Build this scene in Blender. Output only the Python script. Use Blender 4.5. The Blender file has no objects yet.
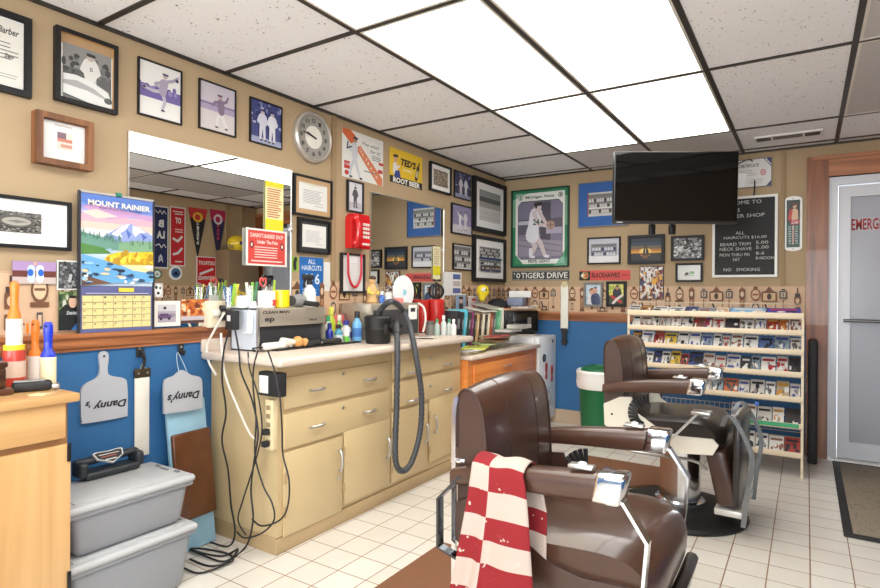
import bpy, bmesh, math, random
from mathutils import Vector, Matrix, Euler

# ------------------------------------------------------------ camera, light, exposure
SC = bpy.context.scene
COL = SC.collection
YAW, ROLL, PITCH, FPX = math.radians(32.67), math.radians(.364), math.radians(-.095), 572.0
CX, CY, CZ = 2.452, 0.0, 1.172
H, YB, XR, YF = 2.267, 4.975, 3.6, -3.4          # ceiling height, far wall, opposite wall, street wall
cam_data = bpy.data.cameras.new('camera')
cam = bpy.data.objects.new('camera', cam_data)
COL.objects.link(cam)
cam_data.sensor_width = 36.0
cam_data.lens = FPX / 880 * 36.0
cam_data.clip_start = 0.02
_s, _c, _sp, _cp = math.sin(YAW), math.cos(YAW), math.sin(PITCH), math.cos(PITCH)
FW = Vector((-_s * _cp, _c * _cp, _sp)); _r0 = Vector((_c, _s, 0)); _u0 = Vector((_s * _sp, -_c * _sp, _cp))
RT = _r0 * math.cos(ROLL) + _u0 * math.sin(ROLL); UP = -_r0 * math.sin(ROLL) + _u0 * math.cos(ROLL)
cam.matrix_world = Matrix((RT, UP, -FW)).transposed().to_4x4()
cam.location = (CX, CY, CZ)
SC.camera = cam

world = bpy.data.worlds.new('world'); SC.world = world; world.use_nodes = True
bgn = world.node_tree.nodes['Background']
bgn.inputs[0].default_value = (.86, .93, 1, 1); bgn.inputs[1].default_value = 1.6

def area(name, loc, rot, sx, sy, power, col=(1, 1, 1)):
    d = bpy.data.lights.new(name, 'AREA'); d.shape = 'RECTANGLE'; d.size = sx; d.size_y = sy
    d.energy = power; d.color = col
    o = bpy.data.objects.new(name, d); COL.objects.link(o); o.location = loc; o.rotation_euler = rot
    return o
# daylight outside the street windows and the side windows
area('street_daylight', (1.75, YF - .35, 1.32), (math.radians(90), 0, 0), 3.2, 1.7, 150, (.95, .98, 1))
area('side_daylight', (XR + .35, -1.0, 1.35), (math.radians(90), 0, math.radians(90)), 2.8, 1.5, 60, (.95, .98, 1))
PANEL_EMIT = 4.4
SC.view_settings.view_transform = 'Standard'
SC.view_settings.look = 'None'
SC.view_settings.gamma = 1.0
SC.view_settings.exposure = 0.43
SC.view_settings.use_curve_mapping = False
SC.render.film_transparent = False

# ------------------------------------------------------------ pixel -> place on a known plane
def ray(u, v): return FW * FPX + RT * (u - 440) + UP * (294 - v)
def hit(u, v, ax, val):
    d = ray(u, v); o = Vector((CX, CY, CZ)); return o + d * ((val - o[ax]) / d[ax])
def atL(u, v, x=0.0): return hit(u, v, 0, x)
def atB(u, v, y=YB): return hit(u, v, 1, y)
def atZ(u, v, z=0.0): return hit(u, v, 2, z)

# ------------------------------------------------------------ materials
def lin(c):
    c = c / 255.0
    return c / 12.92 if c <= .04045 else ((c + .055) / 1.055) ** 2.4
def C(rgb): return (lin(rgb[0]), lin(rgb[1]), lin(rgb[2]), 1.0)
_mats = {}
def pm(rgb, rough=.5, metal=0.0, var=.08, scale=18.0, coat=0.0, bump=0.0, spec=.5):
    key = (tuple(rgb), rough, metal, var, scale, coat, bump, spec)
    if key in _mats: return _mats[key]
    m = bpy.data.materials.new('surface_%d_%d_%d' % tuple(rgb)); m.use_nodes = True
    nt = m.node_tree; b = nt.nodes['Principled BSDF']
    b.inputs['Roughness'].default_value = rough; b.inputs['Metallic'].default_value = metal
    b.inputs['Coat Weight'].default_value = coat; b.inputs['Coat Roughness'].default_value = .08
    b.inputs['Specular IOR Level'].default_value = spec
    tc = nt.nodes.new('ShaderNodeTexCoord'); nz = nt.nodes.new('ShaderNodeTexNoise')
    nz.inputs['Scale'].default_value = scale; nz.inputs['Detail'].default_value = 4
    nt.links.new(tc.outputs['Object'], nz.inputs['Vector'])
    mx = nt.nodes.new('ShaderNodeMix'); mx.data_type = 'RGBA'
    c = C(rgb)
    mx.inputs['A'].default_value = tuple(min(1, q * (1 - var)) for q in c[:3]) + (1,)
    mx.inputs['B'].default_value = tuple(min(1, q * (1 + var)) for q in c[:3]) + (1,)
    nt.links.new(nz.outputs['Fac'], mx.inputs['Factor']); nt.links.new(mx.outputs['Result'], b.inputs['Base Color'])
    if bump:
        bp = nt.nodes.new('ShaderNodeBump'); bp.inputs['Strength'].default_value = bump; bp.inputs['Distance'].default_value = .01
        nt.links.new(nz.outputs['Fac'], bp.inputs['Height']); nt.links.new(bp.outputs['Normal'], b.inputs['Normal'])
    _mats[key] = m
    return m
def wood(name, dark, light, axis='Z', scale=1.0, rough=.35, coat=.2):
    m = bpy.data.materials.new(name); m.use_nodes = True; nt = m.node_tree; b = nt.nodes['Principled BSDF']
    tc = nt.nodes.new('ShaderNodeTexCoord'); mp = nt.nodes.new('ShaderNodeMapping')
    sc = {'X': (1.2, 22, 22), 'Y': (22, 1.2, 22), 'Z': (22, 22, 1.2)}[axis]
    mp.inputs['Scale'].default_value = tuple(q * scale for q in sc)
    nz = nt.nodes.new('ShaderNodeTexNoise'); nz.inputs['Scale'].default_value = 1.0; nz.inputs['Detail'].default_value = 5
    nz.inputs['Distortion'].default_value = .9
    cr = nt.nodes.new('ShaderNodeValToRGB'); cr.color_ramp.elements[0].position = .32; cr.color_ramp.elements[1].position = .66
    cr.color_ramp.elements[0].color = C(dark); cr.color_ramp.elements[1].color = C(light)
    nt.links.new(tc.outputs['Object'], mp.inputs['Vector']); nt.links.new(mp.outputs['Vector'], nz.inputs['Vector'])
    nt.links.new(nz.outputs['Fac'], cr.inputs['Fac']); nt.links.new(cr.outputs['Color'], b.inputs['Base Color'])
    b.inputs['Roughness'].default_value = rough; b.inputs['Coat Weight'].default_value = coat
    return m
def print_mat(name, rough, coat, speck=None):
    m = bpy.data.materials.new(name); m.use_nodes = True; nt = m.node_tree; b = nt.nodes['Principled BSDF']
    at = nt.nodes.new('ShaderNodeAttribute'); at.attribute_name = 'ink'
    b.inputs['Roughness'].default_value = rough; b.inputs['Coat Weight'].default_value = coat; b.inputs['Coat Roughness'].default_value = .03
    src = at.outputs['Color']
    if speck:
        tc = nt.nodes.new('ShaderNodeTexCoord'); nz = nt.nodes.new('ShaderNodeTexNoise'); nz.inputs['Scale'].default_value = speck[0]
        nz.inputs['Detail'].default_value = 3
        cr = nt.nodes.new('ShaderNodeValToRGB'); cr.color_ramp.elements[0].position = speck[1]; cr.color_ramp.elements[1].position = speck[1] + .02
        mx = nt.nodes.new('ShaderNodeMix'); mx.data_type = 'RGBA'; mx.inputs['B'].default_value = C(speck[2])
        nt.links.new(tc.outputs['Object'], nz.inputs['Vector']); nt.links.new(nz.outputs['Fac'], cr.inputs['Fac'])
        nt.links.new(cr.outputs['Color'], mx.inputs['Factor']); nt.links.new(src, mx.inputs['A']); src = mx.outputs['Result']
    nt.links.new(src, b.inputs['Base Color'])
    return m
PRINT = print_mat('matte_print', .6, 0)
GLAZED = print_mat('print_under_glazing', .45, .22)
PAPERY = PRINT

# ------------------------------------------------------------ objects
def setp(o, label=None, cat=None, group=None, kind=None):
    if label: o['label'] = label
    if cat: o['category'] = cat
    if group: o['group'] = group
    if kind: o['kind'] = kind
    return o
def T(name, label, cat, loc=(0, 0, 0), rz=0.0, group=None, rot=None):
    o = bpy.data.objects.new(name, None); COL.objects.link(o); o.empty_display_size = .05
    o.location = loc; o.rotation_euler = rot if rot else (0, 0, rz)
    return setp(o, label, cat, group)
def dup(root, loc=None, rz=None, label=None):
    r = root.copy(); COL.objects.link(r)
    if loc is not None: r.location = loc
    if rz is not None: r.rotation_euler = (0, 0, rz)
    if label: r['label'] = label
    for ch in list(root.children):
        c = ch.copy(); COL.objects.link(c); c.parent = r
        for g in list(ch.children):
            d = g.copy(); COL.objects.link(d); d.parent = c
    return r
def wmat(o):
    m = Matrix.Translation(o.location) @ o.rotation_euler.to_matrix().to_4x4()
    return wmat(o.parent) @ m if o.parent else m
def smooth_path(pts, sub=6, closed=False):
    P = [Vector(p) for p in pts]
    if len(P) < 3: return P
    out = []
    n = len(P)
    for i in range(n - 1):
        p0 = P[max(0, i - 1)]; p1 = P[i]; p2 = P[i + 1]; p3 = P[min(n - 1, i + 2)]
        for k in range(sub):
            t = k / sub
            out.append(.5 * ((2 * p1) + (p2 - p0) * t + (2 * p0 - 5 * p1 + 4 * p2 - p3) * t * t + (3 * p1 - p0 - 3 * p2 + p3) * t ** 3))
    out.append(P[-1])
    return out

class MB:
    def __init__(s): s.v = []; s.f = []; s.m = []; s.mats = []; s.sm = []
    def mi(s, m):
        if m not in s.mats: s.mats.append(m)
        return s.mats.index(m)
    def add(s, vs, fs, m, smooth=True):
        o = len(s.v); k = s.mi(m)
        s.v += [Vector(q) for q in vs]
        for f in fs: s.f.append([o + i for i in f]); s.m.append(k); s.sm.append(smooth)
        return s
    def box(s, x0, x1, y0, y1, z0, z1, m):
        v = [(x0, y0, z0), (x1, y0, z0), (x1, y1, z0), (x0, y1, z0), (x0, y0, z1), (x1, y0, z1), (x1, y1, z1), (x0, y1, z1)]
        return s.add(v, [(0, 3, 2, 1), (4, 5, 6, 7), (0, 1, 5, 4), (1, 2, 6, 5), (2, 3, 7, 6), (3, 0, 4, 7)], m, False)
    def rbox(s, x0, x1, y0, y1, z0, z1, r, m, seg=2, xf=None):
        bm = bmesh.new(); bmesh.ops.create_cube(bm, size=1.0)
        for w in bm.verts:
            w.co = Vector((x0 + (w.co.x + .5) * (x1 - x0), y0 + (w.co.y + .5) * (y1 - y0), z0 + (w.co.z + .5) * (z1 - z0)))
        r = min(r, .49 * min(abs(x1 - x0), abs(y1 - y0), abs(z1 - z0)))
        bmesh.ops.bevel(bm, geom=bm.edges[:], offset=r, segments=seg, profile=.5, affect='EDGES')
        bm.verts.index_update()
        vs = [w.co.copy() for w in bm.verts]
        if xf: vs = [xf(q) for q in vs]
        s.add(vs, [[w.index for w in f.verts] for f in bm.faces], m)
        bm.free(); return s
    def cyl(s, p0, p1, r0, r1, m, n=14, cap=True):
        p0, p1 = Vector(p0), Vector(p1); d = (p1 - p0).normalized()
        a = d.orthogonal().normalized(); b = d.cross(a)
        vs = []
        for p, r in ((p0, r0), (p1, r1)):
            for i in range(n):
                t = 2 * math.pi * i / n; vs.append(p + (a * math.cos(t) + b * math.sin(t)) * r)
        fs = [(i, (i + 1) % n, n + (i + 1) % n, n + i) for i in range(n)]
        if cap: fs += [tuple(range(n))[::-1], tuple(range(n, 2 * n))]
        return s.add(vs, fs, m)
    def lathe(s, prof, m, cx=0, cy=0, n=20, sx=1, sy=1, xf=None):
        vs = []; fs = []
        for r, z in prof:
            for i in range(n):
                t = 2 * math.pi * i / n; q = Vector((cx + r * sx * math.cos(t), cy + r * sy * math.sin(t), z)); vs.append(xf(q) if xf else q)
        for k in range(len(prof) - 1):
            for i in range(n):
                j = (i + 1) % n; fs.append((k * n + i, k * n + j, (k + 1) * n + j, (k + 1) * n + i))
        if prof[0][0] > 1e-6: fs.append(tuple(range(n))[::-1])
        if prof[-1][0] > 1e-6: fs.append(tuple((len(prof) - 1) * n + i for i in range(n)))
        return s.add(vs, fs, m)
    def tube(s, pts, r, m, n=8, sub=6, raw=False):
        P = [Vector(p) for p in pts] if raw else smooth_path(pts, sub)
        vs = []; fs = []; a = None
        for i, p in enumerate(P):
            d = (P[min(i + 1, len(P) - 1)] - P[max(i - 1, 0)]).normalized()
            a = d.orthogonal().normalized() if a is None else (a - d * a.dot(d)).normalized()
            b = d.cross(a); rr = r(i / (len(P) - 1)) if callable(r) else r
            for k in range(n):
                t = 2 * math.pi * k / n; vs.append(p + (a * math.cos(t) + b * math.sin(t)) * rr)
        for i in range(len(P) - 1):
            for k in range(n):
                j = (k + 1) % n; fs.append((i * n + k, i * n + j, (i + 1) * n + j, (i + 1) * n + k))
        fs += [tuple(range(n))[::-1], tuple((len(P) - 1) * n + k for k in range(n))]
        return s.add(vs, fs, m)
    def bar(s, pts, wv, w, t, m, sub=5, raw=False):            # flat bar: width w along wv, thickness t
        P = [Vector(p) for p in pts] if raw else smooth_path(pts, sub)
        wv = Vector(wv).normalized(); vs = []; fs = []
        for i, p in enumerate(P):
            d = (P[min(i + 1, len(P) - 1)] - P[max(i - 1, 0)]).normalized(); nn = d.cross(wv).normalized()
            for a, b in ((-1, -1), (1, -1), (1, 1), (-1, 1)): vs.append(p + wv * (a * w / 2) + nn * (b * t / 2))
        for i in range(len(P) - 1):
            for k in range(4):
                j = (k + 1) % 4; fs.append((i * 4 + k, i * 4 + j, (i + 1) * 4 + j, (i + 1) * 4 + k))
        fs += [(3, 2, 1, 0), tuple((len(P) - 1) * 4 + k for k in range(4))]
        return s.add(vs, fs, m, False)
    def prism(s, poly, to3, t0, t1, m, smooth=False):          # poly in 2D, to3(a,b,t) -> xyz
        n = len(poly)
        vs = [to3(a, b, t0) for a, b in poly] + [to3(a, b, t1) for a, b in poly]
        fs = [tuple(range(n))[::-1], tuple(range(n, 2 * n))] + [(i, (i + 1) % n, n + (i + 1) % n, n + i) for i in range(n)]
        return s.add(vs, fs, m, smooth)
    def ball(s, c, rx, ry, rz, m, n=14, k=9):
        prof = [(max(1e-7, math.sin(math.pi * i / k)), -math.cos(math.pi * i / k)) for i in range(k + 1)]
        return s.lathe(prof, m, n=n, xf=lambda q: Vector((c[0] + q.x * rx, c[1] + q.y * ry, c[2] + q.z * rz)))
    def build(s, name, parent=None, world=False, label=None, cat=None, group=None, kind=None, angle=35, origin=None):
        vs = s.v; loc = None
        if parent and world:
            im = wmat(parent).inverted(); vs = [im @ q for q in vs]
        elif not parent:
            if origin is None:
                xs = [q.x for q in vs]; ys = [q.y for q in vs]; zs = [q.z for q in vs]
                origin = Vector(((min(xs) + max(xs)) / 2, (min(ys) + max(ys)) / 2, min(zs)))
            loc = Vector(origin); vs = [q - loc for q in vs]
        me = bpy.data.meshes.new(name); me.from_pydata([tuple(q) for q in vs], [], s.f)
        for m in s.mats: me.materials.append(m)
        me.polygons.foreach_set('material_index', s.m); me.polygons.foreach_set('use_smooth', s.sm)
        bm = bmesh.new(); bm.from_mesh(me); bmesh.ops.recalc_face_normals(bm, faces=bm.faces[:]); bm.to_mesh(me); bm.free()
        me.set_sharp_from_angle(angle=math.radians(angle)); me.update()
        o = bpy.data.objects.new(name, me); COL.objects.link(o)
        if parent: o.parent = parent
        if loc is not None: o.location = loc
        return setp(o, label, cat, group, kind)

# ------------------------------------------------------------ flat prints: real ink-coloured polygons on a sheet
_txt = {}
def text_mesh(t, bold=0.0, shear=0.0):
    key = (t, bold, shear)
    if key in _txt: return _txt[key]
    cu = bpy.data.curves.new('writing', 'FONT'); cu.body = t; cu.resolution_u = 2; cu.offset = bold; cu.shear = shear
    ob = bpy.data.objects.new('writing', cu); COL.objects.link(ob)
    dg = bpy.context.evaluated_depsgraph_get(); me = bpy.data.meshes.new_from_object(ob.evaluated_get(dg))
    vs = [(q.co.x, q.co.y) for q in me.vertices]; fs = [tuple(p.vertices) for p in me.polygons]
    bpy.data.objects.remove(ob); bpy.data.curves.remove(cu); bpy.data.meshes.remove(me)
    if vs:
        x0 = min(q[0] for q in vs); x1 = max(q[0] for q in vs); y0 = min(q[1] for q in vs); y1 = max(q[1] for q in vs)
        vs = [((q[0] - x0) / max(1e-6, x1 - x0), (q[1] - y0) / max(1e-6, y1 - y0)) for q in vs]
    _txt[key] = (vs, fs); return _txt[key]
class Art:
    STEP = 9e-5
    def __init__(s, w, h, base=(240, 238, 232), thick=.002):
        s.w, s.h, s.k = w, h, 0; s.v = []; s.f = []; s.c = []; s.thick = thick; s.clip = True
        s.flat([(0, 0), (1, 0), (1, 1), (0, 1)], base, back=True)
    def _put(s, pts, faces, col):
        o = len(s.v); y = -s.k * s.STEP
        for a, b in pts:
            if s.clip: a = min(1, max(0, a)); b = min(1, max(0, b))
            s.v.append(((a - .5) * s.w, y, b * s.h))
        for f in faces: s.f.append([o + i for i in f]); s.c.append(col)
        s.k += 1
    def flat(s, pts, col, back=False):
        n = len(pts)
        if back:
            o = len(s.v); s.k = 0
            s._put(pts, [tuple(range(n))], col)
            for a, b in pts: s.v.append(((a - .5) * s.w, s.thick, b * s.h))
            for i in range(n): s.f.append([o + i, o + n + i, o + n + (i + 1) % n, o + (i + 1) % n]); s.c.append(col)
            s.f.append([o + n + i for i in range(n)][::-1]); s.c.append(col)
        else: s._put(pts, [tuple(range(n))], col)
        return s
    poly = flat
    def rect(s, x0, y0, x1, y1, col): return s.flat([(x0, y0), (x1, y0), (x1, y1), (x0, y1)], col)
    def ell(s, cx, cy, rx, ry, col, n=14, a0=0, a1=360):
        return s.flat([(cx + rx * math.cos(math.radians(a0 + (a1 - a0) * i / n)), cy + ry * math.sin(math.radians(a0 + (a1 - a0) * i / n))) for i in range(n + (a1 - a0 < 360))], col)
    def disc(s, cx, cy, r, col, n=16): return s.ell(cx, cy, r * s.h / s.w if s.w > s.h else r, r if s.w > s.h else r * s.w / s.h, col, n)
    def limb(s, pts, w, col, w1=None):                        # thick polyline; w as a fraction of the height
        for i in range(len(pts) - 1):
            t0, t1 = i / (len(pts) - 1), (i + 1) / (len(pts) - 1); w1_ = w if w1 is None else w1
            wa = (w + (w1_ - w) * t0) * s.h / 2; wb = (w + (w1_ - w) * t1) * s.h / 2
            a = Vector((pts[i][0] * s.w, pts[i][1] * s.h)); b = Vector((pts[i + 1][0] * s.w, pts[i + 1][1] * s.h))
            d = b - a
            if d.length < 1e-9: continue
            an = math.atan2(d.y, d.x); out = []
            for k in range(6):
                t = an + math.pi / 2 + math.pi * k / 5; out.append((a.x + wa * math.cos(t), a.y + wa * math.sin(t)))
            for k in range(6):
                t = an - math.pi / 2 + math.pi * k / 5; out.append((b.x + wb * math.cos(t), b.y + wb * math.sin(t)))
            s.flat([(q[0] / s.w, q[1] / s.h) for q in out], col)
        return s
    def text(s, t, x0, y0, x1, y1, col, bold=0.012, shear=0.0, mirror=False, rot=0):
        vs, fs = text_mesh(t, bold, shear)
        cx, cy = (x0 + x1) / 2, (y0 + y1) / 2; pts = []
        for a, b in vs:
            X = (a - .5) * (x1 - x0) * s.w; Y = (b - .5) * (y1 - y0) * s.h
            if rot: X, Y = X * math.cos(rot) - Y * math.sin(rot), X * math.sin(rot) + Y * math.cos(rot)
            pts.append((cx + X / s.w, cy + Y / s.h))
        s._put(pts, fs, col); return s
    def lines(s, x0, y0, x1, y1, n, col, fill=.45, seed=1, ragged=.25):
        rnd = random.Random(seed)
        for i in range(n):
            y = y1 - (y1 - y0) * (i + .5) / n; hh = (y1 - y0) / n * fill / 2
            s.rect(x0, y - hh, x1 - (x1 - x0) * ragged * rnd.random(), y + hh, col)
        return s
    def build(s, name, parent=None, mat=None, at=(0, 0, 0), rz=0.0, label=None, cat=None, group=None, kind=None, rx=0.0, ry=0.0):
        me = bpy.data.meshes.new(name); me.from_pydata(s.v, [], s.f)
        me.materials.append(mat or PRINT)
        ca = me.color_attributes.new('ink', 'FLOAT_COLOR', 'CORNER')
        data = []
        for f, c in zip(s.f, s.c):
            q = C(c); q = (q[0] * .84, q[1] * .84, q[2] * .84, 1.0)      # ink on paper never reaches full white
            for _ in f: data += q
        ca.data.foreach_set('color', data)
        me.update()
        o = bpy.data.objects.new(name, me); COL.objects.link(o); o.location = at; o.rotation_euler = (rx, ry, rz)
        if parent: o.parent = parent
        return setp(o, label, cat, group, kind)

# walls: local x runs to a viewer's right, local -y comes out of the wall
RZ = {'L': math.pi / 2, 'B': 0.0, 'R': -math.pi / 2}
def spot(wall, u0, u1, vt, vb, off=0.0):
    """width, height and the base-centre point on a wall of what spans these picture columns (vt, vb: top and bottom at its left edge)"""
    if wall == 'L':
        a = atL(u0, vt, off); b = atL(u0, vb, off); c = atL(u1, vt, off); return c.y - a.y, a.z - b.z, Vector((off, (a.y + c.y) / 2, b.z))
    if wall == 'B':
        y = YB - off; a = atB(u0, vt, y); b = atB(u0, vb, y); c = atB(u1, vt, y); return c.x - a.x, a.z - b.z, Vector(((a.x + c.x) / 2, y, b.z))
    # 'R': seen only in the mirror on the left wall
    a = atL(u0, vt, -XR + off); b = atL(u0, vb, -XR + off); c = atL(u1, vt, -XR + off)
    return c.y - a.y, a.z - b.z, Vector((XR - off, (a.y + c.y) / 2, b.z))
def frame(name, label, wall, box, fw, fcol, art=None, depth=.022, matte=None, cat='framed picture', group=None, base=(235, 233, 228), inner=None, glazed=True, pic='picture', fm=None, art_pad=0.0):
    w, h, p = spot(wall, *box)
    r = T(name, label, cat, p, RZ[wall], group)
    m = fm or pm(fcol, .5, 0, .1, 40, 0, 0, .3)
    b = MB(); D = depth
    def ring(x0, x1, z0, z1, t, d0, d1, mm):
        b.box(x0, x0 + t, -d1, -d0, z0, z1, mm); b.box(x1 - t, x1, -d1, -d0, z0, z1, mm)
        b.box(x0 + t, x1 - t, -d1, -d0, z0, z0 + t, mm); b.box(x0 + t, x1 - t, -d1, -d0, z1 - t, z1, mm)
    ring(-w / 2, w / 2, 0, h, fw, .001, D, m)
    ring(-w / 2 + fw * .75, w / 2 - fw * .75, fw * .75, h - fw * .75, fw * .35, .001, D * .8, pm(inner, .4) if inner else m)
    b.build('frame', r)
    iw, ih = w - 2 * fw, h - 2 * fw; mx = mz = 0.0
    if matte:
        mwx, mwz, mc = matte if len(matte) == 3 else (matte[0], matte[0], matte[1])
        q = MB(); q.box(-iw / 2, iw / 2, -D * .55, -.002, fw, h - fw, pm(mc, .7, 0, .03)); q.build('mat_board', r)
        mx, mz = mwx, mwz
    a = Art(iw - 2 * mx, ih - 2 * mz, base)
    if art: art(a)
    a.build(pic, r, GLAZED if glazed else PRINT, (0, -D * (.62 if matte else .5), fw + mz))
    return r
def sheet(name, label, cat, wall, box, art, base=(240, 238, 232), mat=None, off=.003, group=None, thick=.002):
    w, h, p = spot(wall, *box, )
    a = Art(w, h, base, thick); art(a)
    n = Vector((1, 0, 0)) if wall == 'L' else Vector((0, -1, 0)) if wall == 'B' else Vector((-1, 0, 0))
    return a.build(name, None, mat or PRINT, p + n * off, RZ[wall], label, cat, group)

# ------------------------------------------------------------ the room itself
TAN = pm((174, 150, 117), .75, 0, .04, 6); BLUE = pm((44, 100, 150), .6, 0, .05, 5)
OAK = wood('oak_trim', (104, 56, 28), (152, 90, 50), 'Z'); OAKX = wood('oak_rail', (126, 74, 42), (186, 120, 76), 'X', .8); OAKY = wood('oak_rail_long', (126, 74, 42), (186, 120, 76), 'Y', .8)
WHITE = pm((236, 235, 230), .45, 0, .02); DARKBAR = pm((52, 47, 42), .45, .2, .05); CHROME = pm((225, 226, 228), .12, 1.0, .03); STEEL = pm((196, 195, 192), .28, .9, .06)
BLACK = pm((20, 20, 22), .4, 0, .1); SOFTBLACK = pm((34, 33, 34), .6, 0, .1)

def floor_material():
    m = bpy.data.materials.new('ceramic_floor_tiles'); m.use_nodes = True; nt = m.node_tree; b = nt.nodes['Principled BSDF']
    tc = nt.nodes.new('ShaderNodeTexCoord'); mp = nt.nodes.new('ShaderNodeMapping'); mp.inputs['Location'].default_value = (-.033, -.124, 0)
    br = nt.nodes.new('ShaderNodeTexBrick'); br.offset = 0; br.squash = 1
    br.inputs['Scale'].default_value = 1.0; br.inputs['Brick Width'].default_value = .1524; br.inputs['Row Height'].default_value = .1524
    br.inputs['Mortar Size'].default_value = .0026; br.inputs['Mortar Smooth'].default_value = .2; br.inputs['Bias'].default_value = 0
    br.inputs['Color1'].default_value = C((228, 223, 214)); br.inputs['Color2'].default_value = C((220, 213, 202)); br.inputs['Mortar'].default_value = C((142, 104, 72))
    nz = nt.nodes.new('ShaderNodeTexNoise'); nz.inputs['Scale'].default_value = 9; nz.inputs['Detail'].default_value = 5
    mx = nt.nodes.new('ShaderNodeMix'); mx.data_type = 'RGBA'; mx.blend_type = 'MULTIPLY'; mx.inputs['Factor'].default_value = .14
    nt.links.new(tc.outputs['Object'], mp.inputs['Vector']); nt.links.new(mp.outputs['Vector'], br.inputs['Vector']); nt.links.new(tc.outputs['Object'], nz.inputs['Vector'])
    nt.links.new(br.outputs['Color'], mx.inputs['A']); nt.links.new(nz.outputs['Fac'], mx.inputs['B']); nt.links.new(mx.outputs['Result'], b.inputs['Base Color'])
    bp = nt.nodes.new('ShaderNodeBump'); bp.inputs['Strength'].default_value = .35; bp.inputs['Distance'].default_value = .002; bp.invert = True
    nt.links.new(br.outputs['Fac'], bp.inputs['Height']); nt.links.new(bp.outputs['Normal'], b.inputs['Normal'])
    b.inputs['Roughness'].default_value = .32
    return m
def speckled(name, base, dark, scale, thr, rough=.9):
    m = bpy.data.materials.new(name); m.use_nodes = True; nt = m.node_tree; b = nt.nodes['Principled BSDF']
    tc = nt.nodes.new('ShaderNodeTexCoord'); vo = nt.nodes.new('ShaderNodeTexVoronoi'); vo.inputs['Scale'].default_value = scale
    nz = nt.nodes.new('ShaderNodeTexNoise'); nz.inputs['Scale'].default_value = scale * .35
    cr = nt.nodes.new('ShaderNodeValToRGB'); cr.color_ramp.elements[0].position = thr; cr.color_ramp.elements[1].position = thr + .05
    cr.color_ramp.elements[0].color = C(dark); cr.color_ramp.elements[1].color = C(base)
    ad = nt.nodes.new('ShaderNodeMath'); ad.operation = 'MULTIPLY_ADD'; ad.inputs[1].default_value = .9; ad.inputs[2].default_value = -.12
    sb = nt.nodes.new('ShaderNodeMath'); sb.operation = 'ADD'
    nt.links.new(tc.outputs['Object'], vo.inputs['Vector']); nt.links.new(tc.outputs['Object'], nz.inputs['Vector'])
    nt.links.new(nz.outputs['Fac'], ad.inputs[0]); nt.links.new(vo.outputs['Distance'], sb.inputs[0]); nt.links.new(ad.outputs[0], sb.inputs[1])
    nt.links.new(sb.outputs[0], cr.inputs['Fac']); nt.links.new(cr.outputs['Color'], b.inputs['Base Color']); b.inputs['Roughness'].default_value = rough
    return m
CEIL = speckled('fissured_ceiling_tile', (246, 246, 246), (126, 122, 118), 58, .4)

def struct(b, name, parent=None, **k): return b.build(name, parent, kind=None if parent else 'structure', origin=None if parent else Vector((0, 0, 0)), **k)
b = MB(); b.box(-.1, XR + .1, YF - .1, YB + .35, -.1, 0, floor_material()); struct(b, 'floor')
b = MB(); b.box(-.1, XR + .1, YF - .1, YB + .1, H, H + .08, CEIL); struct(b, 'ceiling')
def wall_rect(b, to, s0, s1, z0, z1, holes, m):
    """vertical slabs round rectangular holes (s0,s1,z0,z1)"""
    cur = s0
    for hs0, hs1, hz0, hz1 in sorted(holes):
        hs0c, hs1c = max(s0, hs0), min(s1, hs1)
        if hs1c <= hs0c: continue
        if hs0c > cur: to(b, cur, hs0c, z0, z1, m)
        if hz0 > z0: to(b, hs0c, hs1c, z0, min(z1, hz0), m)
        if hz1 < z1: to(b, hs0c, hs1c, max(z0, hz1), z1, m)
        cur = hs1c
    if cur < s1: to(b, cur, s1, z0, z1, m)
def bx_left(b, a, c, z0, z1, m): b.box(-.1, 0, a, c, z0, z1, m)
def bx_right(b, a, c, z0, z1, m): b.box(XR, XR + .1, a, c, z0, z1, m)
def bx_back(b, a, c, z0, z1, m): b.box(a, c, YB, YB + .1, z0, z1, m)
def bx_front(b, a, c, z0, z1, m): b.box(a, c, YF - .1, YF, z0, z1, m)
DX0, DX1, DZ = 2.581, 3.46, 2.025
WIN_F = [(.25, 3.25, .55, 2.1)]; WIN_R = [(-2.4, .4, .75, 2.05)]
for nm, fn, s0, s1, holes in (('wall_left', bx_left, YF, YB, []), ('wall_back', bx_back, -.1, XR + .1, [(DX0, DX1, -1, DZ)]), ('wall_right', bx_right, YF, YB, WIN_R), ('wall_front', bx_front, -.1, XR + .1, WIN_F)):
    b = MB(); wall_rect(b, fn, s0, s1, 0, .96, holes, BLUE); wall_rect(b, fn, s0, s1, .96, H, holes, TAN); struct(b, nm)
# chair rails, coved base, panel battens, ceiling grid
def rail(b, to, s0, s1):
    for (z0, z1, d) in ((.945, .985, .018), (.985, 1.003, .03), (.93, .945, .011)): to(b, s0, s1, z0, z1, d)
b = MB(); rail(b, lambda b, a, c, z0, z1, d: b.box(0, d, a, c, z0, z1, OAKY), YF, YB); struct(b, 'trim_1')
b = MB(); rail(b, lambda b, a, c, z0, z1, d: b.box(a, c, YB - d, YB, z0, z1, OAKX), .03, 2.44); struct(b, 'trim_2')
b = MB(); rail(b, lambda b, a, c, z0, z1, d: b.box(XR - d, XR, a, c, z0, z1, OAKY), 1.8, YB); struct(b, 'trim_3')
COVE = pm((188, 164, 138), .6, 0, .04)
b = MB(); b.box(.012, 2.44, YB - .012, YB, 0, .125, COVE); struct(b, 'baseboard_back')
b = MB(); b.box(0, .012, YF, YB, 0, .115, pm((58, 66, 84), .6)); struct(b, 'baseboard_left')
TANB = pm((158, 132, 98), .7, 0, .04)
b = MB(); b.box(2.285, 2.312, YB - .012, YB, 1.243, H, TANB); struct(b, 'trim_4')
b = MB(); b.box(0, .012, 2.58, 2.617, 1.243, H, TANB); struct(b, 'trim_5')
GY = [-1.2171 + .608 * k for k in range(0, 11)]
GYX = [-1.2171 - .608 * k for k in range(1, 4)]; GX = [.855, 1.442, 2.035, 2.622, 3.21]
b = MB()
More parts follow.
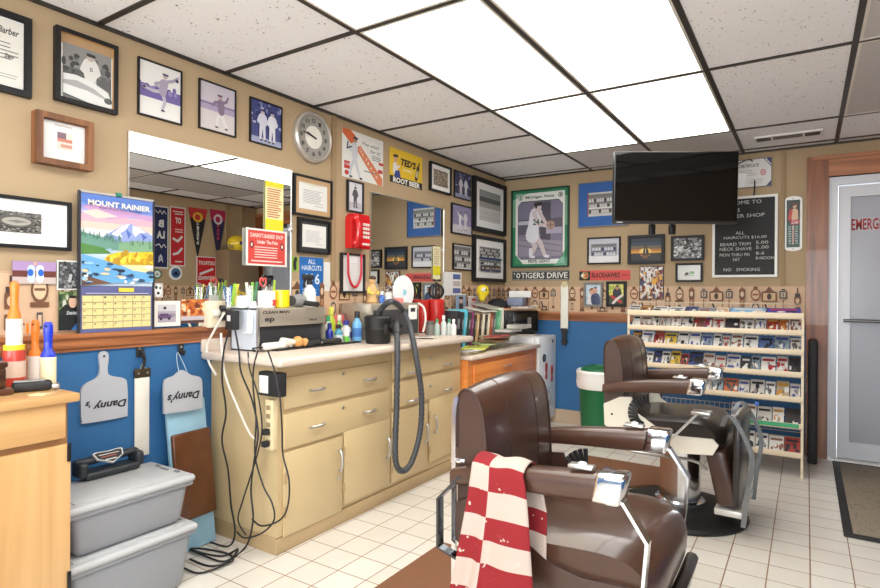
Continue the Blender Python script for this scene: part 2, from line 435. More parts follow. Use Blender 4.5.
for x in GX: b.box(x - .012, x + .012, YF, YB, H - .006, H + .001, DARKBAR)
for i, y in list(enumerate(GY)) + [(-k, y) for k, y in enumerate(GYX, 1)]:
    for x0, x1, every in ((0, GX[0], 1), (GX[0], GX[1], 2), (GX[1], GX[2], 2), (GX[2], GX[3], 2), (GX[3], GX[4], 2), (GX[4], XR, 1)):
        if every == 1 or i % 2 == 1 or y > 4.8: b.box(x0, x1, y - .012, y + .012, H - .0055, H + .001, DARKBAR)
b.box(0, .014, YF, YB, H - .014, H, DARKBAR); b.box(0, XR, YB - .02, YB, H - .012, H, DARKBAR); b.box(XR - .014, XR, YF, YB, H - .014, H, DARKBAR)
struct(b, 'trim_6')

# ------------------------------------------------------------ wallpaper border of old tools and clocks
BRN = (118, 78, 52); DKB = (70, 54, 46); GRY = (78, 76, 78); TERR = (150, 92, 62)
def motif(a, cx, kind, hw):
    e = lambda x, y, rx, ry, c, **k: a.ell(cx + x * hw, y, rx * hw, ry, c, **k)
    R = lambda x0, y0, x1, y1, c: a.rect(cx + x0 * hw, y0, cx + x1 * hw, y1, c)
    bg = (222, 186, 152)
    if kind == 0:      # round mantel clock
        R(-.8, .44, .8, .52, BRN); e(0, .72, .75, .22, BRN); e(0, .72, .56, .16, (226, 196, 160)); R(-.45, .7, .45, .74, BRN); e(0, .94, .25, .04, DKB)
        R(-.25, .1, .25, .36, GRY); R(-.15, .14, .15, .32, bg)
    elif kind == 1:    # pediment clock
        a.poly([(cx - hw, .5), (cx + hw, .5), (cx + hw, .8), (cx + .5 * hw, .84), (cx, .98), (cx - .5 * hw, .84), (cx - hw, .8)], BRN)
        a.rect(cx - .8 * hw, .53, cx + .8 * hw, .77, (216, 180, 140)); e(0, .66, .3, .1, DKB); R(-.9, .06, .9, .1, BRN); R(-.9, .1, -.8, .42, BRN); R(.8, .1, .9, .42, BRN)
        a.limb([(cx - .5 * hw, .4), (cx - .2 * hw, .22), (cx + .5 * hw, .2)], .05, DKB); a.limb([(cx - .3 * hw, .22), (cx - .4 * hw, .1)], .04, DKB); a.limb([(cx + .4 * hw, .22), (cx + .5 * hw, .1)], .04, DKB)
    elif kind == 2:    # small square clock
        R(-.6, .6, .6, .84, GRY); R(-.4, .64, .4, .8, (200, 176, 150)); R(-.1, .66, .05, .78, DKB); R(-.3, .86, .3, .9, GRY); a.limb([(cx, .56), (cx, .2)], .02, BRN); e(0, .2, .3, .06, BRN)
    elif kind == 3:    # tall case clock
        R(-.4, .12, .4, .6, BRN); R(-.25, .18, .25, .54, (190, 140, 100)); R(-.55, .06, .55, .12, BRN); R(-.5, .6, .5, .86, BRN); e(0, .73, .3, .09, (226, 200, 168)); a.poly([(cx - .6 * hw, .86), (cx + .6 * hw, .86), (cx, .97)], TERR)
        R(-.05, .2, .05, .4, DKB)
    elif kind == 4:    # ornate round wall clock
        e(0, .72, .7, .2, TERR); e(0, .72, .5, .15, bg); R(-.4, .69, .4, .75, TERR); e(0, .93, .3, .05, BRN); e(0, .3, .5, .16, GRY); e(0, .3, .36, .11, bg); R(-.6, .08, .6, .12, GRY)
    else:              # hanging scale
        a.limb([(cx, .92), (cx, .74)], .03, DKB); R(-.4, .66, .4, .76, DKB); R(-.5, .42, .5, .66, BRN); e(0, .54, .3, .08, bg); R(-.5, .1, .5, .34, BRN); R(-.35, .15, .35, .29, bg)
def border(name, wall, s0, s1, skip=()):
    L = s1 - s0; a = Art(L, .24, (222, 186, 152), .0015); rnd = random.Random(len(name) + 3)
    a.rect(0, .0, 1, .035, (196, 156, 122)); a.rect(0, .965, 1, 1, (206, 170, 136))
    n = int(L / .088); seq = [1, 2, 3, 4, 1, 2, 5, 0, 3, 2]
    for i in range(n): motif(a, (i + .5) / n, seq[i % 10], (.05 if seq[i % 10] in (1, 4) else .04) / L)
    mid = (s0 + s1) / 2
    at = (.0016, mid, 1.003) if wall == 'L' else (mid, YB - .0016, 1.003) if wall == 'B' else (XR - .0016, mid, 1.003)
    a.build(name, None, PRINT, at, RZ[wall], kind='structure')
border('trim_7', 'L', .3, 1.335); border('trim_8', 'L', 2.26, 2.95); border('trim_9', 'L', 3.865, YB); border('trim_10', 'B', 0, 2.44); border('trim_11', 'R', 1.9, YB)

# ------------------------------------------------------------ door, its casing, windows
b = MB()
W0 = 2.447
for x0, x1 in ((W0, DX0), (DX1, DX1 + .134)): b.box(x0, x1, YB - .022, YB, 0, DZ + .15, OAK)
b.box(DX0, DX1, YB - .022, YB, DZ, DZ + .15, OAKX)
b.box(W0, W0 + .03, YB - .034, YB - .022, 0, DZ + .15, OAK); b.box(W0 + .03, DX1 + .134, YB - .034, YB - .022, DZ + .122, DZ + .15, OAKX)
b.box(DX0 - .01, DX0, YB - .02, YB + .1, 0, DZ, OAK); b.box(DX0 - .01, DX1 + .01, YB - .02, YB + .1, DZ, DZ + .01, OAKX)
struct(b, 'trim_12')
d = T('door_1', None, None, ((DX0 + DX1) / 2, YB + .05, 0)); d['kind'] = 'structure'
ALU = pm((208, 209, 214), .4, .1, .02); dw = (DX1 - DX0) / 2
b = MB()
for sx in (-1, 1): b.box(sx * dw, sx * (dw - .055), -.05, .03, .005, DZ - .005, ALU)
b.box(-dw + .055, dw - .055, -.05, .03, DZ - .06, DZ - .005, ALU); b.build('door_frame', d)
b = MB(); e = dw - .06
for sx in (-1, 1): b.box(sx * e, sx * (e - .07), -.03, .01, .015, DZ - .07, ALU)
b.box(-e + .07, e - .07, -.03, .01, DZ - .15, DZ - .07, ALU); b.box(-e + .07, e - .07, -.03, .01, .015, .13, ALU); b.build('door_leaf', d)
b = MB(); b.box(-e + .07, e - .07, -.012, -.004, .13, DZ - .15, pm((166, 168, 177), .28, 0, .03, 3, .2)); b.build('frosted_panel', d)
b = MB(); b.cyl((-e + .03, -.055, .995), (e - .03, -.055, .995), .012, .012, pm((120, 118, 118), .3, .8)); b.box(-e + .03, -e + .06, -.055, -.03, .98, 1.01, ALU); b.box(e - .06, e - .03, -.055, -.03, .98, 1.01, ALU); b.build('push_bar', d)
b = MB(); b.rbox(.0, .34, -.1, -.05, DZ - .05, DZ - .005, .006, pm((110, 110, 112), .4, .6)); b.build('door_closer', d)
p0 = atB(851.5, 231, YB + .038); p1 = atB(880, 217, YB + .038); cw = (p1.x - p0.x) / 5
a = Art(cw * 9, p1.z - p0.z, (196, 198, 205), .0008); a.text('EMERGENCY', 0, .04, 1, .96, (176, 40, 44), .02)
a.build('lettering', d, PRINT, (p0.x + cw * 4.5 - d.location.x, -.0135, p0.z))
b = MB(); b.box(DX0, DX1, YB - .01, YB + .1, 0, .012, STEEL); struct(b, 'trim_13')
GLASS = bpy.data.materials.new('clear_window_glass'); GLASS.use_nodes = True
nt = GLASS.node_tree; nt.nodes.clear(); o_ = nt.nodes.new('ShaderNodeOutputMaterial'); mx_ = nt.nodes.new('ShaderNodeMixShader'); tr_ = nt.nodes.new('ShaderNodeBsdfTransparent'); gl_ = nt.nodes.new('ShaderNodeBsdfGlossy')
gl_.inputs['Roughness'].default_value = .02; mx_.inputs[0].default_value = .07; nt.links.new(tr_.outputs[0], mx_.inputs[1]); nt.links.new(gl_.outputs[0], mx_.inputs[2]); nt.links.new(mx_.outputs[0], o_.inputs[0])
def window(name, to, s0, s1, z0, z1, nm):
    r = T(name, None, None, (0, 0, 0)); r['kind'] = 'structure'
    b = MB(); t = .05
    to(b, s0, s0 + t, z0, z1, 0); to(b, s1 - t, s1, z0, z1, 0); to(b, s0 + t, s1 - t, z0, z0 + t, 0); to(b, s0 + t, s1 - t, z1 - t, z1, 0)
    for k in range(1, nm): q = s0 + (s1 - s0) * k / nm; to(b, q - t / 2, q + t / 2, z0 + t, z1 - t, 0)
    b.build('window_frame', r); b = MB(); to(b, s0 + t, s1 - t, z0 + t, z1 - t, 1); b.build('pane', r)
window('window_1', lambda b, s0, s1, z0, z1, g: b.box(s0, s1, YF - (.052 if g else .07), YF - (.048 if g else .03), z0, z1, GLASS if g else OAK), .25, 3.25, .55, 2.1, 3)
window('window_2', lambda b, s0, s1, z0, z1, g: b.box(XR + (.048 if g else .03), XR + (.052 if g else .07), s0, s1, z0, z1, GLASS if g else OAK), -2.4, .4, .75, 2.05, 3)

# ------------------------------------------------------------ ceiling fittings
def emit(name, col, strength):
    m = bpy.data.materials.new(name); m.use_nodes = True; nt = m.node_tree; b = nt.nodes['Principled BSDF']
    b.inputs['Base Color'].default_value = (.5, .5, .49, 1); b.inputs['Roughness'].default_value = .5
    tc = nt.nodes.new('ShaderNodeTexCoord'); mp = nt.nodes.new('ShaderNodeMapping'); mp.inputs['Scale'].default_value = (9, .6, 1)
    nz = nt.nodes.new('ShaderNodeTexNoise'); nz.inputs['Scale'].default_value = 1; nz.inputs['Detail'].default_value = 1
    mr = nt.nodes.new('ShaderNodeMapRange'); mr.inputs['To Min'].default_value = strength * .9; mr.inputs['To Max'].default_value = strength * 1.1
    nt.links.new(tc.outputs['Object'], mp.inputs['Vector']); nt.links.new(mp.outputs['Vector'], nz.inputs['Vector']); nt.links.new(nz.outputs['Fac'], mr.inputs['Value']); nt.links.new(mr.outputs['Result'], b.inputs['Emission Strength'])
    b.inputs['Emission Color'].default_value = C(col)
    return m
LIT = emit('lit_diffuser', (250, 250, 246), PANEL_EMIT); LITWARM = emit('lit_yellowed_diffuser', (253, 246, 232), PANEL_EMIT); UNLIT = pm((196, 192, 188), .5)
TRIMW = pm((222, 216, 204), .5)
lights = [(0, 5, LITWARM, 'lit fluorescent ceiling panel with yellowed diffuser, above the long cream cabinet'), (0, 7, LIT, 'lit ceiling panel at the far end of the row nearer the mirror wall'),
          (0, 3, LIT, 'lit ceiling panel cut by the top of the photo, above the first mirror'), (1, 5, LIT, 'large lit ceiling panel cut by the photo top, in the row over the chairs'),
          (1, 7, LIT, 'lit ceiling panel just in front of the wall TV'), (1, 3, LIT, 'lit ceiling panel over the first barber chair, above the photo'), (1, 1, LIT, 'added unseen light panel by the street window, row over the chairs'),
          (0, 1, LIT, 'added unseen light panel by the street window, row nearer the mirror wall'), (0, -2, LIT, 'added unseen light panel at the street end, row nearer the mirror wall'), (1, -2, LIT, 'added unseen light panel at the street end, row over the chairs'), (3, 7, UNLIT, 'unlit ceiling panel in white frame above the emergency door'), (3, 5, UNLIT, 'unlit ceiling panel in white frame, next one before the emergency door')]  # street-window and street-end panels are out of view, added for even light
for c, k, m, lab in lights:
    gy = lambda q: -1.2171 + .608 * q
    x0, x1, y0, y1 = GX[c] + .012, GX[c + 1] - .012, gy(k) + .012, gy(k + 2) - .012
    r = T('ceiling_light', lab, 'ceiling light', ((x0 + x1) / 2, (y0 + y1) / 2, H - .004), 0, 'fluorescent panels in the ceiling grid'); X, Y = (x1 - x0) / 2, (y1 - y0) / 2
    b = MB(); t = .012
    b.box(-X, -X + t, -Y, Y, -.002, .0035, TRIMW); b.box(X - t, X, -Y, Y, -.002, .0035, TRIMW); b.box(-X + t, X - t, -Y, -Y + t, -.002, .0035, TRIMW); b.box(-X + t, X - t, Y - t, Y, -.002, .0035, TRIMW); b.build('frame', r)
    b = MB(); b.box(-X + t, X - t, -Y + t, Y - t, 0, .003, m); b.build('diffuser', r)
GRILLE = speckled('perforated_grille', (222, 220, 217), (150, 147, 144), 150, .32, .6)
for c, lab in ((0, 'grey perforated return-air panel in ceiling beyond the lit panels, mirror side'), (1, 'grey perforated return-air panel in ceiling right above the TV')):
    x0, x1 = GX[c] + .012, GX[c + 1] - .012
    b = MB(); b.box(x0, x1, GY[9] + .012, YB - .02, H - .004, H - .001, GRILLE); b.build('return_air_panel', None, label=lab, cat='air vent', group='return air panels')
r = T('air_vent', 'white slot air diffuser in ceiling between TV and emergency door', 'air vent', (2.335, 4.56, H - .001))
b = MB(); b.rbox(-.2, .2, -.06, .06, -.012, 0, .004, WHITE); b.build('plate', r)
for x0, x1, mm in ((-.185, -.1, 1), (-.085, .085, 0), (.1, .185, 1)):
    b = MB(); b.box(x0, x1, -.042, .042, -.0135, -.0125, pm((120, 116, 112), .6))
    if mm:
        for i in range(7): q = x0 + (x1 - x0) * (i + .5) / 7; b.box(q - .0035, q + .0035, -.042, .042, -.0165, -.0135, pm((60, 58, 56), .6))
    b.build('louver', r)

# ------------------------------------------------------------ pictures: what is printed on them
INK = (34, 32, 34); PALE = (232, 230, 226)
def figure(a, cx, by, hgt, shirt, trousers, skin=(206, 178, 158), cap=INK, pose='stand', flip=1, w=.09):
    """a small ballplayer; cx, by in sheet fractions, hgt as a fraction of the sheet height"""
    ar = a.h / a.w
    P = lambda x, y: (cx + flip * x * hgt * ar, by + y * hgt)
    if pose == 'kick':
        legs = [[(0, .48), (.06, .24), (-.02, .02)], [(.02, .5), (-.26, .46), (-.52, .5)]]; arms = [[(.04, .76), (.28, .86), (.42, .98)], [(0, .74), (-.2, .66), (-.1, .58)]]; top = (.03, .72); head = (.06, .9)
    elif pose == 'bat':
        legs = [[(0, .46), (.1, .24), (.2, .02)], [(0, .46), (-.12, .24), (-.16, .02)]]; arms = [[(0, .74), (-.16, .68), (-.24, .78)], [(0, .72), (-.14, .62), (-.24, .76)]]; top = (0, .72); head = (.02, .88)
    elif pose == 'throw':
        legs = [[(0, .46), (.14, .26), (.12, .02)], [(0, .46), (-.08, .24), (-.2, .02)]]; arms = [[(.02, .74), (.2, .72), (.3, .6)], [(0, .74), (-.16, .8), (-.22, .94)]]; top = (.02, .72); head = (.04, .88)
    else:
        legs = [[(-.05, .46), (-.07, .22), (-.08, .02)], [(.05, .46), (.07, .22), (.08, .02)]]; arms = [[(-.1, .74), (-.17, .58), (-.06, .5)], [(.1, .74), (.17, .58), (.08, .48)]]; top = (0, .72); head = (0, .88)
    for l in legs: a.limb([P(*q) for q in l], w * 1.25 * hgt, trousers, w * .7 * hgt); a.limb([P(*l[-1]), P(l[-1][0] + .06, l[-1][1])], w * .5 * hgt, INK)
    a.limb([P(0, .48), P(*top)], w * 2.3 * hgt, shirt, w * 2.7 * hgt)
    for l in arms: a.limb([P(*q) for q in l], w * hgt, shirt, w * .7 * hgt)
    a.limb([P(*head), P(head[0], head[1] + .01)], w * 1.35 * hgt, skin); a.limb([P(head[0] - .05, head[1] + .055), P(head[0] + .07, head[1] + .05)], w * .6 * hgt, cap)
def crowdbg(a, x0, y0, x1, y1, n, cols, seed, r=.03):
    rnd = random.Random(seed)
    for i in range(n): a.ell(x0 + (x1 - x0) * rnd.random(), y0 + (y1 - y0) * rnd.random(), r * (.5 + rnd.random()), r * (.5 + rnd.random()), rnd.choice(cols), n=7)
def team(a, x0, y0, x1, y1, rows, n, dark=(52, 52, 56), light=(214, 212, 208), seed=1):
    a.rect(x0, y0, x1, y1, (120, 120, 122)); rnd = random.Random(seed); rh = (y1 - y0) / (rows + .4)
    a.rect(x0, y0, x1, y0 + rh * .45, (176, 174, 170))
    for r in range(rows - 1, -1, -1):
        yb = y0 + rh * r + rh * .1
        for i in range(n):
            x = x0 + (x1 - x0) * (i + .5 + (.25 if r % 2 else 0)) / (n + .3); hw = (x1 - x0) / n * .42
            body = light if (r + i) % 4 else dark
            a.poly([(x - hw, yb), (x + hw, yb), (x + hw * .8, yb + rh * .6), (x - hw * .8, yb + rh * .6)], body); a.ell(x, yb + rh * .76, hw * .5, rh * .2, (168, 158, 150), n=8); a.ell(x, yb + rh * .9, hw * .5, rh * .09, dark, n=8)
def doc(a, head=None, n=8, col=(150, 150, 152), seed=1, m=.14):
    if head: a.text(head, .24, .8, .76, .87, (70, 70, 74))
    a.lines(m, .22, 1 - m, .76, n, col, .3, seed); a.limb([(.55, .14), (.66, .17), (.74, .13), (.84, .16)], .012, (70, 70, 110))
def art_cert(a):
    a.rect(.03, .03, .97, .97, (226, 222, 212)); a.text('Barber', .5, .76, .9, .86, INK, .02, .3); a.lines(.2, .38, .9, .66, 5, (120, 118, 116), .3, 2); a.text('Zeno', .62, .42, .8, .48, INK, .03, .3)
    a.ell(.2, .2, .14, .1, (198, 166, 70)); a.lines(.5, .12, .9, .2, 2, (100, 98, 98), .2, 3)
def art_car(a):
    a.rect(0, .84, 1, 1, (184, 148, 104)); a.rect(.06, 0, .97, .86, (92, 92, 92)); a.rect(.06, .5, .97, .86, (140, 138, 136)); crowdbg(a, .06, .42, .9, .7, 26, [(60, 60, 60), (84, 84, 84), (110, 110, 110)], 4, .05)
    figure(a, .56, .1, .72, (222, 220, 214), (200, 198, 194), (188, 176, 166), pose='stand', w=.12); a.text('D', .55, .52, .6, .58, INK, .03)
    a.poly([(.06, .08), (.5, .02), (.97, .0), (.97, .1), (.9, .26), (.6, .36), (.3, .4), (.06, .38)], (226, 226, 222)); a.poly([(.06, .28), (.3, .32), (.62, .26), (.86, .16), (.86, .13), (.5, .2), (.06, .22)], (170, 170, 168))
    a.ell(.9, .12, .08, .05, (60, 60, 60))
def art_pitcher(a, bg=(226, 224, 220), hz=(110, 92, 160)):
    a.rect(0, .34, 1, .56, hz); crowdbg(a, 0, .48, 1, .6, 24, [hz, (146, 130, 186), (84, 70, 130)], 7, .05)
    figure(a, .55, .14, .74, (168, 158, 178), (190, 182, 196), (190, 170, 160), (66, 50, 96), 'kick', 1, .085); a.ell(.9, .8, .045, .035, (60, 46, 90))
def art_thrower(a):
    a.rect(0, .6, 1, 1, (204, 196, 206)); a.rect(0, .42, 1, .6, (176, 160, 190)); a.rect(0, .55, 1, .575, (110, 90, 140)); a.rect(0, 0, 1, .42, (214, 206, 204))
    figure(a, .6, .08, .76, (132, 112, 136), (226, 222, 220), (190, 160, 150), (90, 70, 110), 'throw', -1, .09)
def art_duo(a, bg=(52, 62, 128), sh=(212, 212, 226)):
    a.rect(0, 0, 1, 1, bg); crowdbg(a, 0, .45, 1, 1, 50, [(90, 100, 160), (36, 44, 100), (130, 136, 184), (170, 170, 200)], 11, .045); a.rect(0, 0, 1, .14, (150, 156, 190))
    figure(a, .36, .06, .78, sh, sh, (196, 180, 176), (30, 36, 90), 'stand', 1, .1); figure(a, .68, .05, .8, (226, 226, 234), (220, 220, 230), (196, 180, 176), (30, 36, 90), 'stand', -1, .1)
def art_house(a):
    a.lines(.3, .86, .7, .94, 1, (200, 190, 180), .5, 1); a.rect(.36, .3, .7, .74, (232, 218, 204)); a.rect(.36, .58, .56, .74, (126, 96, 110)); a.rect(.36, .5, .7, .58, (206, 128, 110)); a.rect(.44, .36, .7, .44, (214, 150, 128))
def art_aerial(a):
    a.rect(.0, .0, 1, 1, (120, 118, 112)); crowdbg(a, .02, .02, .98, .98, 260, [(60, 60, 58), (160, 158, 150), (90, 90, 86), (190, 188, 180)], 5, .028); a.ell(.42, .5, .36, .3, (96, 94, 90)); a.ell(.42, .5, .3, .2, (170, 166, 156)); a.poly([(.2, .5), (.42, .42), (.66, .5), (.42, .58)], (126, 124, 118))
def art_playerbw(a):
    a.rect(0, 0, 1, 1, (226, 224, 228)); a.rect(.05, .05, .95, .3, (196, 192, 200)); figure(a, .5, .12, .76, (70, 68, 76), (92, 90, 98), (150, 140, 140), INK, 'stand', 1, .11); a.text('J', .45, .9, .55, .95, INK)
def art_poster(a):
    O = (226, 108, 56)
    a.poly([(.0, 1), (.0, .9), (.2, .72), (.36, .86), (.2, 1)], O); a.poly([(.3, .66), (.42, .74), (.98, .16), (.98, .0), (.86, 0)], (224, 128, 84)); a.poly([(.2, .78), (.3, .92), (.08, 1), (0, 1), (0, .92)], O)
    for i, ch in enumerate('ULTRAGS'): a.text(ch, .4 + .065 * i, .6 - .078 * i, .46 + .065 * i, .67 - .078 * i, (240, 220, 205), .03, 0, rot=-.6)
    a.text('They asked', .46, .76, .88, .84, INK, 0, .35); a.text('for it!', .66, .65, .92, .73, INK, 0, .35); a.lines(.7, .5, .94, .62, 3, (70, 66, 66), .35, 4); a.rect(.04, .18, .17, .34, (204, 52, 50)); a.text('GUM', .05, .25, .16, .3, PALE)
    a.rect(.88, .44, 1, .5, (204, 60, 54)); a.rect(.86, .26, .98, .34, (204, 60, 54)); a.ell(.1, .1, .05, .05, (204, 52, 50))
    figure(a, .28, .02, .9, (214, 216, 222), (206, 210, 218), (178, 140, 118), (50, 56, 76), 'bat', 1, .085); a.limb([(.12, .74), (.1, .6), (.2, .66)], .03, (50, 56, 76)); a.lines(.5, .2, .84, .25, 1, (120, 118, 116), .4, 3)
def art_rootbeer(a):
    a.rect(0, 0, 1, 1, (244, 202, 30)); a.rect(.0, .0, 1, .2, (24, 22, 22)); a.text("TED'S", .32, .56, .8, .78, (24, 22, 22), .05, .2); a.text('CREAMY', .38, .42, .7, .49, (250, 240, 200), .02, .2)
    a.text('ROOT BEER', .1, .02, .93, .18, (248, 246, 236), .04)
    a.limb([(.16, .5), (.16, .34)], .22, (244, 240, 232)); a.limb([(.16, .68), (.17, .72)], .16, (226, 176, 140)); a.limb([(.12, .78), (.22, .8)], .08, (60, 36, 26)); a.limb([(.2, .44), (.28, .52)], .06, (244, 240, 232)); a.poly([(.12, .18), (.32, .2), (.28, .4), (.16, .36)], (40, 60, 140))
    a.limb([(.8, .3), (.86, .62)], .15, (38, 24, 18)); a.limb([(.86, .62), (.9, .8)], .07, (38, 24, 18), .05); a.limb([(.815, .38), (.84, .5)], .12, (206, 190, 150))
def art_old(a):
    a.rect(.0, .0, 1, 1, (168, 150, 130)); crowdbg(a, .02, .02, .98, .98, 90, [(110, 96, 84), (198, 184, 166), (140, 124, 108)], 8, .05)
def art_field(a):
    a.rect(0, 0, 1, 1, (206, 204, 198)); a.rect(0, .62, 1, 1, (70, 72, 72)); a.rect(0, .78, 1, 1, (150, 152, 152)); a.rect(.0, .44, 1, .62, (160, 158, 150)); a.limb([(0, .36), (1, .42)], .012, (236, 234, 228)); a.limb([(.1, .24), (1, .3)], .012, (176, 172, 166)); a.rect(0, .1, 1, .12, (176, 172, 166))
def art_three(a):
    team(a, .05, .56, .95, .97, 3, 12, seed=3); a.rect(.0, .48, 1, .56, (40, 60, 110)); team(a, .05, .26, .95, .47, 1, 6, seed=4); a.rect(.05, .02, .48, .24, (52, 50, 54)); a.rect(.52, .02, .95, .24, (52, 50, 54))
    for x in (.15, .3, .38, .6, .74, .87): a.ell(x, .14, .05, .05, (196, 170, 156)); a.ell(x, .05, .07, .05, (70, 80, 120))
def art_mich(a):
    G = (36, 128, 84)
    a.rect(0, 0, 1, 1, G); a.rect(.0, .52, 1, .9, (120, 172, 140)); a.rect(.055, .03, .945, .965, (234, 234, 228)); a.poly([(.055, .9), (.055, .965), (.3, .965)], (150, 190, 165)); a.poly([(.945, .03), (.945, .2), (.8, .03)], (110, 172, 140)); a.poly([(.055, .03), (.055, .16), (.2, .03)], (60, 140, 98))
    a.text('Michigan State', .24, .885, .76, .93, (40, 40, 44), .02); a.disc(.15, .915, .05, G, 18); a.disc(.15, .915, .042, (236, 236, 230), 18); a.text('S', .125, .89, .175, .94, G, .05); a.disc(.87, .915, .042, INK, 18); a.disc(.87, .915, .03, (236, 236, 230), 18); a.disc(.87, .915, .018, INK, 12)
    a.poly([(.1, .13), (.16, .09), (.86, .09), (.91, .13), (.91, .8), (.84, .86), (.16, .86), (.1, .8)], INK)
    ph = (126, 120, 142); a.poly([(.11, .13), (.16, .095), (.86, .095), (.9, .13), (.9, .8), (.84, .85), (.16, .85), (.11, .8)], ph)
    a.rect(.11, .42, .9, .62, (96, 90, 104)); a.rect(.52, .3, .7, .84, (80, 74, 88)); a.rect(.11, .55, .5, .6, (196, 190, 206)); a.poly([(.11, .13), (.9, .13), (.9, .32), (.11, .38)], (150, 142, 158)); a.rect(.62, .42, .9, .5, (176, 168, 186)); a.limb([(.12, .36), (.88, .26)], .008, (90, 84, 96)); a.limb([(.12, .28), (.88, .18)], .008, (90, 84, 96))
    S = (214, 198, 200); W = (232, 230, 236)
    a.limb([(.34, .4), (.42, .26), (.34, .13)], .085, S, .045); a.limb([(.4, .42), (.52, .3), (.6, .14)], .085, S, .045); a.limb([(.34, .13), (.4, .12)], .035, W); a.limb([(.6, .13), (.66, .125)], .035, W); a.limb([(.34, .22), (.34, .15)], .045, W)
    a.limb([(.37, .4), (.38, .48)], .19, W, .17); a.limb([(.38, .48), (.44, .68)], .15, W, .18); a.limb([(.4, .7), (.48, .55), (.62, .52)], .06, S, .04); a.limb([(.5, .7), (.58, .6), (.64, .53)], .055, S, .04); a.text('24', .38, .54, .5, .62, (44, 90, 70), .03)
    a.disc(.7, .53, .075, (178, 146, 132), 20); a.limb([(.64, .53), (.76, .53)], .006, (80, 60, 56)); a.limb([(.7, .47), (.7, .59)], .006, (80, 60, 56)); a.limb([(.47, .76), (.47, .775)], .1, S); a.limb([(.43, .81), (.52, .815)], .05, (44, 38, 40)); a.limb([(.44, .77), (.435, .8)], .03, (44, 38, 40))
    a.text('PETE GENT', .3, .045, .7, .085, (46, 46, 50), .02)
def art_matted_blue(a):
    a.rect(0, 0, 1, 1, (210, 208, 204)); a.rect(0, 0, .04, 1, (150, 70, 80)); team(a, .05, .1, .98, .9, 3, 11, seed=6); a.rect(.05, .78, .98, .92, (120, 118, 116)); a.rect(.05, .3, .98, .36, (230, 226, 222))
def art_blackhawks(a):
    a.rect(0, 0, 1, 1, (222, 84, 78)); a.rect(0, 0, .22, 1, (28, 24, 26)); a.rect(.0, .9, 1, 1, (232, 108, 100))
    a.ell(.115, .5, .07, .36, (226, 186, 96)); a.ell(.13, .5, .05, .26, (206, 116, 70)); a.poly([(.05, .3), (.12, .5), (.06, .7), (.03, .5)], (236, 228, 206)); a.limb([(.1, .76), (.16, .84)], .1, (70, 120, 80)); a.limb([(.14, .4), (.15, .44)], .08, INK)
    a.text('BLACKHAWKS', .25, .26, .8, .76, (36, 28, 30), .03); a.text("HOCKEY #1", .83, .42, .97, .58, (90, 30, 30), .02)
def art_tigers(a):
    a.rect(0, 0, 1, 1, (54, 58, 58)); a.rect(.01, .06, .99, .1, (200, 198, 190)); a.rect(.01, .9, .99, .94, (200, 198, 190)); a.text("TIGERS DRIVE", .16, .2, .97, .8, (236, 232, 222), .02)
    a.rect(.02, .22, .08, .78, (70, 78, 80)); a.ell(.11, .5, .035, .28, (236, 232, 222)); a.ell(.11, .5, .018, .16, (54, 58, 58)); a.text("'", .03, .6, .045, .78, (236, 232, 222))
def art_sunset(a):
    for y0, y1, c in ((.8, 1, (24, 40, 60)), (.66, .8, (40, 64, 84)), (.52, .66, (110, 96, 76)), (.42, .52, (196, 128, 50)), (.34, .42, (236, 170, 60))): a.rect(0, y0, 1, y1, c)
    a.rect(0, 0, 1, .35, (30, 34, 44)); a.ell(.48, .42, .2, .14, (252, 206, 96)); a.ell(.48, .42, .1, .07, (255, 238, 170)); a.rect(0, 0, 1, .34, (34, 34, 40)); a.ell(.48, .26, .16, .05, (190, 120, 50)); a.ell(.48, .16, .1, .03, (130, 84, 44))
    a.poly([(.36, .3), (.62, .3), (.58, .24), (.4, .24)], (16, 14, 16)); a.poly([(.48, .32), (.48, .8), (.4, .36)], (20, 18, 20)); a.poly([(.5, .32), (.5, .74), (.6, .36)], (28, 24, 24))
def art_crowd(a):
    a.rect(0, 0, 1, 1, (150, 150, 150)); crowdbg(a, .02, .02, .98, .98, 150, [(60, 60, 60), (210, 208, 206), (110, 110, 110), (30, 30, 30), (238, 236, 232)], 12, .045)
def art_green(a):
    a.rect(.06, .1, .94, .9, (236, 238, 232)); a.poly([(.3, .34), (.5, .36), (.46, .5), (.36, .52)], (50, 60, 54)); a.ell(.62, .48, .12, .1, (126, 176, 110)); a.rect(.3, .3, .72, .34, (150, 168, 140))
def art_football(a):
    a.rect(0, 0, 1, 1, (206, 150, 130)); crowdbg(a, .03, .02, .97, .98, 210, [(250, 248, 244), (40, 32, 36), (170, 40, 46), (236, 176, 60), (110, 40, 40), (240, 238, 236), (232, 226, 220), (60, 70, 110)], 21, .05)
    for x, y, h, c in ((.34, .1, .4, (236, 232, 226)), (.62, .28, .42, (236, 176, 60)), (.4, .5, .45, (240, 236, 232)), (.78, .05, .3, (236, 232, 226))): figure(a, x, y, h, c, (236, 230, 220), (150, 96, 76), (150, 36, 40), 'throw', 1, .12)
def art_couple(a):
    a.rect(0, 0, 1, 1, (206, 226, 238)); a.rect(0, 0, 1, .4, (150, 190, 214)); a.limb([(.35, .12), (.4, .36)], .42, (230, 226, 224)); a.limb([(.66, .12), (.64, .36)], .46, (52, 66, 104)); a.limb([(.4, .62), (.4, .66)], .24, (218, 168, 140)); a.limb([(.62, .68), (.62, .72)], .24, (206, 150, 122)); a.limb([(.28, .72), (.44, .8)], .1, (150, 96, 60)); a.limb([(.56, .84), (.7, .84)], .1, (70, 50, 44))
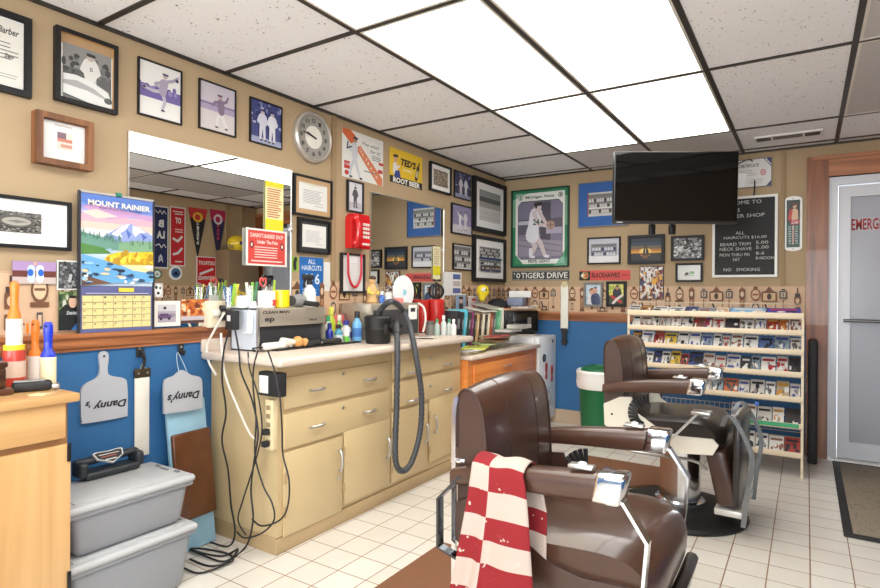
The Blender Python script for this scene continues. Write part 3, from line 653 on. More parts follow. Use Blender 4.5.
def art_sit(a):
    a.rect(0, 0, 1, 1, (206, 206, 90)); a.rect(0, 0, 1, .45, (60, 70, 40)); crowdbg(a, 0, .45, 1, 1, 30, [(226, 222, 96), (170, 186, 70), (240, 236, 140)], 3, .08); a.limb([(.55, .4), (.55, .6)], .42, (34, 34, 44)); a.limb([(.55, .78), (.55, .82)], .17, (190, 130, 100)); a.limb([(.52, .88), (.6, .88)], .07, (40, 30, 28)); a.limb([(.2, .4), (.45, .26), (.8, .12)], .13, (206, 60, 60)); a.limb([(.85, .42), (.55, .26), (.3, .06)], .12, (230, 220, 214))
def art_cert2(a):
    a.poly([(1, 1), (.86, 1), (1, .78)], (52, 60, 110)); a.poly([(.82, 1), (.78, 1), (1, .68), (1, .74)], (120, 124, 150)); a.poly([(1, 0), (.86, 0), (1, .2)], (52, 60, 110)); a.text('CERTIFICATE', .1, .72, .66, .84, (60, 60, 66), .02); a.lines(.1, .4, .6, .64, 4, (160, 158, 156), .3, 2)
    a.ell(.78, .5, .08, .12, (206, 120, 120)); a.ell(.78, .5, .05, .08, (232, 214, 210)); a.text('50', .75, .46, .81, .54, (180, 60, 64)); a.poly([(.0, .0), (.26, 0), (.34, .5), (.06, .56)], (246, 246, 246)); a.lines(.4, .1, .8, .3, 3, (170, 168, 166), .25, 4)

# ------------------------------------------------------------ frames on the mirror wall
BLK = (24, 23, 24)
WOODF = wood('rustic_frame', (84, 50, 28), (140, 92, 56), 'Z', 1.2, .55, 0)
G1 = 'framed pictures on the mirror wall'
frame('framed_certificate', 'black framed certificate cut by the photo edge, highest on the mirror wall', 'L', (-40, 30, -4, 82), .022, BLK, art_cert, cat='framed certificate', group=G1)
frame('framed_photograph', 'black framed black-and-white photo of a ballplayer with a white car', 'L', (53, 115, 26, 100), .016, BLK, art_car, .03, group=G1, inner=(170, 130, 80), cat='framed photograph')
frame('framed_photograph', 'thin framed purple-tinted photo of a pitcher kicking high', 'L', (137, 181, 56.5, 114), .006, BLK, art_pitcher, .014, group=G1, cat='framed photograph')
frame('framed_photograph', 'thin framed lilac-tinted photo of one thrower in a grey shirt', 'L', (198, 235, 78, 128), .006, BLK, art_thrower, .014, group=G1, cat='framed photograph')
frame('framed_photograph', 'thin framed deep blue photo of two ballplayers, beside the wall clock', 'L', (249, 281, 96.5, 141.5), .006, BLK, art_duo, .014, group=G1, cat='framed photograph')
frame('framed_picture', 'deep rustic wood shadow box with small red-roofed picture on white', 'L', (31, 88, 111, 163), .022, (110, 70, 40), art_house, .05, group=G1, fm=WOODF, base=(242, 240, 236))
frame('framed_picture', 'wide black framed aerial stadium picture in broad white mat', 'L', (-45, 69, 189, 244.5), .012, BLK, art_aerial, .025, (.09, .045, (240, 238, 234)), group=G1)
frame('framed_certificate', 'black framed white certificate with tan mat and curled top strip', 'L', (292, 330, 173, 214), .01, BLK, lambda a: (doc(a, None, 9), a.poly([(-.1, .98), (.5, .9), (1.1, 1), (1.1, 1.1), (-.1, 1.1)], (222, 214, 190))), .025, (.03, .03, (186, 152, 112)), cat='framed certificate', group=G1)
frame('framed_certificate', 'black framed typed sheet in black mat, under the tan matted certificate', 'L', (296.5, 328, 217, 252.5), .012, BLK, lambda a: doc(a, None, 11, (176, 176, 180), 5), .025, (.02, .024, (44, 44, 46)), cat='framed certificate', group=G1)
frame('framed_photograph', 'small dark framed photo of one standing ballplayer, above the red telephone', 'L', (346, 362, 179.5, 211), .009, (40, 38, 40), art_playerbw, .02, group=G1, cat='framed photograph')
sheet('poster', 'orange and white vintage chewing gum poster of a batter', 'poster', 'L', (342, 383, 127, 176), art_poster)
sheet('tin_sign', "yellow TED'S ROOT BEER tin sign with black bottom band", 'tin sign', 'L', (389.5, 422, 146.5, 181.5), art_rootbeer, (244, 202, 30), GLAZED)
frame('framed_picture', 'black framed brownish old photo in white mat, beside the yellow sign', 'L', (428.5, 449.5, 161, 190), .014, BLK, art_old, .025, (.035, .035, (240, 238, 232)), group=G1)
frame('framed_photograph', 'small frameless-looking photo of two men in white, next to the big corner frame', 'L', (453.5, 470, 169.5, 197), .008, (40, 38, 44), lambda a: art_duo(a, (60, 56, 92), (220, 214, 214)), .014, group=G1, cat='framed photograph')
frame('framed_photograph', 'big black framed pale field photo in white mat, upper one beside the room corner', 'L', (471.5, 503.5, 175.5, 230), .035, BLK, art_field, .035, (.07, .065, (232, 230, 228)), group=G1, cat='framed photograph')
frame('framed_photograph', 'small black framed photo of pitchers, between the two-men photo and team photo', 'L', (450.5, 471, 202.5, 233), .009, BLK, lambda a: (a.rect(0, 0, 1, 1, (150, 140, 176)), a.rect(0, 0, 1, .3, (206, 198, 204)), figure(a, .4, .1, .7, (236, 232, 234), (226, 222, 226), pose='throw'), figure(a, .68, .12, .74, (220, 216, 224), (226, 222, 226), pose='stand')), .018, group=G1, cat='framed photograph')
frame('framed_photograph', 'small black framed grey team photo right above the tan tool border', 'L', (452, 471, 243, 269.5), .009, BLK, lambda a: team(a, .04, .05, .96, .95, 3, 7), .018, group=G1, cat='framed photograph')
frame('framed_photograph', 'big black framed group of team photos in white mat, lower one beside the room corner', 'L', (471.5, 503, 234.5, 281), .028, BLK, art_three, .035, (.06, .06, (236, 234, 230)), group=G1, cat='framed photograph')

# ------------------------------------------------------------ back wall
G2 = 'framed pictures on the TV wall'
frame('framed_poster', 'large green and white basketball card poster in thin dark green frame', 'B', (512.5, 570, 191.5, 268), .012, (30, 60, 48), art_mich, .03, cat='framed poster')
sheet('street_sign', 'grey street-style TIGERS DRIVE sign under the green poster', 'street sign', 'B', (512.5, 569.5, 271, 280.5), art_tigers, (54, 58, 58))
frame('framed_photograph', 'blue matted team photo partly behind the TV', 'B', (579, 629, 184, 228), .008, (120, 124, 136), art_matted_blue, .025, (.075, .085, (44, 92, 158)), group=G2, cat='framed photograph')
frame('framed_photograph', 'black framed pale team photo between green poster and sunset picture', 'B', (588, 621, 238, 264.5), .012, BLK, lambda a: (a.rect(0, .3, 1, 1, (196, 196, 206)), team(a, .08, .28, .92, .78, 2, 8, (60, 62, 110), (206, 206, 220)), a.rect(.06, .05, .94, .26, (232, 230, 232))), .022, group=G2, cat='framed photograph')
frame('framed_picture', 'wide black framed sailing ship against an orange sunset', 'B', (628.5, 665, 236, 264.5), .022, (34, 36, 40), art_sunset, .03, group=G2)
frame('framed_picture', 'dark framed busy black-and-white crowd picture below the TV', 'B', (671.5, 704.5, 236.5, 261), .018, (40, 38, 38), art_crowd, .03, group=G2)
frame('framed_picture', 'small black framed card with green bush drawing, under the crowd picture', 'B', (676, 703, 263.5, 282), .014, BLK, art_green, .025, group=G2)
sheet('bumper_sign', 'narrow red and black BLACKHAWKS sign under the team photo', 'sign', 'B', (579.5, 630.5, 270.5, 280.5), art_blackhawks, (222, 84, 78))
frame('framed_photograph', 'grey framed color photo of a couple under the red sign', 'B', (584.5, 603.5, 282.5, 306.5), .018, (126, 122, 118), art_couple, .03, cat='photo frame', group='small photo frames on the tool border')
frame('framed_photograph', 'black framed color photo of a person sitting outdoors, beside the grey framed couple', 'B', (607, 627, 281.5, 306.5), .02, (30, 28, 28), art_sit, .03, cat='photo frame', group='small photo frames on the tool border')
frame('framed_poster', 'dense football collage poster in thin black frame above the magazine rack', 'B', (640, 664, 266.5, 299), .004, BLK, art_football, .014, cat='framed poster')
frame('framed_certificate', 'thin framed certificate with blue corner stripes, beside the TV edge', 'B', (735, 772, 161, 189), .004, (120, 116, 116), art_cert2, .012, cat='framed certificate')
# letter board with the prices
w, h, p = spot('B', 713, 778, 199, 277.5)
r = T('letter_board', 'black letter board with white frame and haircut prices', 'letter board', p, 0)
b = MB(); t = .018
for x0, x1, z0, z1 in ((-w / 2, -w / 2 + t, 0, h), (w / 2 - t, w / 2, 0, h), (-w / 2 + t, w / 2 - t, 0, t), (-w / 2 + t, w / 2 - t, h - t, h)): b.box(x0, x1, -.025, -.001, z0, z1, WHITE)
b.build('frame', r)
a = Art(w - 2 * t, h - 2 * t, (30, 29, 29)); WL = (214, 212, 208)
for i in range(60): a.rect(0, i / 60, 1, i / 60 + .004, (20, 19, 19))
px = lambda u, v: ((u - 717) / (774.5 - 717), 1 - (v - 202.5) / (274 - 202.5))
def wr(t_, u0, u1, v, hh=3.4):
    q0 = px(u0, v + hh / 2); q1 = px(u1, v - hh / 2); a.text(t_, q0[0], q0[1], q1[0], q1[1], WL, .0)
wr('WELCOME TO', 718, 762, 206); wr("DANNY'S", 718, 741.5, 213); wr('BARBER SHOP', 722, 765, 218.5)
for tx, u0, u1, v in (('ALL', 737.5, 746, 234.5), ('HAIRCUTS $16.00', 726, 767, 239), ('BEARD TRIM', 722.5, 752, 245), ('5.00', 757, 768.5, 244), ('NECK SHAVE', 722, 753, 249.5), ('5.00', 757, 769, 248.5), ('MON THRU FRI', 722, 751, 255), ('8-6', 757, 765, 254), ('SAT', 735, 742, 259.5), ('8-NOON', 757, 774, 258.5), ('NO   SMOKING', 726, 761, 269)): wr(tx, u0, u1, v, 2.9)
a.build('letter_panel', r, PRINT, (0, -.014, t))
# wall thermometer with a soda advertisement
w, h, p = spot('B', 784.5, 802.5, 197, 251.5)
r = T('wall_thermometer', 'white edged soda advertising thermometer beside the door casing', 'thermometer', p, 0)
rr = [(w / 2 * math.cos(math.radians(t)) * 1.0, h - w * .25 + w * .25 * math.sin(math.radians(t))) for t in range(0, 181, 15)] + [(-w / 2 * math.cos(math.radians(t)), w * .25 - w * .25 * math.sin(math.radians(t))) for t in range(0, 181, 15)]
b = MB(); b.prism(rr, lambda x, z, t: (x, t, z), -.012, -.001, WHITE); b.build('enamel_plate', r)
a = Art(w * .74, h * .86, (26, 78, 66)); a.rect(0, .52, 1, 1, (40, 60, 54)); a.rect(.12, .5, .98, .95, (60, 50, 46)); a.limb([(.62, .6), (.6, .76)], .12, (226, 186, 150)); a.limb([(.6, .86), (.6, .875)], .07, (220, 176, 140)); a.limb([(.5, .89), (.68, .91)], .04, (110, 60, 34)); a.limb([(.6, .6), (.84, .54)], .07, (226, 186, 150)); a.limb([(.34, .78), (.22, .6)], .06, (206, 60, 50)); a.rect(.3, .48, .94, .58, (198, 40, 44)); a.text('Cola', .38, .495, .86, .565, PALE, .02, .3)
a.rect(.44, .06, .56, .46, (214, 206, 196)); a.rect(.48, .07, .52, .38, (196, 40, 40))
for i in range(8): a.text(str(120 - i * 20), .14, .42 - i * .05, .36, .45 - i * .05, PALE); a.text(str(120 - i * 20), .64, .42 - i * .05, .86, .45 - i * .05, PALE)
a.build('dial_panel', r, GLAZED, (0, -.0135, h * .07)); 
for zz in (.955, .04):
    b = MB(); b.ball((0, -.012, h * zz), .006, .004, .006, STEEL); b.build('screw', r)

# ------------------------------------------------------------ mirrors
MIRROR = bpy.data.materials.new('mirror_silvering'); MIRROR.use_nodes = True; q = MIRROR.node_tree.nodes['Principled BSDF']; q.inputs['Metallic'].default_value = 1; q.inputs['Roughness'].default_value = .0; q.inputs['Base Color'].default_value = (.86, .88, .87, 1)
for lab, y0, y1, z0, z1 in (('wide wall mirror behind the long cream cabinet, reflecting pennants', 1.340, 2.254, 1.006, 1.851), ('smaller wall mirror beside the red telephone, reflecting the TV wall', 2.953, 3.862, 1.006, 1.839)):
    r = T('wall_mirror', lab, 'mirror', (0, (y0 + y1) / 2, z0)); Y = (y1 - y0) / 2; hh = z1 - z0
    b = MB(); b.box(.001, .008, -Y, Y, 0, hh, MIRROR); b.build('mirror_glass', r)
    b = MB()
    for a0, a1, c0, c1 in ((-Y - .004, -Y, 0, hh), (Y, Y + .004, 0, hh), (-Y - .004, Y + .004, hh, hh + .006)): b.box(.001, .012, a0, a1, c0, c1, STEEL)
    b.build('edge_trim', r)
    for sy in (-1, 1):
        b = MB(); b.rbox(.001, .02, sy * Y - .012, sy * Y + .012, hh * .6, hh * .6 + .018, .004, STEEL); b.build('mirror_clip', r)

# ------------------------------------------------------------ wall clock
c = atL(311, 138); e0 = atL(293, 138); e1 = atL(329.5, 138); rad = (e1.y - e0.y) / 2
r = T('wall_clock', 'round silver wall clock with grey ring and black numerals', 'clock', (0, c.y, c.z))
r.rotation_euler = (0, math.pi / 2, 0)   # local z points into the room
b = MB(); b.lathe([(rad * .86, .02), (rad * .86, .03), (rad * .93, .036), (rad, .026), (rad, .001)], pm((196, 190, 182), .3, .6), n=40); b.build('rim', r)
b = MB(); b.lathe([(1e-7, .021), (rad * .87, .021), (rad * .87, .002)], pm((150, 146, 138), .5), n=40); b.build('dial', r)
b = MB(); b.lathe([(1e-7, .023), (rad * .45, .023), (rad * .45, .0205)], pm((226, 222, 212), .4), n=32); b.build('inner_dial', r)
for i in range(12):
    t = 2 * math.pi * i / 12; s_ = .026
    a = Art(s_, s_, (150, 146, 138), .0004); a.text(str(i or 12), .1 if i not in (0, 10, 11) else 0, .05, .9 if i not in (0, 10, 11) else 1, .95, INK, .02)
    o = a.build('numeral', r, PRINT); yy = math.sin(t) * rad * .66; zz = math.cos(t) * rad * .66
    o.matrix_basis = Matrix(((0, 0, -1, -zz + s_ / 2), (1, 0, 0, yy), (0, -1, 0, .0225), (0, 0, 0, 1)))
for ang, ln, wd in ((282, .6, .006), (288, .42, .009)):
    t = math.radians(ang); b = MB(); d = Vector((-math.cos(t), math.sin(t), 0)); b.bar([d * -.02 + Vector((0, 0, .027)), d * (rad * ln) + Vector((0, 0, .027))], Vector((d.y, -d.x, 0)), wd, .002, INKM if 'INKM' in globals() else BLACK, raw=True); b.build('clock_hand', r)

# ------------------------------------------------------------ red wall telephone
w, h, p = spot('L', 343.5, 363, 213, 248)
RED = pm((206, 26, 32), .22, 0, .04, 10, .4)
r = T('wall_telephone', 'glossy red wall telephone with handset', 'telephone', p, RZ['L'])
b = MB(); b.prism([(-w * .42, .0), (w * .5, 0), (w * .5, h * .86), (w * .44, h), (-w * .3, h), (-w * .42, h * .9)], lambda x, z, t: (x, t, z), -.06, -.002, RED); b.prism([(-w * .1, .05 * h), (w * .42, .05 * h), (w * .42, h * .8), (-w * .1, h * .8)], lambda x, z, t: (x, t, z), -.075, -.06, RED); b.build('body', r)
b = MB(); b.tube([(-w * .3, -.07, h * .14), (-w * .32, -.09, h * .3), (-w * .32, -.095, h * .6), (-w * .3, -.075, h * .85)], .017, RED, 10); b.ball((-w * .3, -.068, h * .15), .025, .026, .03, RED); b.ball((-w * .3, -.068, h * .86), .025, .026, .03, RED); b.build('handset', r)
for i in range(4):
    for j in range(3):
        b = MB(); x = w * (.02 + .12 * j); z = h * (.66 - .12 * i); b.rbox(x, x + w * .09, -.082, -.0745, z, z + h * .08, .003, pm((226, 220, 214), .4)); b.build('key_button', r)
b = MB(); b.rbox(w * .0, w * .36, -.08, -.0745, h * .1, h * .16, .002, pm((226, 220, 214), .4)); b.build('name_strip', r)

# framed sheet with a red bead necklace hung over it
q = frame('framed_picture', 'tall black framed white card behind a red bead necklace', 'L', (339.5, 363, 252.5, 293), .012, (46, 42, 40), lambda a: (a.lines(.3, .2, .7, .8, 12, (206, 206, 206), .2, 4, .0)), .022, group=G1, base=(240, 239, 236))
w, h, p = spot('L', 339.5, 363, 252.5, 293)
b = MB(); REDB = pm((190, 30, 48), .3, 0, .05, 30, .3)
path = smooth_path([(-.3 * w, -.03, h * .97), (-.29 * w, -.03, h * .7), (-.27 * w, -.03, h * .45), (-.14 * w, -.03, h * .22), (.0, -.03, h * .16), (.14 * w, -.03, h * .22), (.26 * w, -.03, h * .45), (.27 * w, -.03, h * .7), (.28 * w, -.03, h * .97)], 7)
for q in path: b.ball(q, .0085, .0075, .0095, REDB, 8, 6)
o = b.build('bead_necklace', None, label='red bead necklace hanging over the tall framed card', cat='necklace', origin=Vector((0, 0, 0))); o.location = p; o.rotation_euler = (0, 0, RZ['L'])

# blue price sign, notes, stickers
def art_price(a):
    B_ = (28, 108, 186); a.rect(0, 0, 1, 1, B_); W_ = (226, 236, 244)
    a.text('ALL', .34, .83, .66, .95, W_); a.text('HAIRCUTS', .08, .66, .92, .79, W_); a.text('$16', .16, .26, .84, .58, W_, .02); a.lines(.1, .06, .9, .2, 2, (150, 190, 226), .45, 2)
sheet('price_sign', 'blue ALL HAIRCUTS $16 sign on wall between the mirrors', 'sign', 'L', (299.5, 323, 256.5, 296), art_price, (28, 108, 186), GLAZED)
sheet('paper_note', 'blank white paper note beside the blue price sign', 'paper note', 'L', (323.5, 330, 262, 291), lambda a: a.lines(.1, .1, .9, .9, 9, (222, 220, 214), .2, 1), (236, 234, 228))
sheet('sticker', 'small green and black sticker at the blue price sign corner', 'sticker', 'L', (291.3, 298, 256.5, 271), lambda a: (a.rect(0, 0, 1, 1, (150, 190, 60)), a.limb([(.5, .2), (.45, .6), (.6, .85)], .3, INK)), (150, 190, 60))

# ------------------------------------------------------------ television on its arm
tw = 3.9
pc = Vector((CX, CY, CZ)) + FW * tw + RT * ((676 - 440) / FPX * tw) + UP * ((294 - 187.5) / FPX * tw)
ang = YAW - math.radians(1.5)
r = T('television', 'black flat TV on a wall arm beneath the ceiling', 'television', (pc.x, pc.y, pc.z), 0, None, (math.radians(2.2), 0, ang))
tvw, tvh = 123 / FPX * tw, 72 / FPX * tw
GL = pm((8, 8, 9), .05, 0, .02, 10, 0, 0, .45); BZ = pm((22, 22, 23), .35)
b = MB(); b.rbox(-tvw / 2, tvw / 2, 0, .045, -tvh / 2, tvh / 2, .006, BZ); b.rbox(-tvw * .3, tvw * .3, .045, .075, -tvh * .38, tvh * .2, .01, BZ); b.build('housing', r)
b = MB(); b.box(-tvw / 2 + .008, tvw / 2 - .008, -.002, .0, -tvh / 2 + .02, tvh / 2 - .008, GL); b.build('screen', r)
b = MB(); b.box(-tvw / 2, tvw / 2, -.005, -.0005, -tvh / 2, -tvh / 2 + .016, pm((60, 60, 62), .3, .5)); b.build('bottom_bezel', r)
a = Art(.05, .01, (60, 60, 62), .0004); a.rect(.1, .2, .9, .8, (170, 170, 172)); a.build('maker_badge', r, PRINT, (-tvw / 2 + .04, -.0056, -tvh / 2 + .003))
b = MB(); wallp = wmat(r).inverted() @ Vector((pc.x + .05, YB - .002, pc.z - .05))
b.box(-.14, -.12, .075, .09, -tvh * .62, tvh * .2, BLACK); b.box(.0, .02, .075, .09, -tvh * .62, tvh * .2, BLACK); b.box(-.14, .02, .075, .09, -.02, .04, BLACK)
b.cyl((-.06, .085, .0), (wallp.x, wallp.y, .0), .018, .018, BLACK); b.rbox(-.15, -.11, .06, .1, -tvh * .62 - .01, -tvh * .5, .006, BLACK); b.rbox(-.01, .03, .06, .1, -tvh * .62 - .01, -tvh * .5, .006, BLACK)
b.build('mounting_arm', r)
b = MB(); c0 = Vector((pc.x + tvw * .4, pc.y + .2, pc.z + tvh * .3)); b.tube([c0, (c0.x + .06, YB - .02, 2.2), (c0.x + .08, YB - .012, 2.0), (c0.x + .05, YB - .012, 1.8)], .005, BLACK, 6); b.build('power_cord', r, world=True)

# ------------------------------------------------------------ poster calendar and snapshots leaning above the rail
def art_mount(a):
    for y0, y1, c in ((.9, 1, (92, 128, 206)), (.84, .9, (120, 150, 222)), (.78, .84, (170, 170, 222)), (.7, .78, (230, 180, 196)), (.62, .7, (246, 206, 190)), (.5, .62, (226, 232, 236))): a.rect(0, y0, 1, y1, c)
    a.poly([(.0, .86), (.36, .74), (.7, .8), (1, .76), (1, .82), (.6, .86), (.2, .9)], (206, 160, 206)); a.poly([(0, .8), (.2, .74), (.5, .78), (.2, .84)], (250, 214, 200))
    a.poly([(.28, .54), (.46, .64), (.56, .695), (.66, .72), (.78, .69), (1, .6), (1, .5), (.3, .5)], (150, 168, 222)); a.poly([(.4, .58), (.56, .69), (.66, .715), (.6, .64), (.52, .6), (.56, .55)], (240, 242, 250)); a.poly([(.7, .7), (.78, .685), (.9, .63), (.8, .62), (.74, .57), (.7, .62)], (240, 242, 250)); a.poly([(.6, .66), (.68, .6), (.64, .54)], (84, 110, 190)); a.poly([(.82, .62), (.92, .58), (.86, .54)], (84, 110, 190))
    a.poly([(0, .58), (.2, .55), (.5, .5), (.8, .52), (1, .5), (1, .4), (0, .4)], (110, 158, 142)); a.poly([(.5, .48), (.7, .52), (1, .53), (1, .4), (.5, .4)], (134, 176, 138)); a.poly([(0, .46), (.3, .42), (.4, .36), (0, .34)], (86, 140, 70))
    rnd = random.Random(9)
    for i in range(34):
        x = rnd.random(); y = .56 - .07 * x + rnd.uniform(-.05, .0); h_ = .05 + .03 * rnd.random(); a.poly([(x - .012, y), (x + .012, y), (x, y + h_)], rnd.choice([(84, 136, 116), (104, 150, 124), (70, 120, 100)]))
    a.poly([(.28, .26), (.34, .34), (.5, .385), (.7, .39), (1, .41), (1, .24), (.4, .22)], (236, 206, 44)); a.poly([(.3, .27), (.5, .33), (.74, .31), (1, .34), (1, .24), (.4, .22)], (206, 160, 40)); crowdbg(a, .35, .25, 1, .38, 30, [(250, 226, 80), (196, 150, 40), (226, 190, 40)], 5, .03)
    a.poly([(.3, .4), (.42, .38), (.38, .42)], (170, 200, 220)); a.poly([(0, .34), (.3, .28), (.5, .23), (1, .22), (1, .05), (0, .02)], (110, 176, 226)); a.poly([(0, .12), (.4, .03), (0, 0)], (120, 84, 66)); a.poly([(.5, .24), (1, .25), (1, .15), (.7, .18)], (244, 226, 170))
    for i in range(42):
        x, y = rnd.random(), .03 + .22 * rnd.random(); a.ell(x, y, .02 + .05 * rnd.random(), .008 + .014 * rnd.random(), rnd.choice([(236, 244, 250), (56, 86, 116), (80, 140, 200), (226, 210, 170), (40, 60, 76), (160, 206, 240)]), n=8)
    a.text('MOUNT RAINIER', .07, .875, .94, .935, (246, 240, 220), .03); a.text('NATIONAL PARK', .22, .845, .82, .863, (70, 70, 130), .02)
y0, y1 = atL(79, 190, .03).y, atL(154, 190, .03).y; z1 = atL(79, 190, .03).z; zm = atL(84, 285.5, .03).z; z0 = 1.004
cw = y1 - y0
r = T('wall_calendar', 'tall poster calendar with mountain scene standing on the wood rail', 'calendar', (.03, (y0 + y1) / 2, z0), RZ['L'])
zc = zm - z0
b = MB(); FR = pm((90, 92, 120), .4)
b.box(-cw / 2, cw / 2, .0, .006, 0, z1 - z0, FR); b.box(-cw / 2 - .003, -cw / 2 + .006, -.004, .006, 0, z1 - z0, pm((70, 70, 78), .3, .5)); b.box(cw / 2 - .006, cw / 2 + .003, -.004, .006, 0, z1 - z0, pm((70, 70, 78), .3, .5)); b.box(-cw / 2, cw / 2, -.004, .006, z1 - z0 - .006, z1 - z0 + .003, pm((180, 176, 170), .4, .4)); b.build('backing_frame', r)
a = Art(cw - .014, z1 - z0 - zc - .008, (200, 220, 236), .001); art_mount(a); a.build('scenic_print', r, GLAZED, (0, -.0015, zc))
a = Art(cw - .014, zc - .002, (98, 102, 150), .001); a.rect(.02, .08, .98, .8, (236, 218, 150))
for i in range(8): a.rect(.02 + .96 * i / 7 - .003, .08, .02 + .96 * i / 7 + .003, .8, (150, 136, 110))
for i in range(6): a.rect(.02, .08 + .72 * i / 5 - .006, .98, .08 + .72 * i / 5 + .006, (150, 136, 110))
for i in range(30): a.text(str(i + 1), .03 + .96 * ((i + 2) % 7) / 7, .74 - .144 * ((i + 2) // 7), .06 + .96 * ((i + 2) % 7) / 7, .78 - .144 * ((i + 2) // 7), (96, 86, 76))
a.rect(.5, .88, .72, .97, (236, 214, 70)); a.lines(.06, .83, .94, .86, 1, (196, 196, 216), .6, 1, 0); a.build('month_grid', r, PRINT, (0, -.0015, 0))
b = MB(); b.rbox(-.012, .012, -.008, .006, z1 - z0 - .006, z1 - z0 + .012, .003, pm((40, 120, 96), .4)); b.build('binder_clip', r)
def snap(name, label, box, art, base, cat='photograph', mount=None):
    w, h, p = spot('L', *box, .012); a = Art(w, h, mount or base, .0015)
    art(a); return a.build(name, None, PRINT if mount else GLAZED, (.012, p.y, p.z), RZ['L'], label, cat, 'snapshots stuck above the wood rail')
snap('photograph', 'wide color snapshot of figures with blue balloons above the tool border', (12.5, 56, 260.5, 283.5), lambda a: (a.rect(0, .55, 1, 1, (180, 150, 196)), a.rect(0, .3, 1, .58, (110, 58, 50)), a.rect(0, 0, 1, .3, (206, 190, 184)), a.limb([(.42, .2), (.42, .7)], .3, (206, 220, 240)), a.limb([(.62, .2), (.62, .7)], .3, (232, 232, 244)), a.ell(.4, .5, .07, .16, (40, 110, 210)), a.ell(.64, .5, .07, .16, (40, 110, 210)), a.limb([(.5, .9), (.51, .9)], .14, (220, 176, 150))), (150, 120, 150))
snap('photograph', 'white bordered black-and-white snapshot beside the calendar', (57, 80.5, 260, 290), lambda a: (a.rect(.06, .05, .94, .95, (76, 78, 80)), crowdbg(a, .1, .08, .9, .92, 60, [(50, 52, 54), (120, 122, 124), (160, 160, 160), (90, 92, 94)], 6, .06), a.limb([(.5, .3), (.55, .5)], .1, (190, 190, 190))), (238, 236, 230), mount=(238, 236, 230))
snap('photograph', 'color snapshot of a person in black sweatshirt beside the month grid', (58.5, 83, 291.5, 330.5), lambda a: (a.rect(0, 0, 1, 1, (96, 120, 76)), crowdbg(a, 0, .55, 1, 1, 34, [(70, 96, 56), (150, 166, 110), (206, 206, 190), (40, 60, 40)], 8, .08), a.poly([(0, 0), (.02, .5), (.25, .66), (.7, .66), (.95, .48), (1, 0)], (30, 34, 34)), a.limb([(.56, .66), (.56, .76)], .17, (226, 182, 154), .2), a.limb([(.48, .86), (.64, .86)], .07, (50, 40, 36)), a.text('State', .3, .4, .72, .5, (214, 220, 220), .02, .2), a.poly([(.5, 0), (.7, .16), (1, .2), (1, 0)], (60, 120, 190))), (60, 70, 50))
snap('photograph', 'white framed snapshot of a parked car on the rail beside the calendar', (154, 180.5, 301, 327), lambda a: (a.rect(.14, .16, .82, .86, (176, 166, 176)), a.rect(.14, .6, .82, .86, (206, 204, 206)), a.rect(.14, .36, .82, .5, (150, 140, 150)), a.limb([(.2, .38), (.6, .38)], .14, (110, 80, 120)), a.limb([(.26, .46), (.5, .46)], .09, (90, 66, 100)), a.ell(.26, .3, .05, .05, INK), a.ell(.56, .3, .05, .05, INK), a.ell(.4, .72, .06, .06, (60, 60, 60))), (240, 236, 226), mount=(240, 236, 226))
snap('photograph', 'orange toned snapshot of a group, on the rail before the outlet strip', (181, 209, 299.5, 323.5), lambda a: (a.rect(0, 0, 1, 1, (206, 110, 50)), a.rect(0, 0, 1, .3, (200, 190, 196)), a.rect(0, 0, 1, .12, (90, 60, 56)), crowdbg(a, 0, .3, 1, 1, 46, [(236, 150, 60), (240, 190, 140), (170, 70, 30), (250, 214, 176), (120, 56, 36)], 14, .08)), (206, 110, 50))
snap('photograph', 'small cartoonish white and black snapshot stuck on the mirror foot', (153.5, 163, 283, 297.5), lambda a: (a.ell(.5, .5, .4, .45, (244, 242, 240)), a.ell(.3, .7, .14, .12, INK), a.ell(.7, .66, .1, .1, INK), a.ell(.5, .3, .16, .1, INK)), (206, 196, 186))
# things stuck to the mirrors
w, h, p = spot('L', 266, 284, 180, 236, .02)
a = Art(w, h, (246, 238, 180), .001); a.rect(0, 0, 1, .32, (238, 226, 40)); a.rect(0, .9, 1, 1, (238, 226, 40)); a.lines(.1, .34, .9, .88, 13, (206, 120, 90), .5, 3)
a.build('paper_leaflet', None, PRINT, (.016, p.y, p.z), RZ['L'], 'long yellow leaflet taped to the wide mirror edge', 'leaflet', 'leaflets taped on mirrors')
w, h, p = spot('L', 247, 288, 227, 265, .03)
a = Art(w, h, (240, 236, 228), .001); RD = (222, 72, 62); a.rect(.05, .05, .95, .95, RD); a.text("DANNY'S BARBER SHOP", .1, .76, .9, .88, (250, 226, 216), .02); a.text('Under The Pole', .26, .6, .76, .7, (250, 240, 232), .02); a.lines(.2, .2, .8, .54, 5, (250, 214, 206), .4, 5, .1); a.lines(.12, .1, .88, .16, 1, (250, 226, 216), .6, 5, 0)
for x in (.13, .87): a.ell(x, .56, .05, .1, (120, 40, 40)); a.ell(x, .56, .02, .05, (250, 226, 216))
a.build('flyer', None, PRINT, (.022, p.y, p.z), RZ['L'], "red and white flyer with shop name taped on the wide mirror", 'flyer')
w, h, p = spot('L', 433.5, 441, 246, 279, .02)
a = Art(w, h, (244, 238, 196), .001); a.rect(0, .12, 1, .4, (238, 222, 40)); a.lines(.1, .44, .9, .95, 9, (200, 170, 130), .45, 4)
a.build('paper_leaflet', None, PRINT, (.016, p.y, p.z), RZ['L'], 'narrow yellow and white leaflet taped to the smaller mirror edge', 'leaflet', 'leaflets taped on mirrors')
snap('photo_strip', 'white sheet with three small pictures on the tool border by the mirror', (443.5, 461.5, 271.5, 295.5), lambda a: [a.rect(.52, y, .94, y + .22, c) or a.rect(.52, y, .94, y + .08, (150, 140, 170)) for y, c in ((.7, (90, 110, 170)), (.4, (206, 190, 190)), (.1, (96, 110, 176)))], (244, 242, 238), 'paper note')

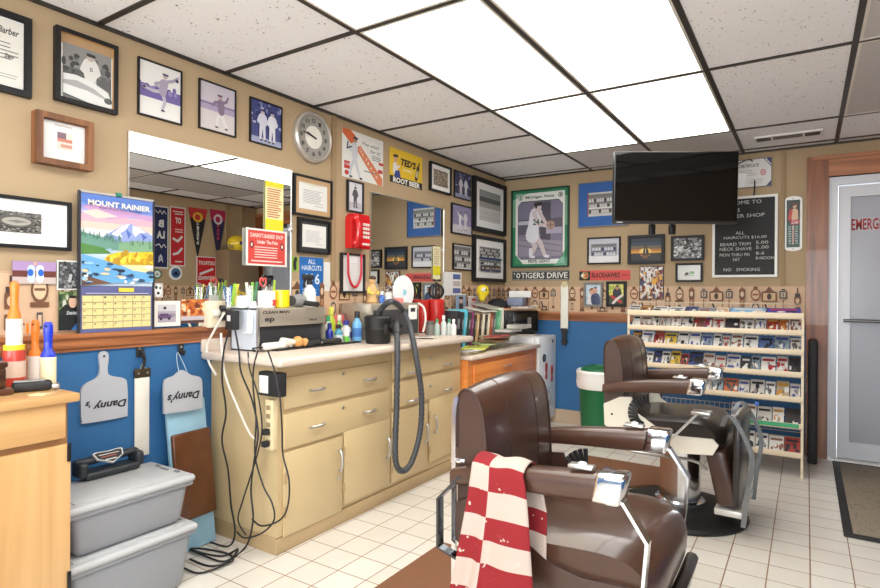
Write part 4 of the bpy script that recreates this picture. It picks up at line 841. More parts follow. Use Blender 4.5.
# ------------------------------------------------------------ opposite wall: what the wide mirror shows
G3 = 'banners and pennants on the opposite wall'
def banner(name, label, box, base, art, cat='banner'):
    w, h, p = spot('R', *box); a = Art(w, h, (232, 230, 226), .002); a.rect(.06, .02, .94, .98, base); art(a)
    a.build(name, None, PRINT, (XR - .004, p.y, p.z), RZ['R'], label, cat, G3)
banner('banner', 'navy vertical banner with white club marks, seen in the mirror', (152, 167.5, 205, 268), (26, 34, 84), lambda a: (a.limb([(.16, .88), (.3, .93), (.4, .87), (.55, .93), (.66, .88), (.84, .92)], .012, PALE), a.text('B', .3, .66, .66, .78, PALE, .05), a.text('LA', .24, .48, .76, .6, PALE, .06), a.limb([(.16, .34), (.3, .39), (.45, .33), (.6, .39), (.84, .36)], .012, PALE), a.disc(.5, .17, .16, (120, 130, 170)), a.limb([(.36, .1), (.5, .22), (.64, .1), (.42, .15)], .012, PALE)))
banner('banner', 'red vertical banner with white club marks, beside the navy banner in the mirror', (169, 184.5, 206, 266), (200, 32, 40), lambda a: (a.lines(.16, .86, .84, .94, 2, PALE, .4, 1), a.text('OT', .28, .72, .66, .82, PALE, .05), a.lines(.16, .56, .84, .64, 2, (240, 190, 186), .5, 2), a.limb([(.24, .5), (.5, .42), (.76, .46)], .04, PALE), a.limb([(.24, .3), (.5, .22), (.76, .2)], .04, PALE), a.lines(.2, .06, .8, .1, 1, PALE, .5, 2)))
def pennant(label, box, cols, word):
    w, h, p = spot('R', *box); a = Art.__new__(Art); a.w, a.h, a.k, a.v, a.f, a.c, a.thick, a.clip = w, h, 0, [], [], [], .003, False
    a.flat([(0, 1), (.5, 0), (1, 1)], cols[0], back=True); a.poly([(0, 1), (.1, .8), (.9, .8), (1, 1)], cols[1]); a.ell(.5, .82, .26, .1, cols[2]); a.ell(.52, .82, .15, .06, cols[1])
    for i, ch in enumerate(word): a.text(ch, .42, .66 - .075 * i, .58, .71 - .075 * i, cols[3], .04, rot=-math.pi / 2)
    a.build('pennant', None, PRINT, (XR - .005, p.y, p.z), RZ['R'], label, 'pennant', G3)
pennant('black and red triangular pennant with yellow badge, seen in the mirror', (187, 206.5, 207, 258), [(30, 26, 28), (200, 50, 44), (236, 186, 50), (236, 232, 226)], 'TIGERS')
pennant('navy and pink triangular pennant with pale tip, seen in the mirror', (208.5, 225.5, 209, 262), [(36, 34, 80), (196, 40, 90), (226, 226, 232), (220, 60, 100)], 'REDS')
w, h, p = spot('R', 194.5, 214.5, 256, 289)
a = Art.__new__(Art); a.w, a.h, a.k, a.v, a.f, a.c, a.thick, a.clip = w, h, 0, [], [], [], .003, False
a.flat([(0, 1), (0, .12), (.5, 0), (1, .12), (1, 1)], (236, 226, 222), back=True); a.poly([(.05, .97), (.05, .15), (.5, .04), (.95, .15), (.95, .97)], (206, 36, 42)); a.text('DETROIT', .1, .74, .9, .86, PALE, .03); a.limb([(.2, .62), (.5, .54), (.8, .46)], .07, PALE); a.text('REDWINGS', .1, .28, .9, .4, PALE, .03); a.poly([(.05, .2), (.5, .1), (.95, .2), (.95, .17), (.5, .07), (.05, .17)], PALE)
a.build('banner', None, PRINT, (XR - .02, p.y, p.z), RZ['R'], 'red shield-shaped banner with white writing, lowest in the mirror', 'banner', G3)
for lab, (u, v, rr), c0, c1 in (('white and blue round badge on the opposite wall, seen in the mirror', (174.5, 273, 6.5), (226, 228, 230), (60, 90, 130)), ('green round badge beside the white one, seen in the mirror', (156, 274, 4.5), (30, 120, 84), (230, 236, 232))):
    p = atL(u, v, -XR); e = atL(u + rr, v, -XR); R_ = abs(e.y - p.y)
    b = MB(); f = lambda q: Vector((XR - .002 - q.z, p.y + q.x, p.z + q.y)); b.lathe([(1e-7, .008), (R_, .006), (R_, 0)], pm(c0, .5), n=24, xf=f); o = b.build('wall_badge', None, label=lab, cat='badge', group='round badges on the opposite wall')
    b = MB(); b.lathe([(R_ * .5, .0095), (R_ * .7, .0085), (R_ * .7, .007)], pm(c1, .5), n=24, xf=f); b.prism([(-R_ * .35, -R_ * .3), (R_ * .35, -R_ * .3), (0, R_ * .4)], lambda x, z, t: (XR - .002 - t, p.y + x, p.z + z), .007, .0095, pm(c1, .5)); b.build('emblem', o, world=True)
# yellow toy helmet high on a filing cabinet by the opposite wall
p = atL(236.5, 251, -XR + .14)
b = MB(); X, Y0 = XR - .145, p.y
b.rbox(XR - .27, XR - .02, Y0 - .22, Y0 + .22, .001, p.z, .006, pm((132, 108, 82), .5)); o = b.build('filing_cabinet', None, label='tan metal cabinet by the opposite wall, seen in the mirror', cat='cabinet')
b = MB()
for k in range(3): b.rbox(XR - .282, XR - .27, Y0 - .2, Y0 + .2, .06 + k * .42, .44 + k * .42, .004, pm((138, 114, 88), .5))
b.build('drawer', o, world=True)
b = MB(); b.rbox(XR - .285, XR - .281, Y0 - .06, Y0 + .06, 1.0, 1.12, .003, pm((226, 216, 196), .5)); b.build('card_label', o, world=True)
r = T('football_helmet', 'yellow football helmet with dark marks on the tan cabinet, seen in the mirror', 'helmet', (X, Y0, p.z))
b = MB(); b.lathe([(.085, 0), (.105, .03), (.115, .09), (.1, .145), (.06, .18), (1e-7, .19)], pm((236, 200, 40), .25, coat=.5), n=22, sx=1.0, sy=1.15); b.build('shell', r)
b = MB(); b.rbox(-.118, -.1, -.05, .05, .07, .11, .004, pm((60, 44, 90), .4)); b.build('side_mark', r)
b = MB(); b.tube([(-.06, -.1, .03), (-.06, -.17, .03), (.06, -.17, .03), (.06, -.1, .03)], .006, STEEL, 6); b.tube([(-.06, -.1, .06), (-.06, -.17, .055), (.06, -.17, .055), (.06, -.1, .06)], .006, STEEL, 6); b.build('face_guard', r)
b = MB(); b.box(XR - .014, XR, 4.5, 4.56, 1.243, H, TANB); b.box(XR - .014, XR, 4.72, 4.78, 1.243, H, TANB); struct(b, 'trim_14')

# ------------------------------------------------------------ barber chairs
LEA = pm((74, 48, 36), .28, 0, .34, 7, .35, .14); LEAD = pm((68, 45, 35), .34, 0, .2, 7, .2, .1); LEAB = pm((40, 34, 32), .3, 0, .12, 7, .25, .1)
SEAM = pm((58, 36, 28), .5); CREAM = pm((226, 220, 204), .3, 0, .03, 8, .3); RUB = pm((26, 25, 25), .5, 0, .1, 30)
def chair(label, loc, rz, lift, seatmat, group, sidemat, struts, lever):
    r = T('barber_chair', label, 'barber chair', (loc[0], loc[1], 0), rz, group); Zl = lift
    b = MB(); b.lathe([(.33, 0), (.335, .012), (.325, .026), (.29, .034), (.27, .044), (.2, .048), (.14, .058), (.12, .064), (1e-7, .064)], RUB, n=44); b.build('base', r)
    b = MB(); b.lathe([(.125, .062), (.125, .076), (.104, .082), (.102, .29), (.106, .3), (.106, .34 + Zl), (.08, .345 + Zl)], CHROME, n=36); b.build('pedestal', r)
    b = MB(); b.rbox(-.2, .2, -.2, .2, .335 + Zl, .385 + Zl, .02, SOFTBLACK); b.build('seat_frame', r)
    # seat cushion, waterfall front
    b = MB(); n, k = 15, 13; vs = []; fs = []
    prof = [(-.24, .37), (-.26, .47), (-.2, .505), (-.05, .514), (.06, .522), (.14, .522), (.2, .505), (.238, .465), (.243, .415), (.225, .378), (.1, .368)]
    P2 = smooth_path([(p[0], 0, p[1]) for p in prof], 3)
    for q in P2:
        for j in range(k):
            t = -1 + 2 * j / (k - 1); e = max(0, 1 - abs(t) ** 6); cz = .44; sh = .72 + .28 * e ** .5
            vs.append((q.x * (.86 + .14 * (1 - abs(t) ** 5)), t * .25 * (1 if .39 < q.z else .95), cz + (q.z - cz) * sh + Zl))
    m = len(P2)
    for i in range(m - 1):
        for j in range(k - 1): fs.append((i * k + j, i * k + j + 1, (i + 1) * k + j + 1, (i + 1) * k + j))
    fs += [tuple(i * k for i in range(m)), tuple(i * k + k - 1 for i in range(m))[::-1], tuple(range(k)), tuple((m - 1) * k + j for j in range(k))[::-1]]
    b.add(vs, fs, seatmat); s_ = b.build('seat', r, angle=60)
    # backrest: D-shaped side profile, domed across
    bp = [(-.335, .43), (-.338, .6), (-.34, .81), (-.336, .862), (-.318, .885), (-.286, .878), (-.258, .835), (-.244, .75), (-.236, .63), (-.228, .5), (-.22, .43)]
    P3 = smooth_path([(p[0], 0, p[1]) for p in bp], 4); vs = []; fs = []; m = len(P3)
    for q in P3:
        for j in range(k):
            t = -1 + 2 * j / (k - 1); front = max(0, (q.x + .34) / .12)
            vs.append((q.x + .022 * front * (1 - t * t), t * .243, q.z + Zl + .018 * (1 - t * t) * max(0, (q.z - .6) / .27)))
    for i in range(m - 1):
        for j in range(k - 1): fs.append((i * k + j, i * k + j + 1, (i + 1) * k + j + 1, (i + 1) * k + j))
    fs += [tuple(range(k)), tuple((m - 1) * k + j for j in range(k))[::-1]]
    b = MB(); b.add(vs, fs, LEA); bk = b.build('backrest', r, angle=60)
    for sy in (-1, 1):
        b = MB(); b.prism([(q.x, q.z + Zl) for q in P3], lambda x, z, t, sy=sy: (x, sy * t, z), .238, .2445, LEAD); b.build('side_panel', bk)
    for t in (-1, -.45, .4, 1):
        b = MB(); o_ = []
        for q in P3:
            front = max(0, (q.x + .34) / .12); o_.append((q.x + .022 * front * (1 - t * t) + .0005, t * .245, q.z + Zl + .018 * (1 - t * t) * max(0, (q.z - .6) / .27)))
        b.tube(o_[6:], .004 if abs(t) == 1 else .0015, SEAM, 6, raw=True); b.build('seam', bk)
    for sy in (-1, 1) if struts else ():
        b = MB(); b.bar([(-.345, sy * .25, .3 + Zl), (-.346, sy * .25, .6 + Zl), (-.347, sy * .25, .8 + Zl), (-.338, sy * .25, .862 + Zl)], (1, 0, 0), .014, .008, CHROME); b.build('back_rail', r)
        b = MB(); b.rbox(-.36, -.31, sy * .247 - .006, sy * .247 + .006, .665 + Zl, .68 + Zl, .003, CHROME); b.build('back_clip', r)
    # arms
    for sy in (-1, 1):
        b = MB(); xs = [-.33, -.24, -.12, .02, .1]; secs = []
        for i, x in enumerate(xs):
            t = i / 4; hz = .045 + .026 * min(1, t * 1.4); hw = .028 + .01 * t; zt = .722 - .062 * (1 - t) ** 1.6; cy = sy * .275; row = []
            for a in range(16):
                an = 2 * math.pi * a / 16; cx_, cz_ = math.cos(an), math.sin(an); e = .42
                row.append((x, cy + math.copysign(abs(cx_) ** e, cx_) * hw, zt - hz / 2 * 1.08 + math.copysign(abs(cz_) ** e, cz_) * hz / 2 + Zl))
            secs.append(row)
        vs = [q for row in secs for q in row]; fs = [(i * 16 + j, i * 16 + (j + 1) % 16, (i + 1) * 16 + (j + 1) % 16, (i + 1) * 16 + j) for i in range(4) for j in range(16)]
        fs += [tuple(range(16))[::-1], tuple(64 + j for j in range(16))]
        b.add(vs, fs, LEA); arm = b.build('armrest', r, angle=60)
        b = MB(); b.rbox(.098, .172, sy * .275 - .04, sy * .275 + .04, .648 + Zl, .726 + Zl, .01, CHROME, 3, lambda q: Vector((q.x - max(0, .69 + Zl - q.z) * .35, q.y, q.z))); b.build('arm_cap', arm)
        b = MB(); b.rbox(.02, .085, sy * .275 - .018, sy * .275 + .018, .722 + Zl, .731 + Zl, .003, STEEL); b.ball((.055, sy * .275, .733 + Zl), .012, .01, .006, WHITE); b.build('ashtray_plate', arm)
        if struts:
            b = MB(); b.bar([(.13, sy * .29, .672), (.165, sy * .29, .66), (.222, sy * .29, .575), (.213, sy * .29, .46), (.2, sy * .28, .36)], (0, 1, 0), .034, .008, CHROME, raw=True); b.build('front_strut', r)
            b = MB(); b.bar([(-.26, sy * .285, .66), (-.3, sy * .29, .642), (-.37, sy * .292, .567), (-.369, sy * .292, .425), (-.31, sy * .28, .4), (-.2, sy * .215, .365)], (0, 1, 0), .03, .008, pm((90, 92, 96), .2, 1.0), raw=True); b.build('rear_strut', r)
        # white enamel side body with a ribbed black fan
        b = MB(); b.prism([(-.33, .44), (-.335, .55), (-.25, .595), (-.19, .6), (-.16, .52), (-.04, .445), (.05, .43), (.2, .437), (.225, .41), (.2, .36), (.05, .345), (-.12, .36), (-.28, .4)], lambda x, z, t, sy=sy: (x, sy * t, z + Zl), .25, .262, sidemat); sd = b.build('side_body', r)
        b = MB(); c0 = Vector((-.105, sy * .268, .525 + Zl))
        for i in range(13):
            an = math.radians(95 + 150 * i / 12); d_ = Vector((math.cos(an), 0, math.sin(an))); b.cyl(c0 + d_ * .05, c0 + d_ * .098, .006, .009, RUB, 7)
        b.build('ribbed_grille', sd)
        b = MB(); b.ball((-.29, sy * .263, .5 + Zl), .006, .004, .006, BLACK, 8, 6); b.build('screw', sd)
    # leg rest, footrest
    cx_ = 0 if lever else -.07; b = MB(); b.rbox(.15 + cx_, .245 + cx_, -.205, .205, .1 + Zl, .375 + Zl, .02, LEAD, 3, lambda q: Vector((q.x + (.375 + Zl - q.z) * .22, q.y, q.z))); b.build('calf_pad', r)
    for sy in (-1, 1) if lever else ():
        b = MB(); b.bar([(.235, sy * .225, .5 + Zl), (.271, sy * .228, .555 + Zl), (.335, sy * .228, .455 + Zl), (.366, sy * .228, .35 + Zl), (.345, sy * .228, .19 + Zl), (.33, sy * .228, .03 + Zl)], (1, 0, 0), .022, .012, pm((128, 130, 132), .3, .9, .15, 40), 4); b.build('footrest_rail', r)
    b = MB(); px = 0 if lever else -.1; b.rbox(.29 + px, .325 + px, -.205, .205, (.1 if lever else .06) + Zl, (.54 if lever else .375) + Zl, .014, LEAB, xf=lambda q: Vector((q.x + .05 - abs(q.z - .34 - Zl) * .3, q.y, q.z))); b.build('footrest_pad', r)
    b = MB(); b.rbox(.2, .33, -.215, .215, .06 + Zl, .092 + Zl, .006, pm((214, 212, 206), .3, .5)); b.build('foot_plate', r)
    b = MB(); b.tube([(-.3, -.16, .34 + Zl), (-.26, -.2, .31 + Zl), (-.1, -.19, .3 + Zl), (.1, -.19, .3 + Zl), (.16, -.17, .26 + Zl)], .008, STEEL, 8); b.build('brake_rod', r)
    if lever:
        b = MB(); b.bar([(-.05, -.3, .34 + Zl), (.141, -.3, .565 + Zl)], (0, 1, 0), .03, .012, STEEL, raw=True); b.cyl((-.05, -.3, .34 + Zl), (-.05, -.2, .36 + Zl), .012, .012, STEEL, 10); lv = b.build('recline_lever', r)
        b = MB(); b.rbox(.115, .2, -.345, -.265, .562 + Zl, .578 + Zl, .004, STEEL); lh = b.build('lever_handle', lv)
    return r
G4 = 'vintage barber chairs'
ch1 = chair('brown leather barber chair with flag-striped towel over its arm', (1.91, 1.72), math.radians(.4), 0.0, LEA, G4, LEAD, True, False)
ch2 = chair('brown backed barber chair with black seat, by the magazine rack', (1.88, 3.31), math.radians(-1.4), .035, LEAB, G4, CREAM, False, True)

# striped towel draped over the near arm of the first chair
TOWEL = print_mat('woven_striped_towel', .9, 0, (38, .66, (196, 178, 166)))
import functools
def towel():
    base = Vector((1.91, 1.72, 0)); me_v = []; cols = []
    path = smooth_path([(0, .256, .43), (0, .254, .54), (0, .244, .63), (0, .232, .685), (0, .256, .712), (0, .285, .714), (0, .315, .702), (0, .326, .67), (0, .332, .6), (0, .34, .5), (0, .345, .4), (0, .35, .34)], 5)
    n = len(path); k = 25; L = [0]
    for i in range(1, n): L.append(L[-1] + (path[i] - path[i - 1]).length)
    for i, q in enumerate(path):
        t = L[i] / L[-1]; outer = max(0, (t - .52) / .48); xl = -.245 - .055 * outer ** 1.4; xr = -.09 + .04 * outer ** .6 - .0 * t
        if t < .4: xl, xr = -.22 + (t - .4) * .1, -.09 + min(1, (.4 - t) * 5) * .04
        for j in range(k):
            s = j / (k - 1); fold = .010 * math.sin(s * 7.5 + t * 3) * (.25 + outer) + (.02 * outer * math.exp(-((s - .3) / .07) ** 2))
            me_v.append((xl + (xr - xl) * s, -(q.y + fold * (1 if t > .5 else -.4)), q.z + .004 * math.sin(s * 9 + 1) * (1 - outer)))
    fs = []
    for i in range(n - 1):
        for j in range(k - 1):
            fs.append((i * k + j, i * k + j + 1, (i + 1) * k + j + 1, (i + 1) * k + j)); s = (j + .5) / (k - 1); t = (L[i] + L[i + 1]) / 2
            band = int((t - .02) / .068) + (1 if s < .32 else 0)
            cols.append((136, 26, 32) if band % 2 else (188, 170, 158))
    me = bpy.data.meshes.new('towel'); me.from_pydata(me_v, [], fs); me.materials.append(TOWEL)
    ca = me.color_attributes.new('ink', 'FLOAT_COLOR', 'CORNER'); d = []
    for f, c in zip(fs, cols): d += list(C(c)) * len(f)
    ca.data.foreach_set('color', d); me.polygons.foreach_set('use_smooth', [True] * len(fs)); me.update()
    o = bpy.data.objects.new('towel', me); COL.objects.link(o); o.location = base; o.rotation_euler = (0, 0, math.radians(.4))
    md = o.modifiers.new('thickness', 'SOLIDIFY'); md.thickness = .004; md.offset = 1
    return setp(o, 'red and white striped towel draped over the barber chair arm', 'towel')
towel()

# ------------------------------------------------------------ mats
MATB = pm((122, 80, 54), .6, 0, .08, 25, 0, .2)
def floormat(label, x0, x1, y0, y1, cx, cy, cr):
    pts = [(x0, y0), (x0, y1), (x1, y1)]
    if cr:
        a0 = math.asin(min(1, (x1 - cx) / cr)) if abs(x1 - cx) < cr else math.pi / 2
        for i in range(17):
            an = math.pi / 2 + math.pi * i / 16; pts.append((min(x1, cx + cr * math.cos(an)), cy + cr * math.sin(an)))
    pts.append((x1, y0))
    b = MB(); b.prism(pts, lambda x, y, t: (x, y, t), .001, .014, MATB); b.build('floor_mat', None, label=label, cat='floor mat', group='brown floor mats at the barber chairs')
floormat('brown anti-fatigue floor mat under the towel-draped chair', 1.03, 1.86, 1.0, 2.25, 1.86, 1.72, .37)
floormat('brown anti-fatigue floor mat under the black seated chair', 1.03, 1.86, 2.72, 4.03, 1.86, 3.31, .37)
DM = speckled('ribbed_entrance_mat', (132, 120, 104), (56, 51, 46), 110, .5, .95)
r = T('door_mat', 'dark ribbed entrance mat before the emergency door', 'door mat', (3.04, 4.15, 0))
b = MB(); b.rbox(-.43, .26, -.75, .75, .001, .008, .003, SOFTBLACK); b.build('rubber_border', r); b = MB(); b.rbox(-.39, .22, -.7, .7, .006, .012, .003, DM); b.build('ribbed_carpet', r)

# ------------------------------------------------------------ long cream cabinet
CRM = pm((204, 180, 136), .45, 0, .05, 4); CRMD = pm((178, 152, 112), .5, 0, .1, 5); LAM = pm((214, 198, 182), .35, 0, .05, 40)
FX = .485
yv = lambda u: hit(u, 400, 0, FX).y
zv = lambda u, v: hit(u, v, 0, FX).z
Y0, Y1 = 1.752, yv(461.5)
r = T('base_cabinet', 'long cream painted base cabinet with drawers and doors', 'cabinet', (.24, (Y0 + Y1) / 2, 0))
b = MB(); b.box(.004, FX - .014, Y0, Y1, .075, .845, CRM); b.build('carcass', r, world=True)
b = MB(); b.box(.004, FX - .018, Y0 - .004, Y1, 0, .075, CRMD); b.rbox(FX - .02, FX - .006, Y0 - .008, Y1, .0, .07, .004, CRMD); b.build('plinth', r, world=True)
def pull(b, y, z, vert=False, ln=.075):
    h_ = ln / 2; x = FX
    pts = [(x, -h_), (x + .016, -h_), (x + .024, -h_ * .5), (x + .025, 0), (x + .024, h_ * .5), (x + .016, h_), (x, h_)]
    b.tube([(a, y, z + c) if vert else (a, y + c, z) for a, c in pts], .0064, STEEL, 7, 3)
def front(kind, u0, u1, vt, vb, pulls, vert=False, lock=None, hinges=()):
    y0, y1, zt, zb = yv(u0), yv(u1), zv(u0, vt), zv(u0, vb)
    b = MB(); b.rbox(FX - .013, FX, y0, y1, zb, zt, .004, CRM); p = b.build(kind, r, world=True)
    for (u, v) in pulls: b = MB(); pull(b, yv(u), zv(u, v), vert, .1 if vert else .085); b.build('handle', p, world=True)
    if lock: b = MB(); b.cyl((FX - .001, yv(lock[0]), zv(*lock)), (FX + .005, yv(lock[0]), zv(*lock)), .009, .008, STEEL, 14); b.build('lock', p, world=True)
    for (u, v) in hinges: b = MB(); y, z = yv(u), zv(u, v); b.rbox(FX - .004, FX + .005, y - .008, y + .004, z - .025, z + .025, .002, CRMD); b.build('hinge', p, world=True)
front('drawer', 285, 389.5, 378, 410, [(316, 389), (369, 379)], False, (343, 373.5))
front('drawer', 285, 389.5, 415, 450, [(316, 425), (369, 410.5)], False, (343, 407.5))
front('drawer', 393, 460.5, 351.5, 380, [(411.5, 372), (447, 364)], False, (430, 358.5))
front('drawer', 393, 460.5, 384, 409.5, [(411.5, 400), (447, 389)], False, (430, 386))
front('door', 285, 343, 453.5, 537.5, [(339, 460)], True, (339, 478), [(285.8, 478), (285.8, 512)])
front('door', 345, 390.5, 431.5, 505, [(387, 447)], True, (387, 459), [(344.5, 452), (344.5, 488)])
front('door', 392.5, 428, 413, 483, [(425.5, 432)], True, (426, 443), [(392, 430), (392, 470)])
front('door', 430, 460.5, 399, 462.5, [(434, 424)], True, None, [(430, 415), (430, 450)])
r = T('countertop', 'pale laminate countertop with backsplash on the long cream cabinet', 'countertop', (.28, (Y0 + Y1) / 2, .845))
CT = .885
b = MB(); b.rbox(.003, .562, 1.69, Y1 + .03, .846, CT, .014, LAM, 3); b.build('slab', r, world=True)
b = MB(); b.rbox(.002, .022, 1.69, Y1 + .03, CT - .004, .944, .006, LAM); b.build('backsplash', r, world=True)

# ------------------------------------------------------------ orange maple cabinet in the corner, small refrigerator
MAP = wood('orange_maple', (206, 116, 46), (232, 150, 78), 'Y', .6); OT = .748
r = T('base_cabinet', 'low orange maple cabinet between cream cabinet and refrigerator', 'cabinet', (.25, 3.85, 0))
b = MB(); b.box(.004, .53, Y1 + .004, 4.51, .0, OT - .032, MAP); b.build('carcass', r, world=True)
def ofront(kind, y0, y1, z0, z1):
    b = MB(); b.rbox(.53, .546, y0, y1, z0, z1, .004, MAP); p = b.build(kind, r, world=True)
    b = MB(); b.tube([(.546, (y0 + y1) / 2 - .05, z1 - .05), (.568, (y0 + y1) / 2 - .04, z1 - .05), (.568, (y0 + y1) / 2 + .04, z1 - .05), (.546, (y0 + y1) / 2 + .05, z1 - .05)], .005, STEEL, 6, 3); b.build('handle', p, world=True)
ofront('drawer', Y1 + .07, 4.42, .5, .68); ofront('door', Y1 + .07, 3.84, .08, .47); ofront('door', 3.86, 4.42, .08, .47)
b = MB(); b.rbox(.004, .565, Y1 + .004, 4.53, OT - .031, OT, .01, LAM); b.build('laminate_top', r, world=True)
WFR = pm((236, 237, 238), .35, 0, .02)
r = T('refrigerator', 'small white refrigerator with magnets, in the room corner', 'refrigerator', (.27, 4.73, 0))
b = MB(); b.rbox(.03, .485, 4.56, 4.958, .02, .8, .012, WFR); b.box(.05, .48, 4.58, 4.93, 0, .022, BLACK); b.build('cabinet_body', r, world=True)
b = MB(); b.rbox(.489, .535, 4.56, 4.958, .06, .8, .012, WFR); dr = b.build('door', r, world=True)
q = hit(548.5, 395, 0, .535); b = MB(); b.tube([(.535, q.y, q.z + .055), (.555, q.y, q.z + .04), (.555, q.y, q.z - .04), (.535, q.y, q.z - .055)], .007, pm((150, 152, 156), .4), 6, 3); b.build('handle', dr, world=True)
q = hit(544, 358, 0, .535); b = MB(); b.cyl((.535, q.y, q.z), (.541, q.y, q.z), .035, .033, BLACK, 20); b.cyl((.541, q.y, q.z), (.5425, q.y, q.z), .02, .02, pm((90, 100, 110), .5), 16); b.build('magnet', None, label='round black magnet on the white refrigerator door', cat='magnet')
for u, v, lab in ((546, 371, 'red figure magnet nearer the round magnet on the refrigerator'), (551.5, 373.5, 'red figure magnet nearer the refrigerator door edge')):
    q = hit(u, v, 0, .535); b = MB(); RM = pm((170, 60, 48), .5)
    b.prism([(-.012, -.07), (.012, -.07), (.02, -.045), (.01, -.02), (.02, .01), (.024, .05), (.008, .075), (0, .05), (-.008, .075), (-.024, .05), (-.02, .01), (-.01, -.02), (-.02, -.045)], lambda y, z, t: (.535 + t, q.y + y, q.z + z), .0005, .006, RM); b.build('magnet', None, label=lab, cat='magnet', group='red figure magnets')
q = hit(552.5, 341, 0, .535); b = MB(); b.rbox(.5355, .539, q.y - .012, q.y + .012, q.z - .012, q.z + .012, .001, SOFTBLACK); b.build('brand_badge', dr, world=True)

# ------------------------------------------------------------ light wood cabinet cut by the photo edge
PINE = wood('light_maple', (194, 148, 94), (214, 172, 118), 'Y', .5); PINEZ = wood('light_maple_upright', (196, 150, 96), (216, 174, 120), 'Z', .5); LT = .84
r = T('base_cabinet', 'light maple cabinet cut by the photo edge, beside the storage bins', 'cabinet', (.23, .35, 0))
b = MB(); b.box(.034, .425, -.45, .915, 0, LT - .03, pm((150, 108, 66), .5)); b.build('carcass', r, world=True)  # carcass colour darkened so the gaps between fronts look shaded
b = MB(); b.rbox(.033, .455, -.47, .942, LT - .03, LT, .008, PINE); b.build('wooden_top', r, world=True)
zd = hit(66, 438, 0, .44).z; z1_ = hit(66, 402, 0, .44).z; yd = hit(66, 420, 0, .44).y; yd2 = hit(73, 500, 0, .44).y
b = MB(); b.rbox(.426, .442, .25, yd, zd, z1_, .005, PINE); b.build('drawer', r, world=True)
b = MB(); b.rbox(.426, .442, -.4, .235, zd, z1_, .005, PINE); b.build('drawer', r, world=True)
b = MB(); b.rbox(.426, .446, .25, min(yd2, .918), .06, zd - .02, .005, PINEZ); dd = b.build('door', r, world=True)
b = MB(); b.rbox(.426, .446, -.4, .235, .06, zd - .02, .005, PINEZ); b.build('door', r, world=True)
for v in (452, 580):
    q = hit(69.5, v, 0, .446); b = MB(); b.rbox(.446, .451, q.y - .008, q.y + .004, q.z - .03, q.z + .03, .002, BLACK); b.build('hinge', dd, world=True)

# ------------------------------------------------------------ stacked storage bins
BIN = pm((142, 144, 148), .42, 0, .03, 6); BINL = pm((182, 183, 184), .35, 0, .03, 6)
def storage_bin(label, cx, cy, z, hgt, lx, ly):
    r = T('storage_bin', label, 'storage bin', (cx, cy, z), 0, 'grey plastic storage bins')
    b = MB(); q = .87
    def tap(p): t = .86 + .14 * (p.z / hgt); return Vector((p.x * t, p.y * t, p.z))
    b.rbox(-lx / 2 * .93, lx / 2 * .93, -ly / 2 * .95, ly / 2 * .95, 0, hgt - .03, .03, BIN, 3, tap); b.rbox(-lx / 2 * .95, lx / 2 * .95, -ly / 2 * .97, ly / 2 * .97, hgt - .05, hgt - .028, .008, BIN); b.build('tub', r)
    b = MB(); b.rbox(-lx / 2, lx / 2, -ly / 2, ly / 2, hgt - .034, hgt - .006, .024, BINL, 3); b.rbox(-lx / 2 + .03, lx / 2 - .03, -ly / 2 + .035, ly / 2 - .05, hgt - .02, hgt, .006, BINL, 2)
    lid = b.build('lid', r)
    b = MB()
    for (x, y, sx, sy) in ((-.06, ly / 2 - .03, .03, .006), (.07, ly / 2 - .03, .03, .006), (0, ly / 2 - .04, .05, .005)): b.rbox(x - sx / 2, x + sx / 2, y - sy, y + sy, hgt - .007, hgt - .001, .002, pm((120, 122, 126), .5))
    b.build('lid_slot', lid)
    return r
storage_bin('grey plastic bin with lid standing on the floor, lower of two', .245, 1.165, 0, .255, .33, .49)
storage_bin('grey plastic bin with closed lid, stacked on the lower bin', .245, 1.165, .256, .194, .315, .475)
# black hand-held massager with shield badge
r = T('massager', 'black hand-held massager with shield badge on the upper bin', 'massager', (.135, 1.2, .4505), RZ['L'])
HM = pm((38, 42, 46), .45, 0, .06)
b = MB(); b.rbox(-.105, .105, -.04, .045, 0, .03, .012, HM, 3); b.build('motor_case', r)
b = MB(); b.rbox(-.125, .125, .0, .04, .048, .076, .014, HM, 3); b.rbox(-.125, -.09, -.035, .04, .01, .07, .014, HM, 3); b.rbox(.09, .125, -.035, .04, .01, .07, .014, HM, 3); b.build('handle', r)
a = Art.__new__(Art); a.w, a.h, a.k, a.v, a.f, a.c, a.thick, a.clip = .115, .062, 0, [], [], [], .008, False
SH = [(0, .95), (.12, 1), (.5, .94), (.88, 1), (1, .95), (.94, .45), (.5, 0), (.06, .45)]
a.flat(SH, (206, 206, 204), back=True); a.flat([(.5 + (x - .5) * .9, .52 + (y - .52) * .86) for x, y in SH], (28, 28, 30)); a.lines(.2, .45, .8, .8, 2, (170, 80, 60), .4, 3); a.lines(.3, .2, .7, .4, 1, (206, 206, 200), .4, 3); a.rect(.16, .68, .84, .74, (200, 200, 196))
o = a.build('shield_badge', r, GLAZED, (.0, -.03, .05)); o.rotation_euler = (math.radians(-50), 0, 0)

